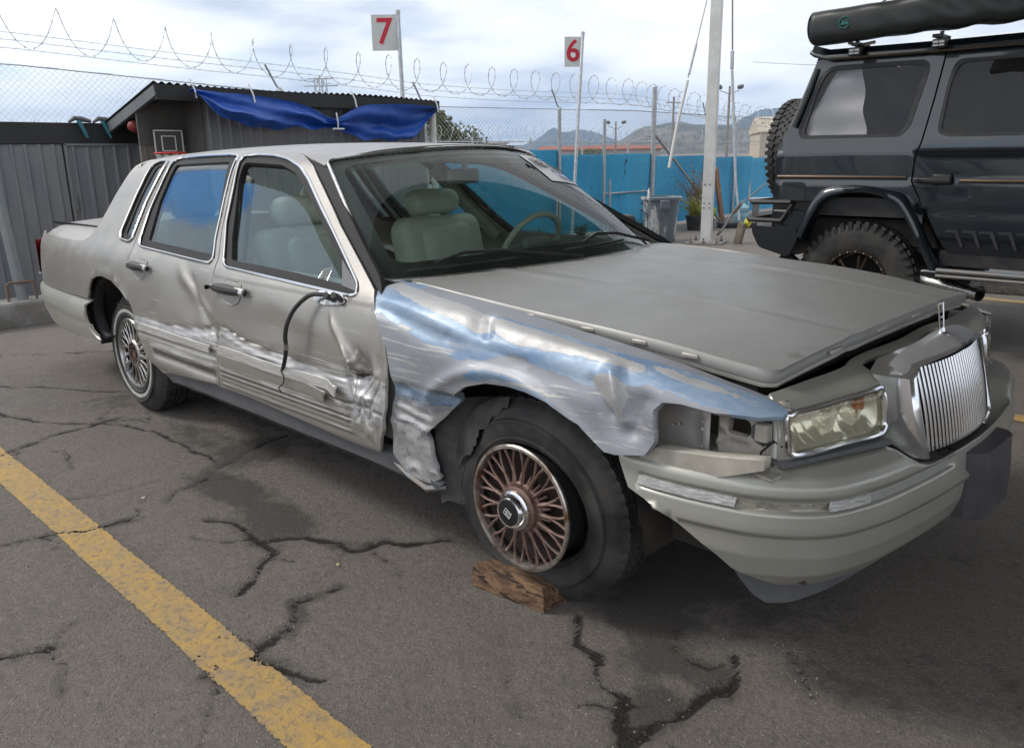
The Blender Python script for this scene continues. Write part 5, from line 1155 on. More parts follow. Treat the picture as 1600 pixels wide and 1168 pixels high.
# door handles
def handle(par, x, s, w, lock=True, sx=1):
    c = loop3(body, [(x, s)], .0, 1)[0]; h = bpy.data.objects.new('door_handle', None)
    rec = rnd([(x-w*.28, s+.048), (x+w*.30, s+.042), (x+w*.34, s-.035), (x+w*.10, s-.058), (x-w*.22, s-.045)], .02)
    o = panel('handle_recess', body, rec, PAINT, par, step=.012, flange=.003, sign=1, disp=lambda a, b: .003-.034*sst(0, .026, segdist(a, b, rec))+0*a, attrs=ATT0)
    xs = np.linspace(x-w*.50, x+w*.55, 13); pts = []
    for i, q in enumerate(xs):
        t = i/12; p = loop3(body, [(q, s+.004)], .014+.022*math.sin(math.pi*t), 1)[0]; pts.append(p)
    m = MB(); m.tube(pts, .012, 10, rs=[.013+.009*math.sin(math.pi*i/12) for i in range(13)]); m.build('door_handle', M['black_plastic'], par)
    m = MB(); m.tube([pts[0], pts[1], pts[2]], .017, 10, rs=[.015, .018, .015]); m.tube([pts[11], pts[12]], .018, 10, rs=[.016, .020]); m.tube([(p[0], p[1]-.004, p[2]+.014) for p in pts], .004, 6); m.build('handle_trim', M['chrome_dull'], par)
    if lock: m = MB(); q = loop3(body, [(x-w*.50, s+.0)], .034, 1)[0]; m.lathe([(0, .004), (.009, .003), (.010, -.01)], 12, 'y', q); m.build('lock', GASK, par)
handle(fdo, -1.575, .842, .27); handle(rdo, -2.52, .858, .22, False)
# torn off mirror: plate, stub and hanging cable
pl = rnd([(-.960,.885),(-.93,.905),(-.80,.908),(-.762,.892),(-.765,.874),(-.876,.862),(-.94,.870)], .015)
panel('mirror_plate', body, pl, M['chrome_dull'], fdo, step=.012, flange=.006, sign=1, disp=lambda a, b: .008+.006*(fbm(a, b, 30, 3, 4)-.5))
for a, b in ((-.80, .893), (-.845, .888)):
    p = loop3(body, [(a, b)], .012, 1)[0]; m = MB(); m.tube([p, (p[0]+.01, p[1]-.025, p[2]+.012)], .012, 8); m.build('mirror_stub', M['black_plastic'], fdo)
cab = [(-.872,.892),(-.935,.880),(-.986,.838),(-1.019,.786),(-1.035,.738),(-1.042,.697),(-1.071,.652),(-1.125,.592)]
pts = [loop3(body, [q], .02+.035*math.sin(math.pi*i/7), 1)[0] for i, q in enumerate(cab)]
sm = []
for i in range(len(pts)-1):
    for k in range(4): sm.append(tuple(np.array([pch(range(8), [p[j] for p in pts], i+k/4) for j in range(3)], float).ravel()))
m = MB(); m.tube(sm+[pts[-1]], .0085, 8); m.build('hanging_cable', M['black_plastic'], fdo)
p = Vector(sm[19]); p2 = Vector(sm[21]); m = MB(); m.tube([p, p2], .0105, 8); m.build('cable_clip', M['chrome_dull'], fdo)
m = MB(); m.tube([loop3(body, [q], o, 1)[0] for q, o in (((-1.125, .59), .03), ((-1.105, .565), .03), ((-1.12, .54), .028), ((-1.16, .515), .03), ((-1.14, .50), .03))], .0025, 5); m.build('loose_wire', GASK, fdo)
# rocker
def rock(x, s): return body(x, s)
panel('rocker_panel', body, [(-2.40,.335),(-2.30,.366),(-2.0,.388),(-1.75,.402),(-1.47,.404),(-1.07,.389),(-.725,.373),(-.55,.376),(-.40,.345),(-.29,.325),(-.33,.300),(-.506,.296),(-.751,.288),(-1.24,.276),(-1.86,.272),(-2.33,.30)], M['grey_rubber'], car, step=.05, flange=.05, sign=1, disp=lambda x, s: -.014-.10*sst(.30, .27, s)+0*x, mirror=True)
panel('wheel_arch_liner', body, [(-3.20,.395),(-3.30,.43),(-3.325,.50),(-3.30,.60),(-3.23,.70),(-3.10,.76),(-3.22,.77),(-3.38,.70),(-3.44,.55),(-3.42,.42),(-3.30,.38)], GASK, car, step=.05, flange=.05, sign=1, disp=lambda x, s: -.035+0*x)
# ---- front fender, near side
fend = [(-.610,.885),(-.640,.955),(-.617,1.040),(-.50,1.035),(-.314,1.018),(-.128,1.014),(.122,1.010),(.317,1.010),(.394,1.007),(.521,.998),(.664,.983),(.75,.980),(.795,.965),(.822,.940),(.817,.91),(.775,.879),(.675,.850),(.592,.847),(.545,.836),(.523,.804),(.530,.75),(.535,.701),(.512,.650),(.428,.627),(.396,.628),(.314,.697),(.204,.741),(.13,.751),(.05,.751),(-.031,.741),(-.119,.711),(-.18,.663),(-.211,.622),(-.264,.562),(-.325,.499),(-.306,.408),(-.282,.353),(-.341,.321),(-.46,.328),(-.512,.39),(-.506,.515),(-.478,.60),(-.466,.660),(-.500,.766),(-.575,.86)]
def fdisp(x, s):
    n1 = fbm(x, s*1.4, 3.2, 3, 61)-.5; n2 = fbm(x, s*1.5, 12, 4, 15)-.5; n3 = fbm(x, s, 34, 3, 8)-.5
    d = n1*.011*sst(1.03, .96, s)*sst(.80, .55, x)+n2*.002
    a = np.hypot((x-.03), (s-.335)); lip = np.exp(-((a-.445)/.022)**2)*sst(.55, .66, s)*sst(.45, .38, x); d = d+.012*lip
    d = d-.009*G2(x, s, -.33, .845, .20, .028, -.15)+.006*G2(x, s, -.33, .885, .22, .025, -.12)            # crease behind the shoulder
    d = d-.012*G2(x, s, -.10, .915, .04, .05, .6)                                                       # notch in the shoulder
    d = d-.009*G2(x, s, .20, .835, .32, .04, -.02)                                                     # long hollow
    d = d-.022*G2(x, s, .435, .775, .055, .055, .3)+.016*G2(x, s, .420, .80, .016, .06, .25)            # pushed in fold ahead of the wheel
    d = d-.015*G2(x, s, .46, .70, .10, .06)
    low = sst(.68, .64, s)*sst(-.14, -.2, x)
    def fold(d, p0, p1, A, w, soft=.004):      # one crisp crease: straight flanks meeting along the line p0-p1
        q = np.sqrt(segdist(np.asarray(x), np.asarray(s), [p0, p1], closed=False)**2+soft**2); return d+A*np.clip(1-q/w, 0, 1)**1.5
    d = fold(d, (.385, .875), (.450, .745), .017, .050, .003); d = fold(d, (.33, .84), (.40, .755), -.007, .030); d = fold(d, (.50, .83), (.47, .72), -.010, .045)
    d = fold(d, (-.57, .890), (-.22, .848), -.006, .035); d = fold(d, (-.22, .848), (.10, .838), -.004, .028); d = fold(d, (-.085, .94), (-.06, .885), -.008, .030)
    d = d+low*(-.016*np.abs(fbm(x*1.2, s*1.6, 8, 2, 14)-.5)*2-.008+n2*.006)
    d = d+low*.005*np.sin(s*150+x*20)*sst(.50, .53, s)*sst(.60, .57, s)*sst(-.5, -.46, x)*sst(-.28, -.34, x)
    d = d-.05*low*sst(-.30, -.22, x)
    return d
def bar_f(x, s):
    lo = np.interp(x, [-.60, -.50, -.43, -.31, -.21, -.10, -.05, .02, .136, .27, .40, .47], [.99, .955, .935, .912, .903, .882, .905, .880, .886, .899, .905, .90])
    hi = np.interp(x, [-.60, -.377, -.16, .016, .18, .32, .45], [1.02, .985, .962, .953, .95, .945, .935])
    b = sst(lo-.022, lo+.018, s)*sst(hi+.012, hi-.012, s)*sst(.50, .45, x)*.95
    tri = np.maximum(0, 1-np.abs(x-.408+(s-.80)*.45)/(.062*np.clip((s-.740)/.09, 0, 1)+1e-3))*sst(.735, .75, s)*sst(.872, .855, s)
    b = np.maximum(b, 1.1*sst(0, .35, tri)); low = sst(.665, .645, s)*sst(-.15, -.2, x); b = np.maximum(b, low*.58*sst(.62, .58, s))
    b = np.maximum(b, .9*G2(x, s, -.42, .843, .05, .014)); b = np.maximum(b, .80*G2(x, s, .60, .93, .18, .02, -.05)); return b
def blue_f(x, s):
    lo = np.interp(x, [-.62, -.57, -.423, -.266, -.151, -.05, .05, .109, .23, .322, .41, .50, .60, .8], [.80, .872, .835, .80, .788, .81, .846, .842, .83, .822, .85, .872, .86, .86])
    b = sst(lo-.02, lo+.015, s)*sst(.975, .955, s)*.8; b = np.maximum(b, .95*sst(-.42, -.50, x)*sst(.85, .9, s))
    a = np.hypot((x-.03), (s-.335)); b = np.maximum(b, .85*np.exp(-((a-.435)/.022)**2)*sst(-.18, -.05, x)*sst(.33, .2, x))  # blue sky highlight along the arch lip, painted into the colour
    low = sst(.665, .655, s)*sst(.60, .62, s)*sst(-.15, -.2, x); return np.maximum(b, low)
def grime_f(x, s):
    low = sst(-.15, -.2, x); return .50*low*ridge(s, .615, .012)*sst(-.47, -.42, x)+.40*low*ridge(s, .668, .006)+.30*low*sst(.40, .35, s)
FEN = dict(blue=blue_f, bare=bar_f, grime=grime_f, scratch=lambda x, s: .28*sst(.88, .80, s)*sst(.5, .66, s)+.02)
panel('front_fender', fender, fend, PFEND, car, step=.03, fine=(.0105, (-.62, .31, .56, 1.02)), sign=1, disp=fdisp, attrs=FEN, flange=.02, label='peeled and dented blue grey front fender')
fr = [(a, b) for a, b in fend if a < .76 and b > .9 or b <= .9]
fd2 = panel_data(fender, fend, step=.05, sign=1, attrs=ATT0); mesh_from('front_fender', mirror_data(fd2), PAINT, car)
# torn hanging splash piece behind the wheel
m = MB(); m.grid([[(-.345+.03*v+(.17+.03*v)*u, -.905+.16*u*u+.02*math.sin(v*4+u*3)*u, .62-.37*v+.05*u*v+.012*math.sin(u*9)*v) for u in np.linspace(0, 1, 16)] for v in np.linspace(0, 1, 16)]); m.build('torn_liner', M['rubber'], car)
m = MB(); m.tube([(-.55, -.925, .355), (-.45, -.93, .325), (-.36, -.925, .30), (-.29, -.90, .315)], .012, 6, rs=[.006, .012, .014, .008]); m.build('bent_sill_end', M['steel_dark'], car)
# black A pillar gasket and cowl side
ap = [(-1.578,1.442),(-1.411,1.372),(-1.238,1.271),(-1.014,1.139),(-.816,1.037),(-.63,.943),(-.60,.93),(-.62,.955),(-.66,.985),(-.885,1.108),(-1.108,1.236),(-1.285,1.350),(-1.33,1.372),(-1.46,1.41)]
panel('pillar_gasket', body, ap, GASK, car, step=.04, flange=.03, sign=1, disp=lambda a, b: -.010+0*a, mirror=True)
# ---- windscreen, backlight
def wsf(u, v):
    u = np.asarray(u, float); v = np.asarray(v, float)
    xb = -.43-.245*u**2-.05*u**8; yb = .812*u; zb = .945+.022*(1-u**2)
    xt = -1.09-.195*u**2-.02*u**8; yt = .612*u; zt = 1.412-.045*u**2
    b = .035*np.sin(np.pi*v)*(1-u**4)
    return xb+(xt-xb)*v+b*.45, yb+(yt-yb)*v, zb+(zt-zb)*v+b
ws = rnd([(-1, 0.0), (1, 0.0), (1, .99), (-1, .99)], .05, 5)
wso = panel('windscreen', wsf, ws, WGL, car, step=.05, flange=.004, sign=1, attrs=None)
frit = rnd([(-.93, .12), (.93, .12), (.945, .93), (-.945, .93)], .08, 6)
fritm = mat('black_frit', (.010, .011, .011), .35)
panel('frit_border', wsf, ws, fritm, wso, [frit], step=.05, flange=0, sign=1, disp=lambda a, b: -.006+0*a)
m = MB(); m.tube([p for p in loop3(wsf, ws, .003, 1, .03)], .0075, 8, closed=True); m.build('windscreen_trim', M['chrome_dull'], car)
# shade band strip at the top of the glass
tintm = glassmat('shade_band', (.42, .38, .30), 1.3, .4)
panel('shade_band', wsf, rnd([(-.945, .88), (.945, .88), (.94, .945), (-.94, .945)], .02), tintm, wso, step=.05, flange=0, sign=1, disp=lambda a, b: -.009+0*a)
def blf(u, v):
    u = np.asarray(u, float); v = np.asarray(v, float); xb = -3.78+.33*u**2; yb = .74*u; zb = .99; xt = -3.22-.03*u**2*0; yt = .60*u; zt = 1.425-.065*u**2
    return xb+(xt-xb)*v, yb+(yt-yb)*v, zb+(zt-zb)*v
blo = [(-1, 0), (1, 0), (1, 1), (-1, 1)]; big_ = rnd([(-.90, .08), (.90, .08), (.88, .93), (-.88, .93)], .08)
panel('backlight_surround', blf, blo, PAINT, car, [big_], step=.07, sign=-1, attrs=ATT0); panel('backlight', blf, big_, glassmat('rear_glass', (.70, .84, .78)), car, step=.1, flange=0, sign=-1, disp=lambda a, b: -.005+0*a)
# paper on the windscreen
pap = thing('lot_sticker', 'white paper lot sheet with handwritten digits inside the windscreen corner', 'paper'); 
pf = lambda u, v: tuple(np.asarray(a)+o for a, o in zip(wsf(u, v), (.004, 0, .004)))
pw = mat('paper_white', (.88, .88, .90), .7, nscale=6, nmix=.2, ncol=(.78, .79, .84))
ppoly = [(.55, .925), (.925, .955), (.945, .62), (.70, .58)]
sheet = panel('sheet', wsf, [(.40, .90), (.84, .90), (.86, .56), (.33, .59)], pw, pap, step=.06, flange=0, sign=1, disp=lambda a, b: .0035+0*a)
def on_ws(o, u, v, off, rot, sc=1.0):
    p = Vector([float(a) for a in wsf(u, v)]); pu = Vector([float(a) for a in wsf(u+.01, v)])-p; pv = Vector([float(a) for a in wsf(u, v+.01)])-p
    X = pu.normalized(); Z = X.cross(pv).normalized(); Y = Z.cross(X); p = p+Z*off; c, s_ = math.cos(rot), math.sin(rot); X2 = X*c+Y*s_; Y2 = -X*s_+Y*c
    o.matrix_local = Matrix(((X2.x, Y2.x, Z.x, p.x), (X2.y, Y2.y, Z.y, p.y), (X2.z, Y2.z, Z.z, p.z), (0, 0, 0, 1)))
bp_ = mat('blue_ink', (.03, .08, .35), .6)
on_ws(text_mesh('digits', '44861541', .088, M['black_print'], sheet, .0003, .002), .60, .77, .006, R(-8))
on_ws(text_mesh('small_print', 'LOT 7  SEVILLA', .020, M['black_print'], sheet, .0003), .58, .85, .006, R(-6))
on_ws(text_mesh('blue_mark', 'AUTOS 7', .045, bp_, sheet, .0003, .0006), .62, .62, .006, R(-6))
on_ws(text_mesh('blue_mark', 'F7 A', .045, bp_, sheet, .0003, .0006), .58, .69, .006, R(-6))
# wipers
for u0, u1, v0, px in ((-.90, -.42, .025, -.30), (-.12, .42, .045, .52)):
    w = thing('wiper', None, None); w.parent = car; del_ = [w.pop(k, None) for k in ('label', 'category')]
    def W3(u, v, off): p = Vector([float(a) for a in wsf(u, v)]); n = Vector(fnormal(wsf, np.array([u]), np.array([v]))[0]); return tuple(p+n*off)
    us = np.linspace(u0, u1, 9)
    m = MB(); m.tube([W3(u, v0+.02+.02*(u-u0), .012) for u in us], .0045, 6); m.build('blade', M['black_plastic'], w)
    um = (u0+u1)/2; m = MB(); m.tube([W3(um-.13, v0+.045, .022), W3(um, v0+.075, .032), W3(um+.18, v0+.06, .035), W3(px+.25, v0-.02, .02)], .006, 6, rs=[.004, .007, .006, .007]); m.build('arm', M['black_plastic'], w)
# ---- hood (popped open a few centimetres) and its inner lip
def hoodf(x, y):
    x = np.asarray(x, float); y = np.asarray(y, float)
    zc = pch([-.72, -.45, -.2, .15, .45, .75, .85], [.977, .974, .967, .949, .926, .897, .885], x)
    e = pch([-.72, -.62, -.30, 0, .30, .50, .65, .80], [.955, .953, .933, .915, .900, .885, .868, .853], x)
    ef = pch([-.72, -.62, -.30, 0, .30, .50, .65, .80], [.962, .960, .947, .932, .914, .891, .868, .853], x)
    e = np.where(y < 0, e, ef); t = np.clip(np.abs(y)/.755, 0, 1.1); z = zc+(e-zc)*t**2.4
    z = z+.004*np.exp(-((np.abs(y)-.36-.10*(-x+.75)*.5)/.03)**2)*sst(-.62, -.45, x)-.002*np.exp(-((np.abs(y)-.30-.10*(-x+.75)*.5)/.02)**2)
    return x, y, z
def hf_(y): return .752+.030*(1-(y/.76)**2)+.02*sst(.1, .0, abs(y))*0
hood = [(-.612,-.752),(-.40,-.752),(-.02,-.752),(.30,-.752),(.60,-.748),(.728,-.742)]+[(hf_(y), y) for y in np.linspace(-.72, .72, 17)]+[(.70,.742),(.45,.75),(0,.752),(-.60,.752),(-.585,.60),(-.56,.4),(-.545,.1),(-.545,-.2),(-.565,-.45),(-.60,-.65)]
panel('hood', hoodf, hood, PHOOD, car, step=.04, flange=.034, sign=1, attrs=ATT0, disp=lambda x, y: .0025*(fbm(x, y, 2.5, 3, 9)-.5)-.0012*ridge(segdist(np.asarray(x), np.asarray(y), hood), .012, .004))
lip = [(a*.985+.0, b*.985) for a, b in hood]
def hl_(x, y): a, b, c = hoodf(x, y); return a, b, c-.036
LIPM = carpaint('hood_lip_paint', (.42, .40, .36), .42, .3)
pin = [(x-.01 if x < 0 else x-.07, y*.90) for x, y in hood]
panel('hood_inner_frame', hl_, [(x if x < .5 else x-.012, y*.985) for x, y in hood], LIPM, car, [pin], step=.05, flange=.016, sign=1, attrs=ATT0)
for px_, py_ in [(-.30, -.747), (-.05, -.747), (.18, -.747), (.36, -.747), (.52, -.747), (.772, -.45), (.775, -.15), (.775, .12), (.765, .38)]:
    z = float(hoodf(px_, py_)[2])-.020; m = MB(); m.rbox((px_-(.0 if abs(py_) > .7 else -.002), py_, z), ((.05, .012, .014) if abs(py_) > .7 else (.012, .07, .014)), .004); m.build('hood_bump_stop', LIPM, car)
# cowl and engine bay darkness
m = MB(); m.grid([[(x+.09*(1-(y/.8)**2), y, z) for y in np.linspace(-.80, .80, 17)] for x, z in ((-.80, .93), (-.60, .925), (-.45, .93))]); m.build('cowl', M['black_plastic'], car)
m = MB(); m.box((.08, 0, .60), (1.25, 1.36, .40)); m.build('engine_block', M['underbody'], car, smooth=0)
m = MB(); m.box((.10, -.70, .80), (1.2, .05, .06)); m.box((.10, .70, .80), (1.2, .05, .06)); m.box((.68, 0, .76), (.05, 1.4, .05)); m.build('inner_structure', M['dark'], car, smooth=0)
# ---- header panel, headlights, grille
HL = rnd([(-.765,.668),(-.77,.778),(-.452,.788),(-.430,.772),(-.430,.680),(-.452,.668)], .02)
def hl_mir(L): return [(-a, b) for a, b in L]
GR_HOLE = [(-.285, .42), (.285, .42), (.285, .8145), (-.285, .8145)]
header = [(-.775,.872),(-.79,.80),(-.785,.64),(-.60,.636),(-.385,.625),(-.36,.50),(-.31,.45),(.31,.45),(.36,.50),(.385,.625),(.60,.636),(.785,.64),(.79,.80),(.775,.872)]+[(y, .878+.0*y) for y in np.linspace(.7, -.7, 15)]
panel('header_panel', fasc, header, PBUMP, car, [HL, hl_mir(HL), [(-.332, .46), (.332, .46), (.332, .832), (-.332, .832)]], step=.035, sign=1, attrs=ATT0, flange=.02)
lens = bpy.data.materials.new('yellowed_lens'); lens.use_nodes = True; lt_ = lens.node_tree; lt_.nodes.clear()
o_ = N(lt_, 'ShaderNodeOutputMaterial'); tr_ = N(lt_, 'ShaderNodeBsdfTransparent'); tr_.inputs[0].default_value = (.97, .96, .87, 1); gl_ = N(lt_, 'ShaderNodeBsdfGlossy'); gl_.inputs['Roughness'].default_value = .06
fr_ = N(lt_, 'ShaderNodeFresnel'); ge_ = N(lt_, 'ShaderNodeNewGeometry'); io_ = N(lt_, 'ShaderNodeMapRange'); LK(lt_, ge_.outputs['Backfacing'], io_.inputs[0]); io_.inputs[3].default_value = 1.55; io_.inputs[4].default_value = 1/1.55; LK(lt_, io_.outputs[0], fr_.inputs[0]); mx_ = N(lt_, 'ShaderNodeMixShader'); LK(lt_, fr_.outputs[0], mx_.inputs[0]); LK(lt_, tr_.outputs[0], mx_.inputs[1]); LK(lt_, gl_.outputs[0], mx_.inputs[2])
df_ = N(lt_, 'ShaderNodeBsdfDiffuse'); df_.inputs[0].default_value = (.62, .58, .42, 1); m2_ = N(lt_, 'ShaderNodeMixShader'); m2_.inputs[0].default_value = .07; LK(lt_, mx_.outputs[0], m2_.inputs[1]); LK(lt_, df_.outputs[0], m2_.inputs[2]); LK(lt_, m2_.outputs[0], o_.inputs[0])
refl = mat('reflector', (.90, .90, .86), .16, .75, nscale=20, nmix=.3, ncol=(.6, .58, .5)); amber = mat('amber', (.45, .14, .04), .25, .3)
clearm = mat('reflector_facets', (.85, .84, .76), .2, .5, bump=.8, bscale=60)
for sg in (-1, 1):
    hlm = thing('headlight', None, None); hlm.parent = car; [hlm.pop(k, None) for k in ('label', 'category')]
    T_ = (lambda d: d) if sg < 0 else mirror_data
    mesh_from('lens', T_(panel_data(fasc, HL, step=.02, flange=.02, sign=1, disp=lambda a, b: .004+.006*sst(0, .03, segdist(a, b, HL)))), lens, hlm)
    m = MB(); m.tube([(p[0], -sg*p[1], p[2]) for p in loop3(fasc, HL, .006, 1, .02)], .0075, 8, closed=True); m.build('chrome_surround', M['chrome'], hlm)
    # reflector bowl: box behind the lens with two shaped cups and a lamp shield
    G = []
    for b in np.linspace(.672, .782, 12):
        row = []
        for a in np.linspace(-.762, -.436, 34):
            x, y, z = (float(q) for q in fasc(a, min(b, .77))); t = (a+.762)/.326; v = (b-.672)/.11
            cup = .045*math.sin(math.pi*v)*(.55+.45*abs(math.sin(t*math.pi*1.6+.3))); flute = .006*math.sin(a*190)
            edge = min(1, 8*min(t, 1-t), 8*min(v, 1-v)); row.append((x-.012-cup*edge-flute*edge, -sg*a*-1 if False else (a if sg < 0 else -a), b-.0))
        G.append(row)
    m = MB(); m.grid(G); m.build('reflector', refl, hlm)
    c = fasc(-.60, .72); cy = sg*.60
    m = MB(); m.lathe([(.0, .0), (.030, -.004), (.038, -.02), (.040, -.05)], 24, 'x', (float(c[0])-.022, cy, .724)); m.build('lamp_shield', clearm, hlm)
    c = fasc(-.515, .72); m = MB(); m.lathe([(0, 0), (.022, -.004), (.030, -.022), (.034, -.05)], 20, 'x', (float(c[0])-.02, sg*.515, .728)); m.build('lamp_bulb', clearm, hlm)
    m = MB(); m.box((float(c[0])-.028, sg*.508, .748), (.012, .05, .034)); m.build('amber_reflector', amber, hlm, smooth=0)
    if sg < 0:
        m = MB(); m.tube([(.785, -.775, .66), (.787, -.778, .72), (.78, -.775, .775)], .010, 6); m.build('side_edge', M['white_paint'], hlm)
        m = MB(); m.lathe([(0, -.01), (.05, -.008), (.055, .02), (.03, .05)], 20, 'x', (.73, -.735, .715)); m.build('rear_bowl', M['grey_rubber'], hlm)
m = MB(); m.box((.80, -.60, .652), (.17, .36, .012), Matrix.Rotation(R(-20), 3, 'Z')); m.build('filler_strip', M['grey_rubber'], car, smooth=0)
# missing corner lamp: bracket behind the hole
brk = mat('bracket_beige', (.50, .47, .41), .5, .2, nscale=8, nmix=.6, ncol=(.26, .24, .21)); brs = mat('bracket_steel', (.58, .56, .54), .42, .6, nscale=6, nmix=.6, ncol=(.36, .35, .34))
def pan(x, z): x = np.asarray(x, float); z = np.asarray(z, float); return x, -.800-.02*(x-.5)+0*z, z
hole = lambda x, z, r: [(x+r*math.cos(a), z+r*math.sin(a)) for a in np.linspace(0, 2*math.pi, 11)[:-1]]
panel('corner_inner_panel', pan, rnd([(.41,.595),(.625,.595),(.625,.80),(.41,.80)], .01), brs, car, [hole(.515, .690, .006), hole(.535, .697, .006), hole(.605, .70, .005), hole(.605, .72, .004), hole(.605, .655, .004)], step=.03, sign=1, disp=lambda a, b: .006*fbm(a, b, 7, 3, 2)+.010*sst(.02, 0, np.abs(a-.612)))
ovl = [(.688+.034*math.copysign(abs(math.cos(a))**.6, math.cos(a)), .717+.024*math.copysign(abs(math.sin(a))**.6, math.sin(a))) for a in np.linspace(0, 2*math.pi, 21)[:-1]]
def pan2(x, z): x = np.asarray(x, float); z = np.asarray(z, float); return x, -.775+0*z-.05*(x-.67), z
panel('lamp_bracket', pan2, rnd([(.628,.600),(.79,.61),(.80,.80),(.628,.80)], .01), brk, car, [ovl, hole(.640, .735, .005), hole(.643, .63, .006)], step=.018, sign=1, flange=.03, disp=lambda a, b: .010*ridge(segdist(a, b, ovl), .006, .008)-.014*ridge(a, .765, .012)+.008*ridge(a, .634, .006)+.010*ridge(b, .665, .006)*(a < .66))
m = MB(); m.rbox((.762, -.800, .725), (.035, .03, .045), .006); m.build('bracket_boss', brk, car)
m = MB(); m.box((.735, -.79, .625), (.16, .07, .008), Matrix.Rotation(R(-8), 3, 'Z')); m.build('bracket_shelf', brk, car, smooth=0)
def pan3(x, z): x = np.asarray(x, float); z = np.asarray(z, float); return x, -.893+.30*(x-.45)*sst(.5, .7, x)*.3+0*z, z
panel('bumper_bracket', pan3, [(.470,.590),(.478,.636),(.523,.652),(.672,.661),(.80,.680),(.80,.655),(.66,.600)], brk, car, step=.03, sign=1, flange=.04)
m = MB(); m.tube([(.80, -.775, .69), (.785, -.79, .705), (.76, -.80, .675), (.755, -.80, .655)], .003, 5); m.build('lamp_wire', GASK, car)
m = MB(); m.lathe([(0, 0), (.010, 0), (.011, .018), (.006, .02), (.006, .03), (0, .03)], 10, c=(.755, -.80, .632)); m.build('lamp_plug', mat('plug_red', (.5, .05, .03), .4), car)
# grille
def gx(y, z): return .953-.55*abs(y)**2.0+(.818-z)*.245
gr = thing('grille', None, None); gr.parent = car; [gr.pop(k, None) for k in ('label', 'category')]
m = MB(); zb, zt_ = .575, .815
nb = 31
for i in range(nb):
    y = -.262+i*.524/(nb-1); zt2 = .808+.008*(1-abs(y)/.27)
    b = MB(); pts = [(gx(y, z)-.001+.006*math.sin(math.pi*(z-zb)/(zt2-zb)), y, z) for z in np.linspace(zb+.006, zt2-.004, 7)]
    b.tube(pts, .0050, 6); b.build('grille_bar', M['chrome'], gr)
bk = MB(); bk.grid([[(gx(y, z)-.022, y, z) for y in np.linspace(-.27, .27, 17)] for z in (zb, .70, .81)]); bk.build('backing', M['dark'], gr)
# surround: one bent chrome strip round the opening plus the hood shaped cap
def ring(off_o, off_i):
    out = []
    for (ya, za, yb_, zb_) in (): pass
sr = MB(); secs = []
path = [(-.275, .570), (-.278, .62), (-.280, .70), (-.280, .78), (-.268, .806), (-.2, .814), (-.1, .820), (0, .826), (.1, .820), (.2, .814), (.268, .806), (.280, .78), (.280, .70), (.278, .62), (.275, .570), (.2, .562), (0, .560), (-.2, .562)]
G = []
n = len(path)
for i, (y, z) in enumerate(path):
    a = Vector((0, *path[(i-1) % n])); b = Vector((0, *path[(i+1) % n])); tdir = (b-a).normalized(); nd = Vector((0, -tdir.z, tdir.y)); c = Vector((0, y, z))
    if nd.dot(c-Vector((0, 0, .69))) < 0: nd = -nd
    top = z > .79; w = .036 if not top else .010; bot = z < .58; w = .012 if bot else w
    x = gx(y, z); dpt = .10 if not bot else .03
    w = w*1.35 if not (top or bot) else w; G.append([(x-.012, y, z), (x+.010, y+nd.y*.004, z+nd.z*.004), (x+.012, y+nd.y*w*.3, z+nd.z*w*.3), (x+.002, y+nd.y*w*.8, z+nd.z*w*.8), (x-.03, y+nd.y*w, z+nd.z*w), (x-dpt, y+nd.y*w*1.05, z+nd.z*w*1.05)])
G.append(G[0]); sr.grid(G); sr.build('chrome_surround', mat('bright_chrome', (.92, .93, .95), .16, .95), gr, smooth=50)
m = MB(); G = []
for t in np.linspace(0, 1, 7):
    row = []
    for y in np.linspace(-.312, .312, 25):
        zf = .830-.02*(abs(y)/.31)**1.5; xf = gx(y, .815)+.006; xr = .880-.18*(y*y); zr = .862-.028*(abs(y)/.31)**2
        edge = max(0, (abs(y)-.27)/.042); row.append((xf+(xr-xf)*t, y, zf+(zr-zf)*t+.004*math.sin(t*math.pi)-.012*edge**2-.010*(abs(y)/.31)))
    G.append(row)
m.grid(G); m.build('chrome_cap', mat('hazed_chrome', (.88, .88, .89), .26, .8), gr, smooth=60)
# star shaped upright ornament on the cap: open rectangle with cross bar
om = MB(); r0 = Matrix.Rotation(R(-8), 3, 'Y')
for pts in ([(0, -.017, .02), (0, -.020, .095)], [(0, .017, .02), (0, .020, .095)], [(0, -.020, .095), (0, .020, .095)], [(0, -.018, .055), (0, .018, .055)], [(0, -.017, .02), (0, .017, .02)], [(0, 0, .055), (0, 0, .12)]):
    if pts[1][2] > .11: continue
    om.tube([tuple(r0 @ Vector(p)+Vector((.895, 0, .845))) for p in pts], .0024, 6)
om.lathe([(.022, 0), (.02, .008), (.008, .014), (.006, .026), (0, .026)], 14, c=(.895, 0, .845)); om.build('hood_ornament', M['chrome'], gr)
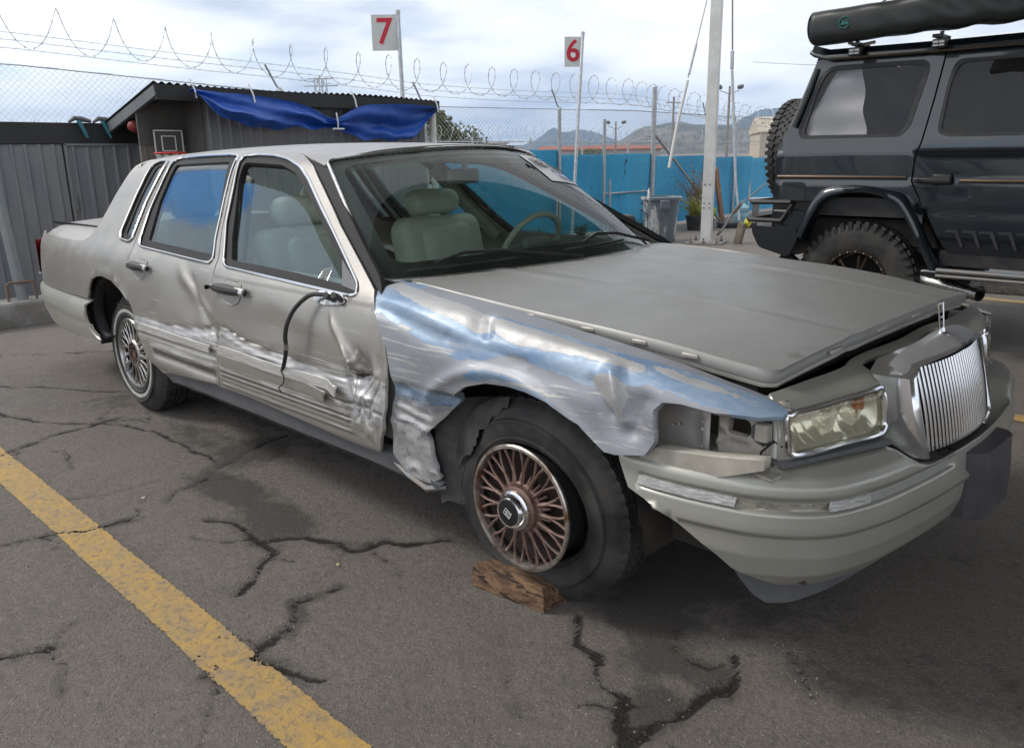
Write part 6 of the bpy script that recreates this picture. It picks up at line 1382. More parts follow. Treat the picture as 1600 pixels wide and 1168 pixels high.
# ---- front bumper
bx = lambda x: bu(x)
low = [(bx(.40), .62), (bx(.45), .53), (bx(.58), .49), (bx(.69), .42), (bx(.735), .38), (bx(.81), .345), (bx(.87), .318), (bx(.93), .30), (bx(1.0), .295), (0, .29)]
up = [(bx(.40), .668), (bx(.55), .70)]
bpoly = low+[(-a, b) for a, b in low[-2::-1]]+[(-bx(.40), .75)]+[(0, .78)]+[(bx(.62), .78), (bx(.50), .72), (bx(.40), .68)]
slot = lambda u, s: -.010*sst(.540, .546, s)*sst(.578, .572, s)*sst(bx(.47), bx(.49), u)*sst(bx(1.034), bx(1.028), u)
bat = dict(ATT0); bat['scratch'] = lambda u, s: .25*sst(.40, .33, s)+.08; bat['bare'] = lambda u, s: .58*G2(u, s, bx(.90), .345, .06, .012)+.5*G2(u, s, bx(.95), .36, .015, .006); bat['grime'] = lambda u, s: .35*ridge(s, .543, .004)*sst(bx(1.03), bx(1.0), u)+.35*ridge(s, .576, .003)
bo = panel('front_bumper', bump, bpoly, PBUMP, car, step=.035, fine=(.0125, (bx(.38), .28, -bx(1.02), .72)), sign=1, flange=.015, attrs=bat, disp=lambda u, s: slot(u, s)+.008*sst(.618, .606, s)*sst(.58, .60, s)*0)
def bstrip(name, x0, x1, s0, s1, mt, off=.0): return panel(name, bump, [(bx(x0), s0), (bx(x1), s0), (bx(x1)+.004, s1), (bx(x0)+.004, s1)], mt, bo, step=.012, flange=.008, sign=1, disp=lambda u, s: off-.001+.004*(fbm(u, s, 25, 3, 6)-.5), attrs=None)
clr = mat('cracked_clear_strip', (.46, .47, .47), .25, .35, nscale=22, nmix=.8, ncol=(.62, .62, .60), stretch=(1, 1, 4), bump=.3, bscale=40)
bstrip('bumper_strip', .475, .735, .548, .571, clr); bstrip('bumper_strip', .915, .965, .549, .572, clr, .002)
bstrip('adhesive_strip', .735, .915, .547, .573, mat('old_adhesive', (.30, .28, .22), .8, nscale=30, nmix=.9, ncol=(.12, .11, .09)), -.008)
bstrip('bumper_strip', .965, 1.028, .548, .572, mat('strip_grey', (.40, .41, .40), .35, .35), -.004)
# plate bracket in the middle of the bumper
m = MB(); P_ = []
for y, dx in ((-.148, 0), (-.142, .020), (-.11, .040), (.11, .043), (.142, .024), (.148, 0)):
    P_.append((y, dx))
G = [[(1.048-.0*z+dx-.12*(y*y)*3+(.008 if z < .50 else 0), y, z) for y, dx in P_] for z in (.365, .375, .45, .545, .560)]
bkm = mat('plate_bracket', (.050, .044, .053), .45, nscale=8, nmix=.7, ncol=(.085, .078, .085))
m.grid(G); m.grid([[(p[0], p[1], p[2]) for p in G[0]], [(.99, p[1], p[2]) for p in G[0]]]); m.grid([[(p[0], p[1], p[2]) for p in G[-1]], [(.95, p[1], p[2]+.01) for p in G[-1]]])
m.grid([[r[0] for r in G], [(.96, r[0][1], r[0][2]) for r in G]]); m.grid([[r[-1] for r in G], [(.96, r[-1][1], r[-1][2]) for r in G]]); m.build('plate_bracket', bkm, bo, smooth=30)
# dark lower valance
def val(u, s): a, b, c = bump(u, .30+0*np.asarray(s)); k = (np.asarray(s)-.30)/.14; return a-.035, b*.975, s+0*a
panel('lower_valance', val, [(bx(.70), .36), (bx(.77), .29), (bx(.82), .245), (bx(.86), .226), (bx(.93), .225), (0, .235), (-bx(.86), .225), (-bx(.70), .36)], M['grey_rubber'], car, step=.05, flange=.02, sign=1)
# ---- underbody, wheel wells, interior
UB = M['underbody']
m = MB(); m.box((-1.9, 0, .27), (3.1, 1.60, .10)); m.box((-4.05, 0, .43), (1.05, 1.4, .2)); m.box((-2.98, 0, .34), (.10, 1.5, .10)); m.box((.62, 0, .42), (.5, 1.5, .16)); m.build('underbody', UB, car, smooth=0)
for xc in (-2.98, .03):
    for sg in (-1, 1):
        m = MB(); r_ = .46 if xc > -1 else .435
        G = [[(xc+r_*math.cos(a), y, .33+r_*math.sin(a)) for y in (sg*.885, sg*.60)] for a in np.linspace(0, math.pi, 30)]
        m.grid(G); m.grid([[(xc+q*r_*math.cos(a), sg*.60, .33+q*r_*math.sin(a)) for a in np.linspace(0, math.pi, 30)] for q in (0.01, 1)]); m.build('wheel_housing', UB, car, smooth=40, fixn=False)
m = MB(); m.tube([(-4.3, -.55, .36), (-4.6, -.57, .34), (-4.66, -.60, .32)], .028, 12); m.build('tailpipe', M['steel_dark'], car)
lea = mat('grey_leather', (.60, .62, .55), .45, nscale=12, nmix=.5, ncol=(.48, .50, .44), bump=.15, bscale=70); trimg = mat('interior_trim', (.32, .33, .29), .6, nscale=6, nmix=.4, ncol=(.26, .27, .24)); hlin = mat('headliner', (.48, .45, .37), .9); dashm = mat('dash', (.15, .17, .155), .6)
def seat(x, y, w, name='seat', hd=True):
    s = thing(name, None, None, (x, y, 0)); s.parent = car; [s.pop(k, None) for k in ('label', 'category')]
    m = MB(); m.rbox((.16, 0, .56), (.56, w, .20), .07, seg=4); m.build('seat_cushion', lea, s)
    m = MB(); rt = Matrix.Rotation(R(-14), 3, 'Y'); m.rbox((-.16, 0, .80), (.17, w, .54), .082, rt, 5); m.build('seat_back', lea, s)
    m = MB(); m.rbox((-.115, 0, .82), (.14, w*.62, .42), .065, rt, 5); m.build('seat_pad', lea, s)
    if hd:
        m = MB(); m.rbox((-.235, 0, 1.135), (.145, .34, .135), .066, rt, 6); m.build('headrest', lea, s)
        for k in (-.06, .06): MB().tube([(-.22, k, 1.08), (-.24, k, 1.16)], .008, 6).build('headrest_post', M['chrome_dull'], s)
    return s
seat(-1.62, -.40, .58, 'front_seat'); seat(-1.62, .40, .58, 'front_seat')
rs_ = seat(-2.72, 0, 1.36, 'rear_seat', False)
for y in (-.42, .42): m = MB(); m.rbox((-.27, y, 1.13), (.12, .26, .16), .055, seg=4); m.build('headrest', lea, rs_)
m = MB(); G = []
for y in np.linspace(-.78, .78, 25):
    hood_ = .03*math.exp(-((y-.40)/.22)**2); G.append([(-.50, y, .93), (-.62, y, .935+hood_*.3), (-.80, y, .925+hood_), (-.93, y, .90+hood_), (-.98, y, .84), (-.96, y, .60)])
m.grid(G); m.build('dashboard', dashm, car, smooth=50)
sw = thing('steering_wheel', None, None, (-1.12, .40, .93)); sw.parent = car; [sw.pop(k, None) for k in ('label', 'category')]; sw.rotation_euler = (0, R(-64), 0)
m = MB(); m.tube([(.188*math.cos(a), .188*math.sin(a), 0) for a in np.linspace(0, 2*math.pi, 41)[:-1]], .0145, 10, closed=True); m.build('rim', trimg, sw)
m = MB(); m.rbox((0, 0, -.02), (.14, .18, .05), .02); m.build('hub', dashm, sw)
for sgn in (-1, 1): m = MB(); m.rbox((.02, sgn*.13, -.012), (.04, .12, .02), .008); m.build('spoke', dashm, sw)
mm = MB(); rt = Matrix.Rotation(R(15), 3, 'Z'); mm.rbox((-1.16, .0, 1.285), (.035, .25, .066), .016, rt); mi = mm.build('rear_view_mirror', dashm, car); q = MB(); q.tube([(-1.15, 0, 1.31), (-1.13, 0, 1.37)], .012, 8); q.build('mirror_arm', dashm, mi)
m = MB(); m.grid([[tuple(float(q) for q in (body(x, s)[0], sg*float(body(x, s)[1])*(.97), float(body(x, s)[2])-.035)) for s, sg in [(s, 1) for s in (1.40, 1.5, 1.65, 1.8, 2.0)]+[(s, -1) for s in (1.8, 1.65, 1.5, 1.40)]] for x in np.linspace(-3.12, -1.30, 12)]); m.build('headliner', hlin, car)
def inner(x, s): a, b, c = body(x, s); return a, b*.945, c
for sg in (-1, 1):
    T_ = (lambda d: d) if sg < 0 else mirror_data
    for nm, out, w in (('rear_door_trim', rear_door, RW), ('front_door_trim', front_door, FW)):
        hole_ = [(a, max(b, .945)) for a, b in w]
        o2 = [(a, max(b, .42)) for a, b in out]; seen = []
        for p in o2:
            if not seen or math.dist(p, seen[-1]) > 1e-3: seen.append(p)
        mesh_from(nm, T_(panel_data(inner, seen, [rnd(hole_[::3], .01)], step=.09, sign=-1, flange=0)), trimg, car)
    m = MB(); m.grid([[tuple((float(a), -sg*-1*float(b)*.93 if sg < 0 else -float(b)*.93, float(c))) for a, b, c in [body(xx+sh_, s)]] [0:1] for s in (0,)]) if False else None
    p3 = []
    for (xa, sa) in ((-1.80, .93), (-1.90, 1.07), (-2.0, 1.22), (-2.06, 1.33)):
        a, b, c = body(xa, sa); p3.append((float(a), sg*abs(float(b))*.93, float(c)-.01))
    MB().tube(p3, .038, 8).build('pillar_trim', trimg, car)
    a, b, c = body(-2.0, 1.20); MB().rbox((-2.0, sg*(abs(float(b))-.10), 1.10), (.05, .02, .42), .008, Matrix.Rotation(R(22*1), 3, 'Y')).build('seat_belt', dashm, car)
    G = [[(float(body(x, s)[0]), sg*abs(float(body(x, s)[1]))*.93, float(body(x, s)[2])-.01) for x in np.linspace(-3.25, -3.02, 5)] for s in (.95, 1.1, 1.2, 1.28)]
    MB().grid(G).build('rear_pillar_trim', trimg, car)
m = MB(); m.grid([[(x, y, .985) for y in (-.72, 0, .72)] for x in (-3.75, -3.4, -3.02)]); m.build('parcel_shelf', trimg, car, smooth=0)
m = MB(); m.rbox((-1.35, 0, .58), (1.1, .20, .24), .04); m.build('centre_console', trimg, car)
# far side door mirror
m = MB(); m.rbox((-1.03, 1.02, 1.0), (.09, .18, .12), .04, seg=4); m.tube([(-.95, .90, .95), (-1.0, 1.0, .97)], .03, 8); m.build('door_mirror', M['grey_rubber'], car)
# ---- wheels
wheelm = mat('alloy_silver', (.52, .51, .49), .32, .9, nscale=14, nmix=.7, ncol=(.30, .27, .24)); rust = mat('rust_alloy', (.14, .082, .068), .42, .5, nscale=18, nmix=.9, ncol=(.24, .165, .135)); lipm = mat('corroded_lip', (.55, .52, .48), .3, .9, nscale=16, nmix=1, ncol=(.22, .13, .08), nlo=.45, nhi=.62); white = mat('whitewall', (.42, .42, .40), .7, nscale=12, nmix=.7, ncol=(.28, .27, .25))
def alloy(par, side, m_sp, m_lip, cap, R0=.197):
    """lace spoke rim, axle along y, outer face towards side*y"""
    s = side
    L = MB(); L.lathe([(R0, 0*s), (R0+.004, -.004*s), (R0+.002, -.014*s), (R0-.010, -.020*s), (R0-.014, -.03*s)], 64, 'y'); L.lathe([(R0, 0), (R0-.008, .001*s), (R0-.012, -.008*s), (R0-.014, -.022*s)], 64, 'y'); L.build('rim', m_lip, par)
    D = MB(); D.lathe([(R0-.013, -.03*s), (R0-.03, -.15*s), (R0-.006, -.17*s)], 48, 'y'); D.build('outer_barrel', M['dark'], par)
    D = MB(); D.lathe([(.03, -.060*s), (.12, -.060*s), (R0-.02, -.045*s)], 48, 'y'); D.build('barrel', mat('dark_rust', (.030, .018, .015), .7) if cap else M['underbody'], par)
    nS = 17; 
    for k in range(nS):
        a = 2*math.pi*k/nS; sp = MB()
        def pt(r, an, y): return (r*math.cos(an), y*s, r*math.sin(an))
        mid = pt(.128, a, -.020); sp.tube([pt(.074, a, -.016), mid], .006, 6, rs=[.0085, .0060])
        for q in (-1, 1): sp.tube([pt(.105, a, -.018), pt(.150, a+q*.055, -.018), pt(R0-.012, a+q*.115, -.020)], .005, 6, rs=[.0045, .0045, .0065])
        a2 = a+math.pi/nS; sp.tube([pt(.075, a2, -.022), pt(.108, a2, -.032)], .006, 5, rs=[.008, .004])
        sp.build('spoke', m_sp, par)
    H = MB(); H.lathe([(.082, -.034*s), (.083, -.016*s), (.078, -.010*s), (.074, -.010*s), (.072, .004*s), (.066, .008*s), (.056, .009*s)] if cap else [(.078, -.030*s), (.080, -.012*s), (.072, -.004*s), (.060, -.003*s)], 40, 'y'); H.build('hub', m_sp, par)
    if cap:
        C_ = MB(); C_.lathe([(.061, .004*s), (.061, .018*s), (.056, .022*s), (.053, .020*s), (.050, .038*s), (.046, .043*s), (.041, .042*s)], 40, 'y'); C_.build('centre_cap', M['chrome'], par)
        B = MB(); B.lathe([(0, .044*s), (.030, .0435*s), (.042, .041*s)], 40, 'y'); cc = B.build('cap_face', GASK, par)
        E = MB()
        for (u0, v0, u1, v1) in ((-.010, -.014, .010, -.014), (-.010, .014, .010, .014), (-.010, -.014, -.010, .014), (.010, -.014, .010, .014), (-.010, 0.004, .010, 0.004), (0, .004, 0, .014), (-.004, -.014, -.004, .004), (.004, -.014, .004, .004)):
            c_, n_ = math.cos(R(60)), math.sin(R(60)); E.tube([(u0*c_-v0*n_, .0455*s, u0*n_+v0*c_), (u1*c_-v1*n_, .0455*s, u1*n_+v1*c_)], .0009, 4)
        E.build('emblem', M['white_print'], cc)
    else:
        C_ = MB(); C_.lathe([(.060, -.004*s), (.056, -.03*s), (.022, -.032*s), (.020, -.008*s), (0, -.006*s)], 32, 'y'); C_.build('hub_centre', rust, par)
        for k in range(5):
            a = k*2*math.pi/5+.4; q = MB(); q.lathe([(0, .006), (.008, .005), (.010, -.014)], 6, 'y', (.041*math.cos(a), -.012*s, .041*math.sin(a))); q.build('wheel_nut', M['steel_dark'], par)
def tyre_prof(Ro=.338, w=.215, Ri=.196):
    h = w/2; pr = [(Ri, h-.020), (Ri+.006, h-.008), (Ri+.018, h-.003), (Ri+.020, h+.001), (Ri+.025, h+.001), (Ri+.027, h-.002), (Ri+.05, h+.002), (Ri+.072, h+.004), (Ri+.074, h+.0065), (Ri+.078, h+.0065), (Ri+.080, h+.003), (Ro-.058, h-.006), (Ro-.034, h-.016), (Ro-.016, h-.030), (Ro-.006, h-.042)]
    tr_ = []
    y = h-.046
    while y > -(h-.046)+1e-6:
        tr_ += [(Ro, y), (Ro, y-.0225), (Ro-.009, y-.0240), (Ro-.009, y-.0300)]; y -= .0315
    pr += tr_+[(Ro-.006, -h+.042), (Ro-.016, -h+.030), (Ro-.034, -h+.016), (Ro-.058, -h+.006), (Ri+.07, -h-.004), (Ri+.006, -h+.008), (Ri, -h+.020)]
    return pr
def sedan_wheel(x, y, z, side, flat=False, rusty=False, label=None):
    w = thing('wheel', None, None, (x, y, z)); w.parent = car; [w.pop(k, None) for k in ('label', 'category')]
    if label: w['label'] = label
    s = side; yo = -s*.107
    T = MB(); pr = [(r, (h*s)+yo) for r, h in tyre_prof()]; T.lathe(pr, 216, 'y')
    V = []
    for i, (px, py, pz) in enumerate(T.v):      # sipes across the tread ribs
        r = math.hypot(px, pz)
        if r > .329 and (i//len(pr)) % 4 == 0: k = (r-.006)/r; px, pz = px*k, pz*k
        V.append((px, py, pz))
    T.v = V
    if flat:
        V = []
        for (px, py, pz) in T.v:
            a = math.atan2(pz, px); r = math.hypot(px, pz)
            wgt = .5-.5*math.cos(a+math.pi*.5+math.pi*.0-.55)    # strongest at the bottom front
            wgt = .5+.5*math.cos(a-(-math.pi/2+.75)); off = .012+.078*wgt**1.4
            out = max(0, (r-.19)/.15); py2 = py+off*(-s)*1.0*(1-.15*out); pz2 = pz
            rr_ = r
            if pz2 < -z+.004:
                pz2 = -z+.004+.0*px
            # torn upper rear shoulder
            tear = math.exp(-((a-2.55)/.30)**2)*max(0, 1-abs(r-.30)/.06); px2 = px*(1-.12*tear); pz2 -= .02*tear; py2 += -s*.05*tear
            px2 += .010*math.sin(a*9)*out*math.exp(-((a-2.6)/.5)**2)
            V.append((px2+.004, py2, pz2))
        T.v = V
    T.build('tyre', M['tyre'], w, smooth=30)
    if flat:   # torn rubber lip and inner carcass
        m = MB(); G = []
        for i, a in enumerate(np.linspace(1.75, 3.3, 60)):
            w_ = math.sin(math.pi*i/59)**.6; r0 = .335-.080*w_+.055*(float(fbm(i*.21, 2.0, 1.0, 4, 8))-.5)*w_; r1 = .341; G.append([(r0*math.cos(a), s*(-.004-.03*(1-w_)), r0*math.sin(a)), (.31*math.cos(a), s*(.006*w_-.02), .31*math.sin(a)), (r1*math.cos(a), s*(-.035), r1*math.sin(a))])
        m.grid(G); m.build('torn_tread', M['rubber'], w)
    if not flat:
        Wt = MB(); yy = yo+s*(.1075+.0045); Wt.lathe([(.232, yo+s*(.1085)), (.236, yy), (.249, yy), (.253, yo+s*.1085)], 72, 'y'); Wt.build('whitewall', white, w)
        for k, ch in enumerate('CLASSIC'):
            a = R(112-k*7.5); o = text_mesh('sidewall_letter', ch, .032, M['rubber'], w, .0012, .0008)
            r_ = .285; X = Vector((math.sin(a), 0, -math.cos(a)))*1; U = Vector((math.cos(a), 0, math.sin(a))); Nn = Vector((0, s, 0)); p = U*r_+Vector((0, yo+s*.112, 0)); o.matrix_local = Matrix(((X.x, U.x, Nn.x, p.x), (X.y, U.y, Nn.y, p.y), (X.z, U.z, Nn.z, p.z), (0, 0, 0, 1)))
    alloy(w, s, rust if rusty else wheelm, lipm if rusty else M['chrome_dull'], rusty)
    D = MB(); D.lathe([(.0, -.12*s), (.14, -.12*s)], 32, 'y'); D.lathe([(.14, -.10*s), (.14, -.13*s)], 32, 'y'); D.build('brake_disc', M['steel_dark'], w)
    return w
sedan_wheel(-2.985, -.868, .336, -1); sedan_wheel(-2.985, .868, .336, 1); sedan_wheel(.03, .868, .336, 1)
sedan_wheel(.032, -.895, .335, -1, True, True, 'rusty wheel with the flat tyre torn off its rim')
# wooden block under the rim
def block():
    P0 = [(-.170, -.905), (.112, -.872), (.122, -.765), (-.135, -.80)]; rr = random.Random(5); m = MB(); rows = []
    for z, k in ((.002, 0), (.03, .006), (.07, .0), (.088, -.006)):
        row = []
        for i in range(4):
            a = Vector((*P0[i], 0)); b = Vector((*P0[(i+1) % 4], 0)); n = 12 if i % 2 == 0 else 5
            for j in range(n):
                p = a.lerp(b, j/n); c = Vector((-.02, -.835, 0)); d = (p-c).normalized(); o = k+(float(fbm(p.x*20, z*30+p.y*9, 1, 3, 4))-.5)*.018
                row.append((p.x+d.x*o, p.y+d.y*o, z+(.010*math.sin(p.x*17)+.008*(float(fbm(p.x*14, p.y*14, 1, 3, 9))-.5))*(1 if z > .05 else 0)-.012*max(0, (p.x+.0)/.1)*(z > .05)))
        rows.append(row+[row[0]])
    m.grid(rows); top = rows[-1][:-1]; m.add(top+[(-.02, -.835, .094)], [(i, (i+1) % len(top), len(top)) for i in range(len(top))]); return m
o = block().build('wooden_block', mat('split_wood', (.13, .075, .045), .85, nscale=9, nmix=1, ncol=(.30, .18, .10), stretch=(1.5, 7, 7), bump=.9, bscale=55, wear=((.05, .03, .022), 7, .55)), smooth=40); tag(o, 'split brown wooden block wedged under the front wheel rim', 'wooden block')
# ================================================================== dark off-roader (local frame: origin on the ground under the rear axle, x forward, -y towards the camera)
suv = thing('off_roader', 'dark blue black boxy off-roader with spare wheel, black awning bag and bronze wheels', 'off-roader', (-.72, 3.40, 0))
SP = bpy.data.materials.new('midnight_paint'); SP.use_nodes = True; _t = SP.node_tree; _b = _t.nodes['Principled BSDF']
_b.inputs['Base Color'].default_value = (.004, .008, .0135, 1); _b.inputs['Roughness'].default_value = .30; _b.inputs['Metallic'].default_value = .1; _b.inputs['Coat Weight'].default_value = 1; _b.inputs['Coat IOR'].default_value = 1.65; _b.inputs['Coat Roughness'].default_value = .05
_n = N(_t, 'ShaderNodeTexNoise'); _n.inputs['Scale'].default_value = 1.6; _n.inputs['Detail'].default_value = 1; _bp = N(_t, 'ShaderNodeBump'); _bp.inputs['Strength'].default_value = .5; _bp.inputs['Distance'].default_value = .03
_tc = N(_t, 'ShaderNodeTexCoord'); LK(_t, _tc.outputs['Object'], _n.inputs['Vector']); LK(_t, _n.outputs[0], _bp.inputs['Height']); LK(_t, _bp.outputs[0], _b.inputs['Coat Normal'])
BP_ = M['black_plastic']; SG = glassmat('privacy_glass', (.03, .032, .032), 1.5, .8, 0, .1); SG2 = glassmat('quarter_glass_tint', (.62, .62, .63), 1.5, .8, 0, .1); gold = mat('bronze_strip', (.22, .15, .09), .35, .8); BRZ = mat('bronze_alloy', (.09, .062, .045), .35, .8, nscale=10, nmix=.4, ncol=(.13, .10, .08))
X0 = -.72
def sx(l): return [(a-X0, b) for a, b in l]
HW = .90     # half width; centre line at y=+.90
def sfn(x, z):
    x = np.asarray(x, float); z = np.asarray(z, float)
    y = .010-.012*sst(1.32, 1.36, z)*0+.085*np.clip((z-1.36)/.62, 0, 1)+.03*np.clip((.80-z)/.2, 0, 1)+.03*np.exp(-((x+.70)/.05)**2)
    return x, y, z
def sdisp(x, z): return .006*ridge(z, 1.352, .010)-.006*ridge(z, 1.372, .006)+.005*ridge(z, 1.150, .008)-.008*ridge(z, .965, .010)
GW = rnd(sx([(-1.043,1.955),(-.42,1.945),(-.385,1.915),(-.382,1.864),(-.447,1.521),(-.503,1.455),(-1.213,1.458),(-1.236,1.502),(-1.221,1.566),(-1.122,1.90)]), .05)
GG = rnd(sx([(-1.068,1.925),(-.49,1.918),(-.415,1.900),(-.418,1.859),(-.480,1.522),(-.522,1.475),(-1.195,1.480),(-1.123,1.815)]), .05)
DW = rnd(sx([(-.225,1.930),(.72,1.925),(.80,1.88),(.80,1.44),(-.20,1.448),(-.268,1.47),(-.275,1.53),(-.254,1.807)]), .05)
DG = rnd(sx([(-.195,1.908),(.70,1.905),(.775,1.86),(.775,1.46),(-.20,1.468),(-.252,1.49),(-.235,1.80)]), .05)
seam = sx([(-.292,1.99),(-.325,1.681),(-.362,1.417),(-.390,1.316),(-.395,1.161),(-.292,.972),(-.200,.801),(-.132,.700)])
rq = sx([(-1.395,.80),(-1.405,.9),(-1.405,1.131),(-1.392,1.364),(-1.245,1.732),(-1.161,2.00)])+[(a-.006, b) for a, b in seam[:-2]]+sx([(-.30,.84),(-.40,.99),(-.47,1.065),(-.56,1.085),(-.88,1.09),(-.98,1.05),(-1.08,.93),(-1.14,.80)])
o = panel('rear_quarter', sfn, rq, SP, suv, [GW], step=.05, sign=1, disp=sdisp, flange=.02)
rdp = [(a+.006, b) for a, b in seam[::-1]]+sx([(.62,1.99),(.82,1.98),(.86,1.90),(.86,.68)])
do = panel('rear_door', sfn, rdp, SP, suv, [DW], step=.05, sign=1, disp=sdisp, flange=.02)
for par, w, g in ((o, GW, GG), (do, DW, DG)):
    panel('window_gasket', sfn, w, BP_, par, [g], step=.08, sign=1, flange=.02, disp=lambda a, b: .004+0*a)
    panel('window_glass', sfn, g, SG if par is do else SG2, par, step=.1, sign=1, flange=.004, disp=lambda a, b: -.006+0*a)
fd = sx([(.872,.68),(.872,1.90),(.835,1.99),(1.50,1.97),(1.88,1.40),(1.88,.68)]); FWs = rnd(sx([(.93,1.46),(.93,1.90),(1.42,1.89),(1.74,1.46)]), .05)
f_ = panel('front_door', sfn, fd, SP, suv, [FWs], step=.08, sign=1, disp=sdisp, flange=.02); panel('window_glass', sfn, FWs, SG, f_, step=.1, sign=1, flange=.004, disp=lambda a, b: -.006+0*a)
panel('front_wing', sfn, sx([(1.89,.95),(1.89,1.38),(2.9,1.33),(2.9,.95)]), SP, suv, step=.1, sign=1, flange=.02)
# far side, roof, back, nose as simple closed shell
m = MB(); zz = 1.36
ring_ = lambda x, dz=0: [(x, .10+.06*0, 1.995), (x, .14, 2.05), (x, .30, 2.085), (x, .9, 2.10), (x, 1.5, 2.085), (x, 1.66, 2.05), (x, 1.71, 1.98), (x, 1.79, 1.36), (x, 1.80, .75)]
m.grid([[(p[0]+(-.20-(-.68))*0, p[1], p[2]) for p in ring_(x)] for x in (-.43, -.3, 1.0, 2.25)]); m.build('roof', SP, suv, smooth=40)
m = MB(); m.grid([[(x, .10, z) for x, z in ((-.43, 2.05), (-.53, 1.73), (-.675, 1.36), (-.69, .80))], [(x, 1.70, z) for x, z in ((-.43, 2.05), (-.53, 1.73), (-.675, 1.36), (-.69, .80))]]); m.box((2.9, .9, 1.1), (1.25, 1.6, .5)); m.build('tail_and_nose', SP, suv, smooth=0)
m = MB(); m.box((1.0, .9, .80), (3.3, 1.5, .18)); m.box((0, .9, .48), (.14, 1.5, .14)); m.lathe([(0, -.16), (.14, -.12), (.17, 0), (.14, .12), (0, .16)], 16, 'x', (0, .9, .48)); m.build('chassis', M['underbody'], suv, smooth=40)
G = []
m = MB()
for a in np.linspace(math.pi*.02, math.pi*.98, 20): G.append([(.55*math.cos(a), y, .55+.56*math.sin(a)) for y in (.06, .62)])
m.grid(G); m.grid([[(q*.55*math.cos(a), .62, .55+q*.56*math.sin(a)) for a in np.linspace(0, math.pi, 20)] for q in (.01, 1)]); m.build('wheel_housing', mat('arch_liner', (.035, .037, .038), .7, nscale=5, nmix=.6, ncol=(.06, .055, .05)), suv, fixn=False)
m = MB(); m.box((0.02, .10, .98), (.80, .16, .13)); m.build('arch_inner_panel', BP_, suv, smooth=0)
for i, (a, b) in enumerate(((.10, .76), (.24, .80), (.30, .70))): m = MB(); m.tube([(a, .25, b-.25), (a+.03, .22, b)], .045, 12); m.build('spring', M['steel_dark'], suv)
m = MB(); m.box((.95, .95, 1.40), (2.5, .04, 1.15)); m.box((.0, .55, 1.2), (.9, .8, .5)); m.box((-.40, .9, 1.6), (.03, 1.4, .7)); m.rbox((1.0, .45, 1.35), (.16, .5, .75), .05); m.build('cabin_lining', mat('cabin_dark', (.02, .02, .021), .8), suv, smooth=0)
# gutter and roof edge
m = MB(); gp_ = [(-.469,-.02,2.055),(-.44,-.03,2.035),(-.345,-.035,2.005),(.06,-.035,1.998),(.43,-.035,1.992),(2.2,-.035,1.985)]
m.tube([(x, y+.07, z) for x, y, z in gp_], .018, 8); m.grid([[(x, y+.075, z+.01) for x, y, z in gp_], [(x, y+.11, z+.06) for x, y, z in gp_]]); m.build('rain_gutter', SP, suv)
for x in (-.118, .42, 1.3):
    l = thing('roof_lamp', None, None, (x, -.03, 2.022)); l.parent = suv; [l.pop(k, None) for k in ('label', 'category')]
    m = MB(); m.rbox((0, 0, 0), (.085, .05, .055), .008); m.build('housing', BP_, l)
    m = MB()
    for k in (-1, 1): m.box((k*.018, -.027, .008), (.030, .004, .014)); m.box((k*.018, -.027, -.012), (.030, .004, .010))
    m.build('led_lens', mat('led_lens', (.45, .46, .46), .2) if 'led_lens' not in bpy.data.materials else bpy.data.materials['led_lens'], l, smooth=0)
    m = MB(); m.box((0, .02, .045), (.02, .02, .06)); m.build('bracket', BP_, l, smooth=0)
# trim strips, fuel flap, handle, tail vent
def sstrip(name, par, x0, x1, z0, h, mt, off, yy=.0): m = MB(); m.rbox(((x0+x1)/2-X0, float(sfn(0, z0)[1])-off, z0), (x1-x0, .014, h), .004); m.build(name, mt, par)
sstrip('trim_strip', o, -1.365, -.425, 1.185, .032, BP_, .004); sstrip('bronze_inlay', o, -1.365, -.430, 1.189, .012, gold, .010)
sstrip('trim_strip', do, -.10, .84, 1.165, .030, BP_, .004); sstrip('bronze_inlay', do, -.095, .84, 1.169, .011, gold, .010); sstrip('trim_strip', f_, .885, 1.85, 1.150, .030, BP_, .004)
ff_ = rnd(sx([(-1.323,1.150),(-1.142,1.146),(-1.140,1.018),(-1.328,1.016)]), .025); panel('fuel_flap', sfn, ff_, SP, o, step=.03, sign=1, flange=.004, disp=lambda a, b: .004+0*a)
m = MB(); m.tube([(p[0], p[1], p[2]) for p in loop3(sfn, ff_, .003, 1, .03)], .0025, 5, closed=True); m.build('fuel_flap_gap', BP_, o)
h = MB(); h.rbox((-.255-X0, -.028, 1.170), (.235, .035, .036), .010); h.rbox((-.20-X0, -.012, 1.175), (.12, .02, .075), .012); hh = h.build('door_handle', BP_, do); m = MB(); m.lathe([(0, .004), (.010, .003), (.011, -.01)], 12, 'y', (-.332-X0, -.048, 1.172)); m.build('lock', M['chrome'], hh)
m = MB(); m.tube([(-1.152-X0, .075, 1.945), (-1.19-X0, .05, 1.80), (-1.272-X0, .012, 1.545)], .024, 8, rs=[.018, .022, .024]); m.build('tail_vent', mat('vent_grey', (.10, .105, .11), .5, bump=1, bscale=90), o)
# row of slanted dark slats low on the rear door
for k in range(9):
    x = -.145+.105*k; m = MB(); m.prism([(x-X0, .850), (x+.075-X0, .850), (x+.075+.045-X0, .742), (x+.058+.045-X0, .742), (x+.060-X0, .832), (x-X0, .835)], -.008, .012, lambda a, b, c: (a, c+.008, b)); m.build('dark_slat', BP_, do, smooth=0)
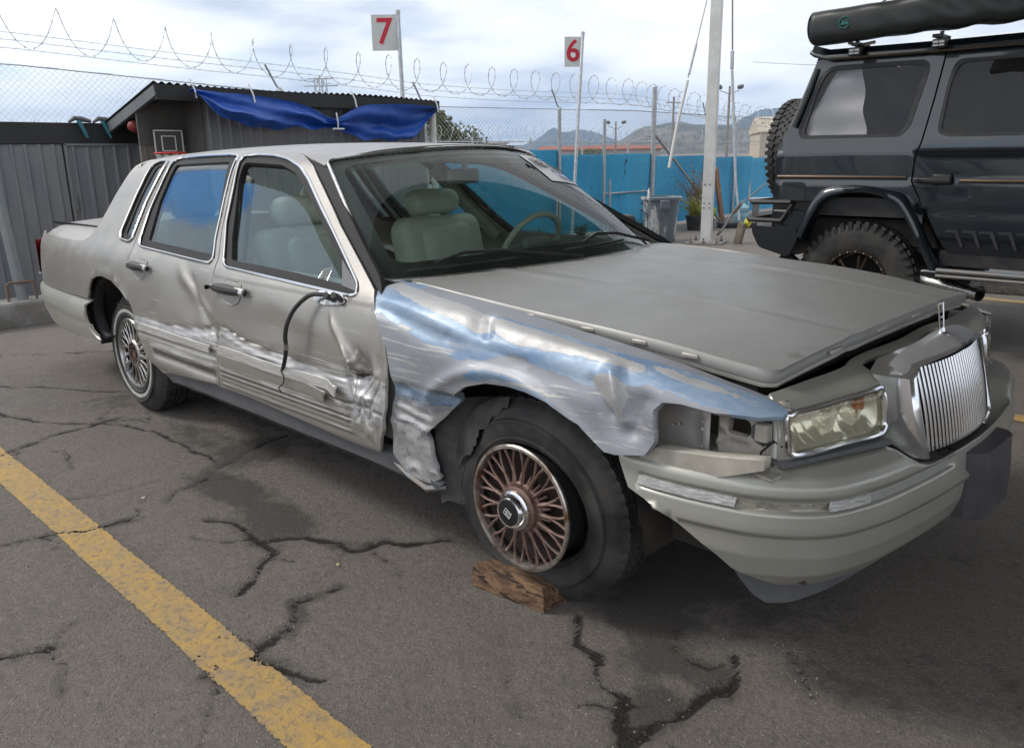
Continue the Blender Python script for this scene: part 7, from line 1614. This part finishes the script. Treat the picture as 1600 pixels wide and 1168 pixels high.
# flared arch
fo = sx([(-1.165,.77),(-1.089,.968),(-.985,1.105),(-.877,1.128),(-.527,1.105),(-.439,1.082),(-.362,.991),(-.278,.837),(-.194,.685),(-.123,.560)]); fi = sx([(-1.113,.735),(-1.050,.893),(-.950,1.040),(-.873,1.066),(-.542,1.055),(-.472,1.025),(-.392,.920),(-.290,.749),(-.205,.600),(-.165,.540)])
def dn(l, n=40): a = np.array(l); d = np.concatenate([[0], np.cumsum(np.hypot(*np.diff(a, axis=0).T))]); t = np.linspace(0, d[-1], n); return list(zip(pch(d, a[:, 0], t), pch(d, a[:, 1], t)))
A_, B_ = dn(fo), dn(fi); G = [[(p[0], .012, p[1]) for p in A_], [(p[0]*.99+q[0]*.01, -.045, p[1]*.93+q[1]*.07) for p, q in zip(A_, B_)], [(p[0]*.5+q[0]*.5, -.068, (p[1]+q[1])/2) for p, q in zip(A_, B_)], [(q[0], -.062, q[1]) for q in B_], [(q[0]*.985, .05, q[1]*.985+.005) for q in B_]]
m = MB(); m.grid(G); m.build('wheel_flare', SP, suv, smooth=55)
# sill, running board, bumper, rear rack, exhaust
m = MB(); m.rbox((.72+.65, -.06, .575), (1.75, .20, .045), .015); m.build('running_board', SP, suv); m = MB(); m.tube([(.60, -.165, .60), (2.2, -.165, .60)], .016, 8); m.tube([(.60, -.165, .565), (2.2, -.165, .565)], .012, 8); m.build('board_trim', M['steel_dark'], suv)
m = MB(); m.box((1.4, .05, .66), (1.7, .04, .10)); m.build('sill', BP_, suv, smooth=0)
bm_ = [(-1.528,.819),(-1.171,.812),(-1.150,.74),(-1.215,.595),(-1.461,.655),(-1.525,.765)]
bmp = MB(); G = []
prof = rnd(sx(bm_), .03, 3); 
bmp.grid([[(a, y, b) for a, b in prof+[prof[0]]] for y in (-.03, -.015)]); bmp = MB(); bmp.prism(prof, -.04, 1.80, lambda a, b, c: (a, c, b)); bmp.build('rear_bumper', mat('satin_black', (.014, .016, .020), .42), suv, smooth=40)
m = MB(); m.tube([(-.84, .0, .995), (-.52, .0, 1.0), (-.505, .0, .985), (-.59, .0, .86), (-.86, .0, .862)], .018, 8); m.tube([(-.84, .0, .995), (-.86, .7, .995)], .018, 8); m.tube([(-.86, .0, .862), (-.87, .7, .862)], .018, 8); m.tube([(-.52, .0, .93), (-.66, .02, .93)], .014, 6)
m.build('rear_guard', BP_, suv)
m = MB(); m.tube([(.35, .12, .50), (.74, .10, .44), (.82, .06, .43)], .045, 14, cap=False); m.tube([(.74, .14, .50), (1.2, .2, .50)], .07, 12); m.build('exhaust', M['chrome_dull'], suv)
m = MB(); m.lathe([(0, 0), (.04, 0), (.05, .04), (.02, .06)], 14, 'x', (-.58, .1, .56)); m.tube([(-.60, .1, .60), (-.45, .12, .48)], .05, 8); m.build('tow_hook', BP_, suv)
# wheels
def at_tyre(par, R_, w, seed=0):
    T = MB(); h = w/2; T.lathe([(.225, h-.03), (.235, h-.012), (.28, h+.004), (R_-.08, h+.006), (R_-.045, h-.004), (R_-.02, h-.02), (R_-.014, h-.05), (R_-.014, -h+.05), (R_-.02, -h+.02), (R_-.045, -h+.004), (R_-.08, -h-.006), (.28, -h-.004), (.235, -h+.012), (.225, -h+.03)], 96, 'y'); T.build('tyre', M['tyre'], par)
    K = MB(); n = 44
    for k in range(n):
        a = 2*math.pi*k/n
        for j, yy in enumerate((-h+.045, -h+.105, 0, h-.105, h-.045)):
            aa = a+(.07 if j % 2 else 0); rr = R_-.008; wd = .050 if j in (0, 4) else .044
            rot = Matrix.Rotation(-aa+math.pi/2, 3, 'Y') @ Matrix.Rotation(R(22 if j % 2 else -18), 3, 'Z'); K.box((rr*math.cos(aa), yy, rr*math.sin(aa)), (.040, wd, .018), rot)
        for sg in (-1, 1):
            rot = Matrix.Rotation(-a+math.pi/2, 3, 'Y'); K.box(((R_-.035)*math.cos(a), sg*(h-.004), (R_-.035)*math.sin(a)), (.030, .016, .045), rot)
    o = K.build('tread_blocks', M['tyre'], par, smooth=0, fixn=False); o['kind'] = 'stuff'
def suv_wheel(x, y, side):
    w = thing('wheel', None, None, (x, y, .438)); w.parent = suv; [w.pop(k, None) for k in ('label', 'category')]; at_tyre(w, .438, .285)
    s = side; yo = s*.13
    L = MB(); L.lathe([(.232, yo), (.236, yo+s*.010), (.215, yo+s*.006), (.205, yo-s*.02), (.200, yo-s*.2)], 64, 'y'); L.build('rim', BRZ, w)
    B = MB(); B.lathe([(0, yo-s*.09), (.2, yo-s*.09)], 32, 'y'); B.build('barrel', M['dark'], w)
    for k in range(24):
        a = 2*math.pi*k/24; q = MB(); q.lathe([(0, yo+s*.016), (.005, yo+s*.015), (.006, yo+s*.004)], 6, 'y', (.224*math.cos(a), 0, .224*math.sin(a))); q.build('rim_bolt', M['chrome_dull'], w, smooth=0)
    for k in range(6):
        a = 2*math.pi*k/6+.26
        for q in (-.14, .14): m = MB(); m.tube([(.05*math.cos(a), yo-s*.03, .05*math.sin(a)), (.20*math.cos(a+q), yo-s*.005, .20*math.sin(a+q))], .012, 8); m.build('spoke', BRZ, w)
    H = MB(); H.lathe([(0, yo-s*.005), (.04, yo-s*.008), (.06, yo-s*.03), (.06, yo-s*.08)], 24, 'y'); H.build('hub', BP_, w)
suv_wheel(-.01, .03+.13, -1); suv_wheel(-.01, 1.66, 1); suv_wheel(2.85, .16, -1); suv_wheel(2.85, 1.66, 1)
sp_ = thing('spare_wheel', None, None, (-.86, .88, 1.36), R(90)); sp_.parent = suv; [sp_.pop(k, None) for k in ('label', 'category')]; at_tyre(sp_, .435, .27)
m = MB(); m.lathe([(0, -.10), (.22, -.10), (.235, -.05), (.22, .08), (0, .09)], 32, 'y'); m.build('rim', BRZ, sp_)
for y in (.15, 1.64): m = MB(); m.rbox((-.70, y, .95), (.03, .12, .28), .01); m.build('tail_lamp', red, suv)
# awning bag on its brackets
ab = thing('awning_bag', 'long black rolled awning bag with a small green emblem on the off-roader roof', 'awning bag', (-.72, 3.40, 0))
bagm = mat('awning_pvc', (.022, .026, .026), .36, nscale=4, nmix=.6, ncol=(.035, .04, .04))
G = []
for i, x in enumerate(np.linspace(-.435, 2.3, 120)):
    e = min(1, (x+.435)/.02+.75); row = []
    for j in range(25):
        a = 2*math.pi*j/24; ca, sa = math.cos(a), math.sin(a); r1 = .105*(abs(ca)**4+abs(sa)**4)**-.25
        w_ = .008*float(fbm(x*5+ca*1.2, sa*1.5+x*2, 2.2, 3, 3))+.010*math.sin(x*23+sa*4+ca*2)*math.exp(-((x-1.0)/.9)**2)
        row.append((x, -.02+(r1+w_)*ca*.95*e, 2.205+.0*x-.018*(x+.4)*0+(r1+w_)*sa*e*1.0+.012*math.sin(x*2.2)))
    G.append(row)
m = MB(); m.grid(G); m.add([p for p in G[0][:-1]], [tuple(range(24))]); bag = m.build('bag', bagm, ab, smooth=60)
m = MB(); m.tube([(-.43, -.02+.10*math.cos(a), 2.205+.10*math.sin(a)) for a in np.linspace(0, 6.283, 25)[:-1]], .006, 6, closed=True); m.build('end_piping', BP_, bag)
eg = mat('emblem_green', (.02, .16, .14), .5)
m = MB(); m.tube([(-.17+.038*math.cos(a), -.128, 2.205+.036*math.sin(a)) for a in np.linspace(.5, 6.0, 20)], .004, 6); m.prism([(-.20, 2.19), (-.18, 2.225), (-.17, 2.205), (-.155, 2.218), (-.14, 2.19)], -.132, -.124, lambda a, b, c: (a, c, b)); m.build('emblem', eg, bag, smooth=0)
for x in (-.12, .40, .95, 1.7): m = MB(); m.box((x, .05, 2.07), (.05, .20, .02)); m.box((x, .10, 2.03), (.05, .03, .09)); m.build('bracket', M['galv'] if x == .95 else BP_, ab, smooth=0)
m = MB(); m.tube([(-.18, -.01, 2.085), (-.10, -.02, 2.06), (0, 0, 2.075)], .012, 6); m.build('bracket', M['chrome_dull'], ab)
# sky reflection in the rear quarter window, built as a pale sheet behind the rear half of the glass
G = []
for z in np.linspace(1.46, 1.945, 16):
    xr = -.835-X0+.085*(1.945-z)/.48+.010*math.sin(z*22); G.append([(xx, float(sfn(0, z)[1])+.030+.010*math.sin(xx*14+z*3)+.006*math.sin(z*30), z) for xx in np.linspace(-1.235-X0+.22*(z-1.46)/.48, xr, 20)])
cs = MB().grid(G).build('sky_reflection_sheet', mat('sky_reflection', (.62, .63, .66), .45, .2, nscale=2.2, nmix=.8, ncol=(.82, .82, .83)), suv)
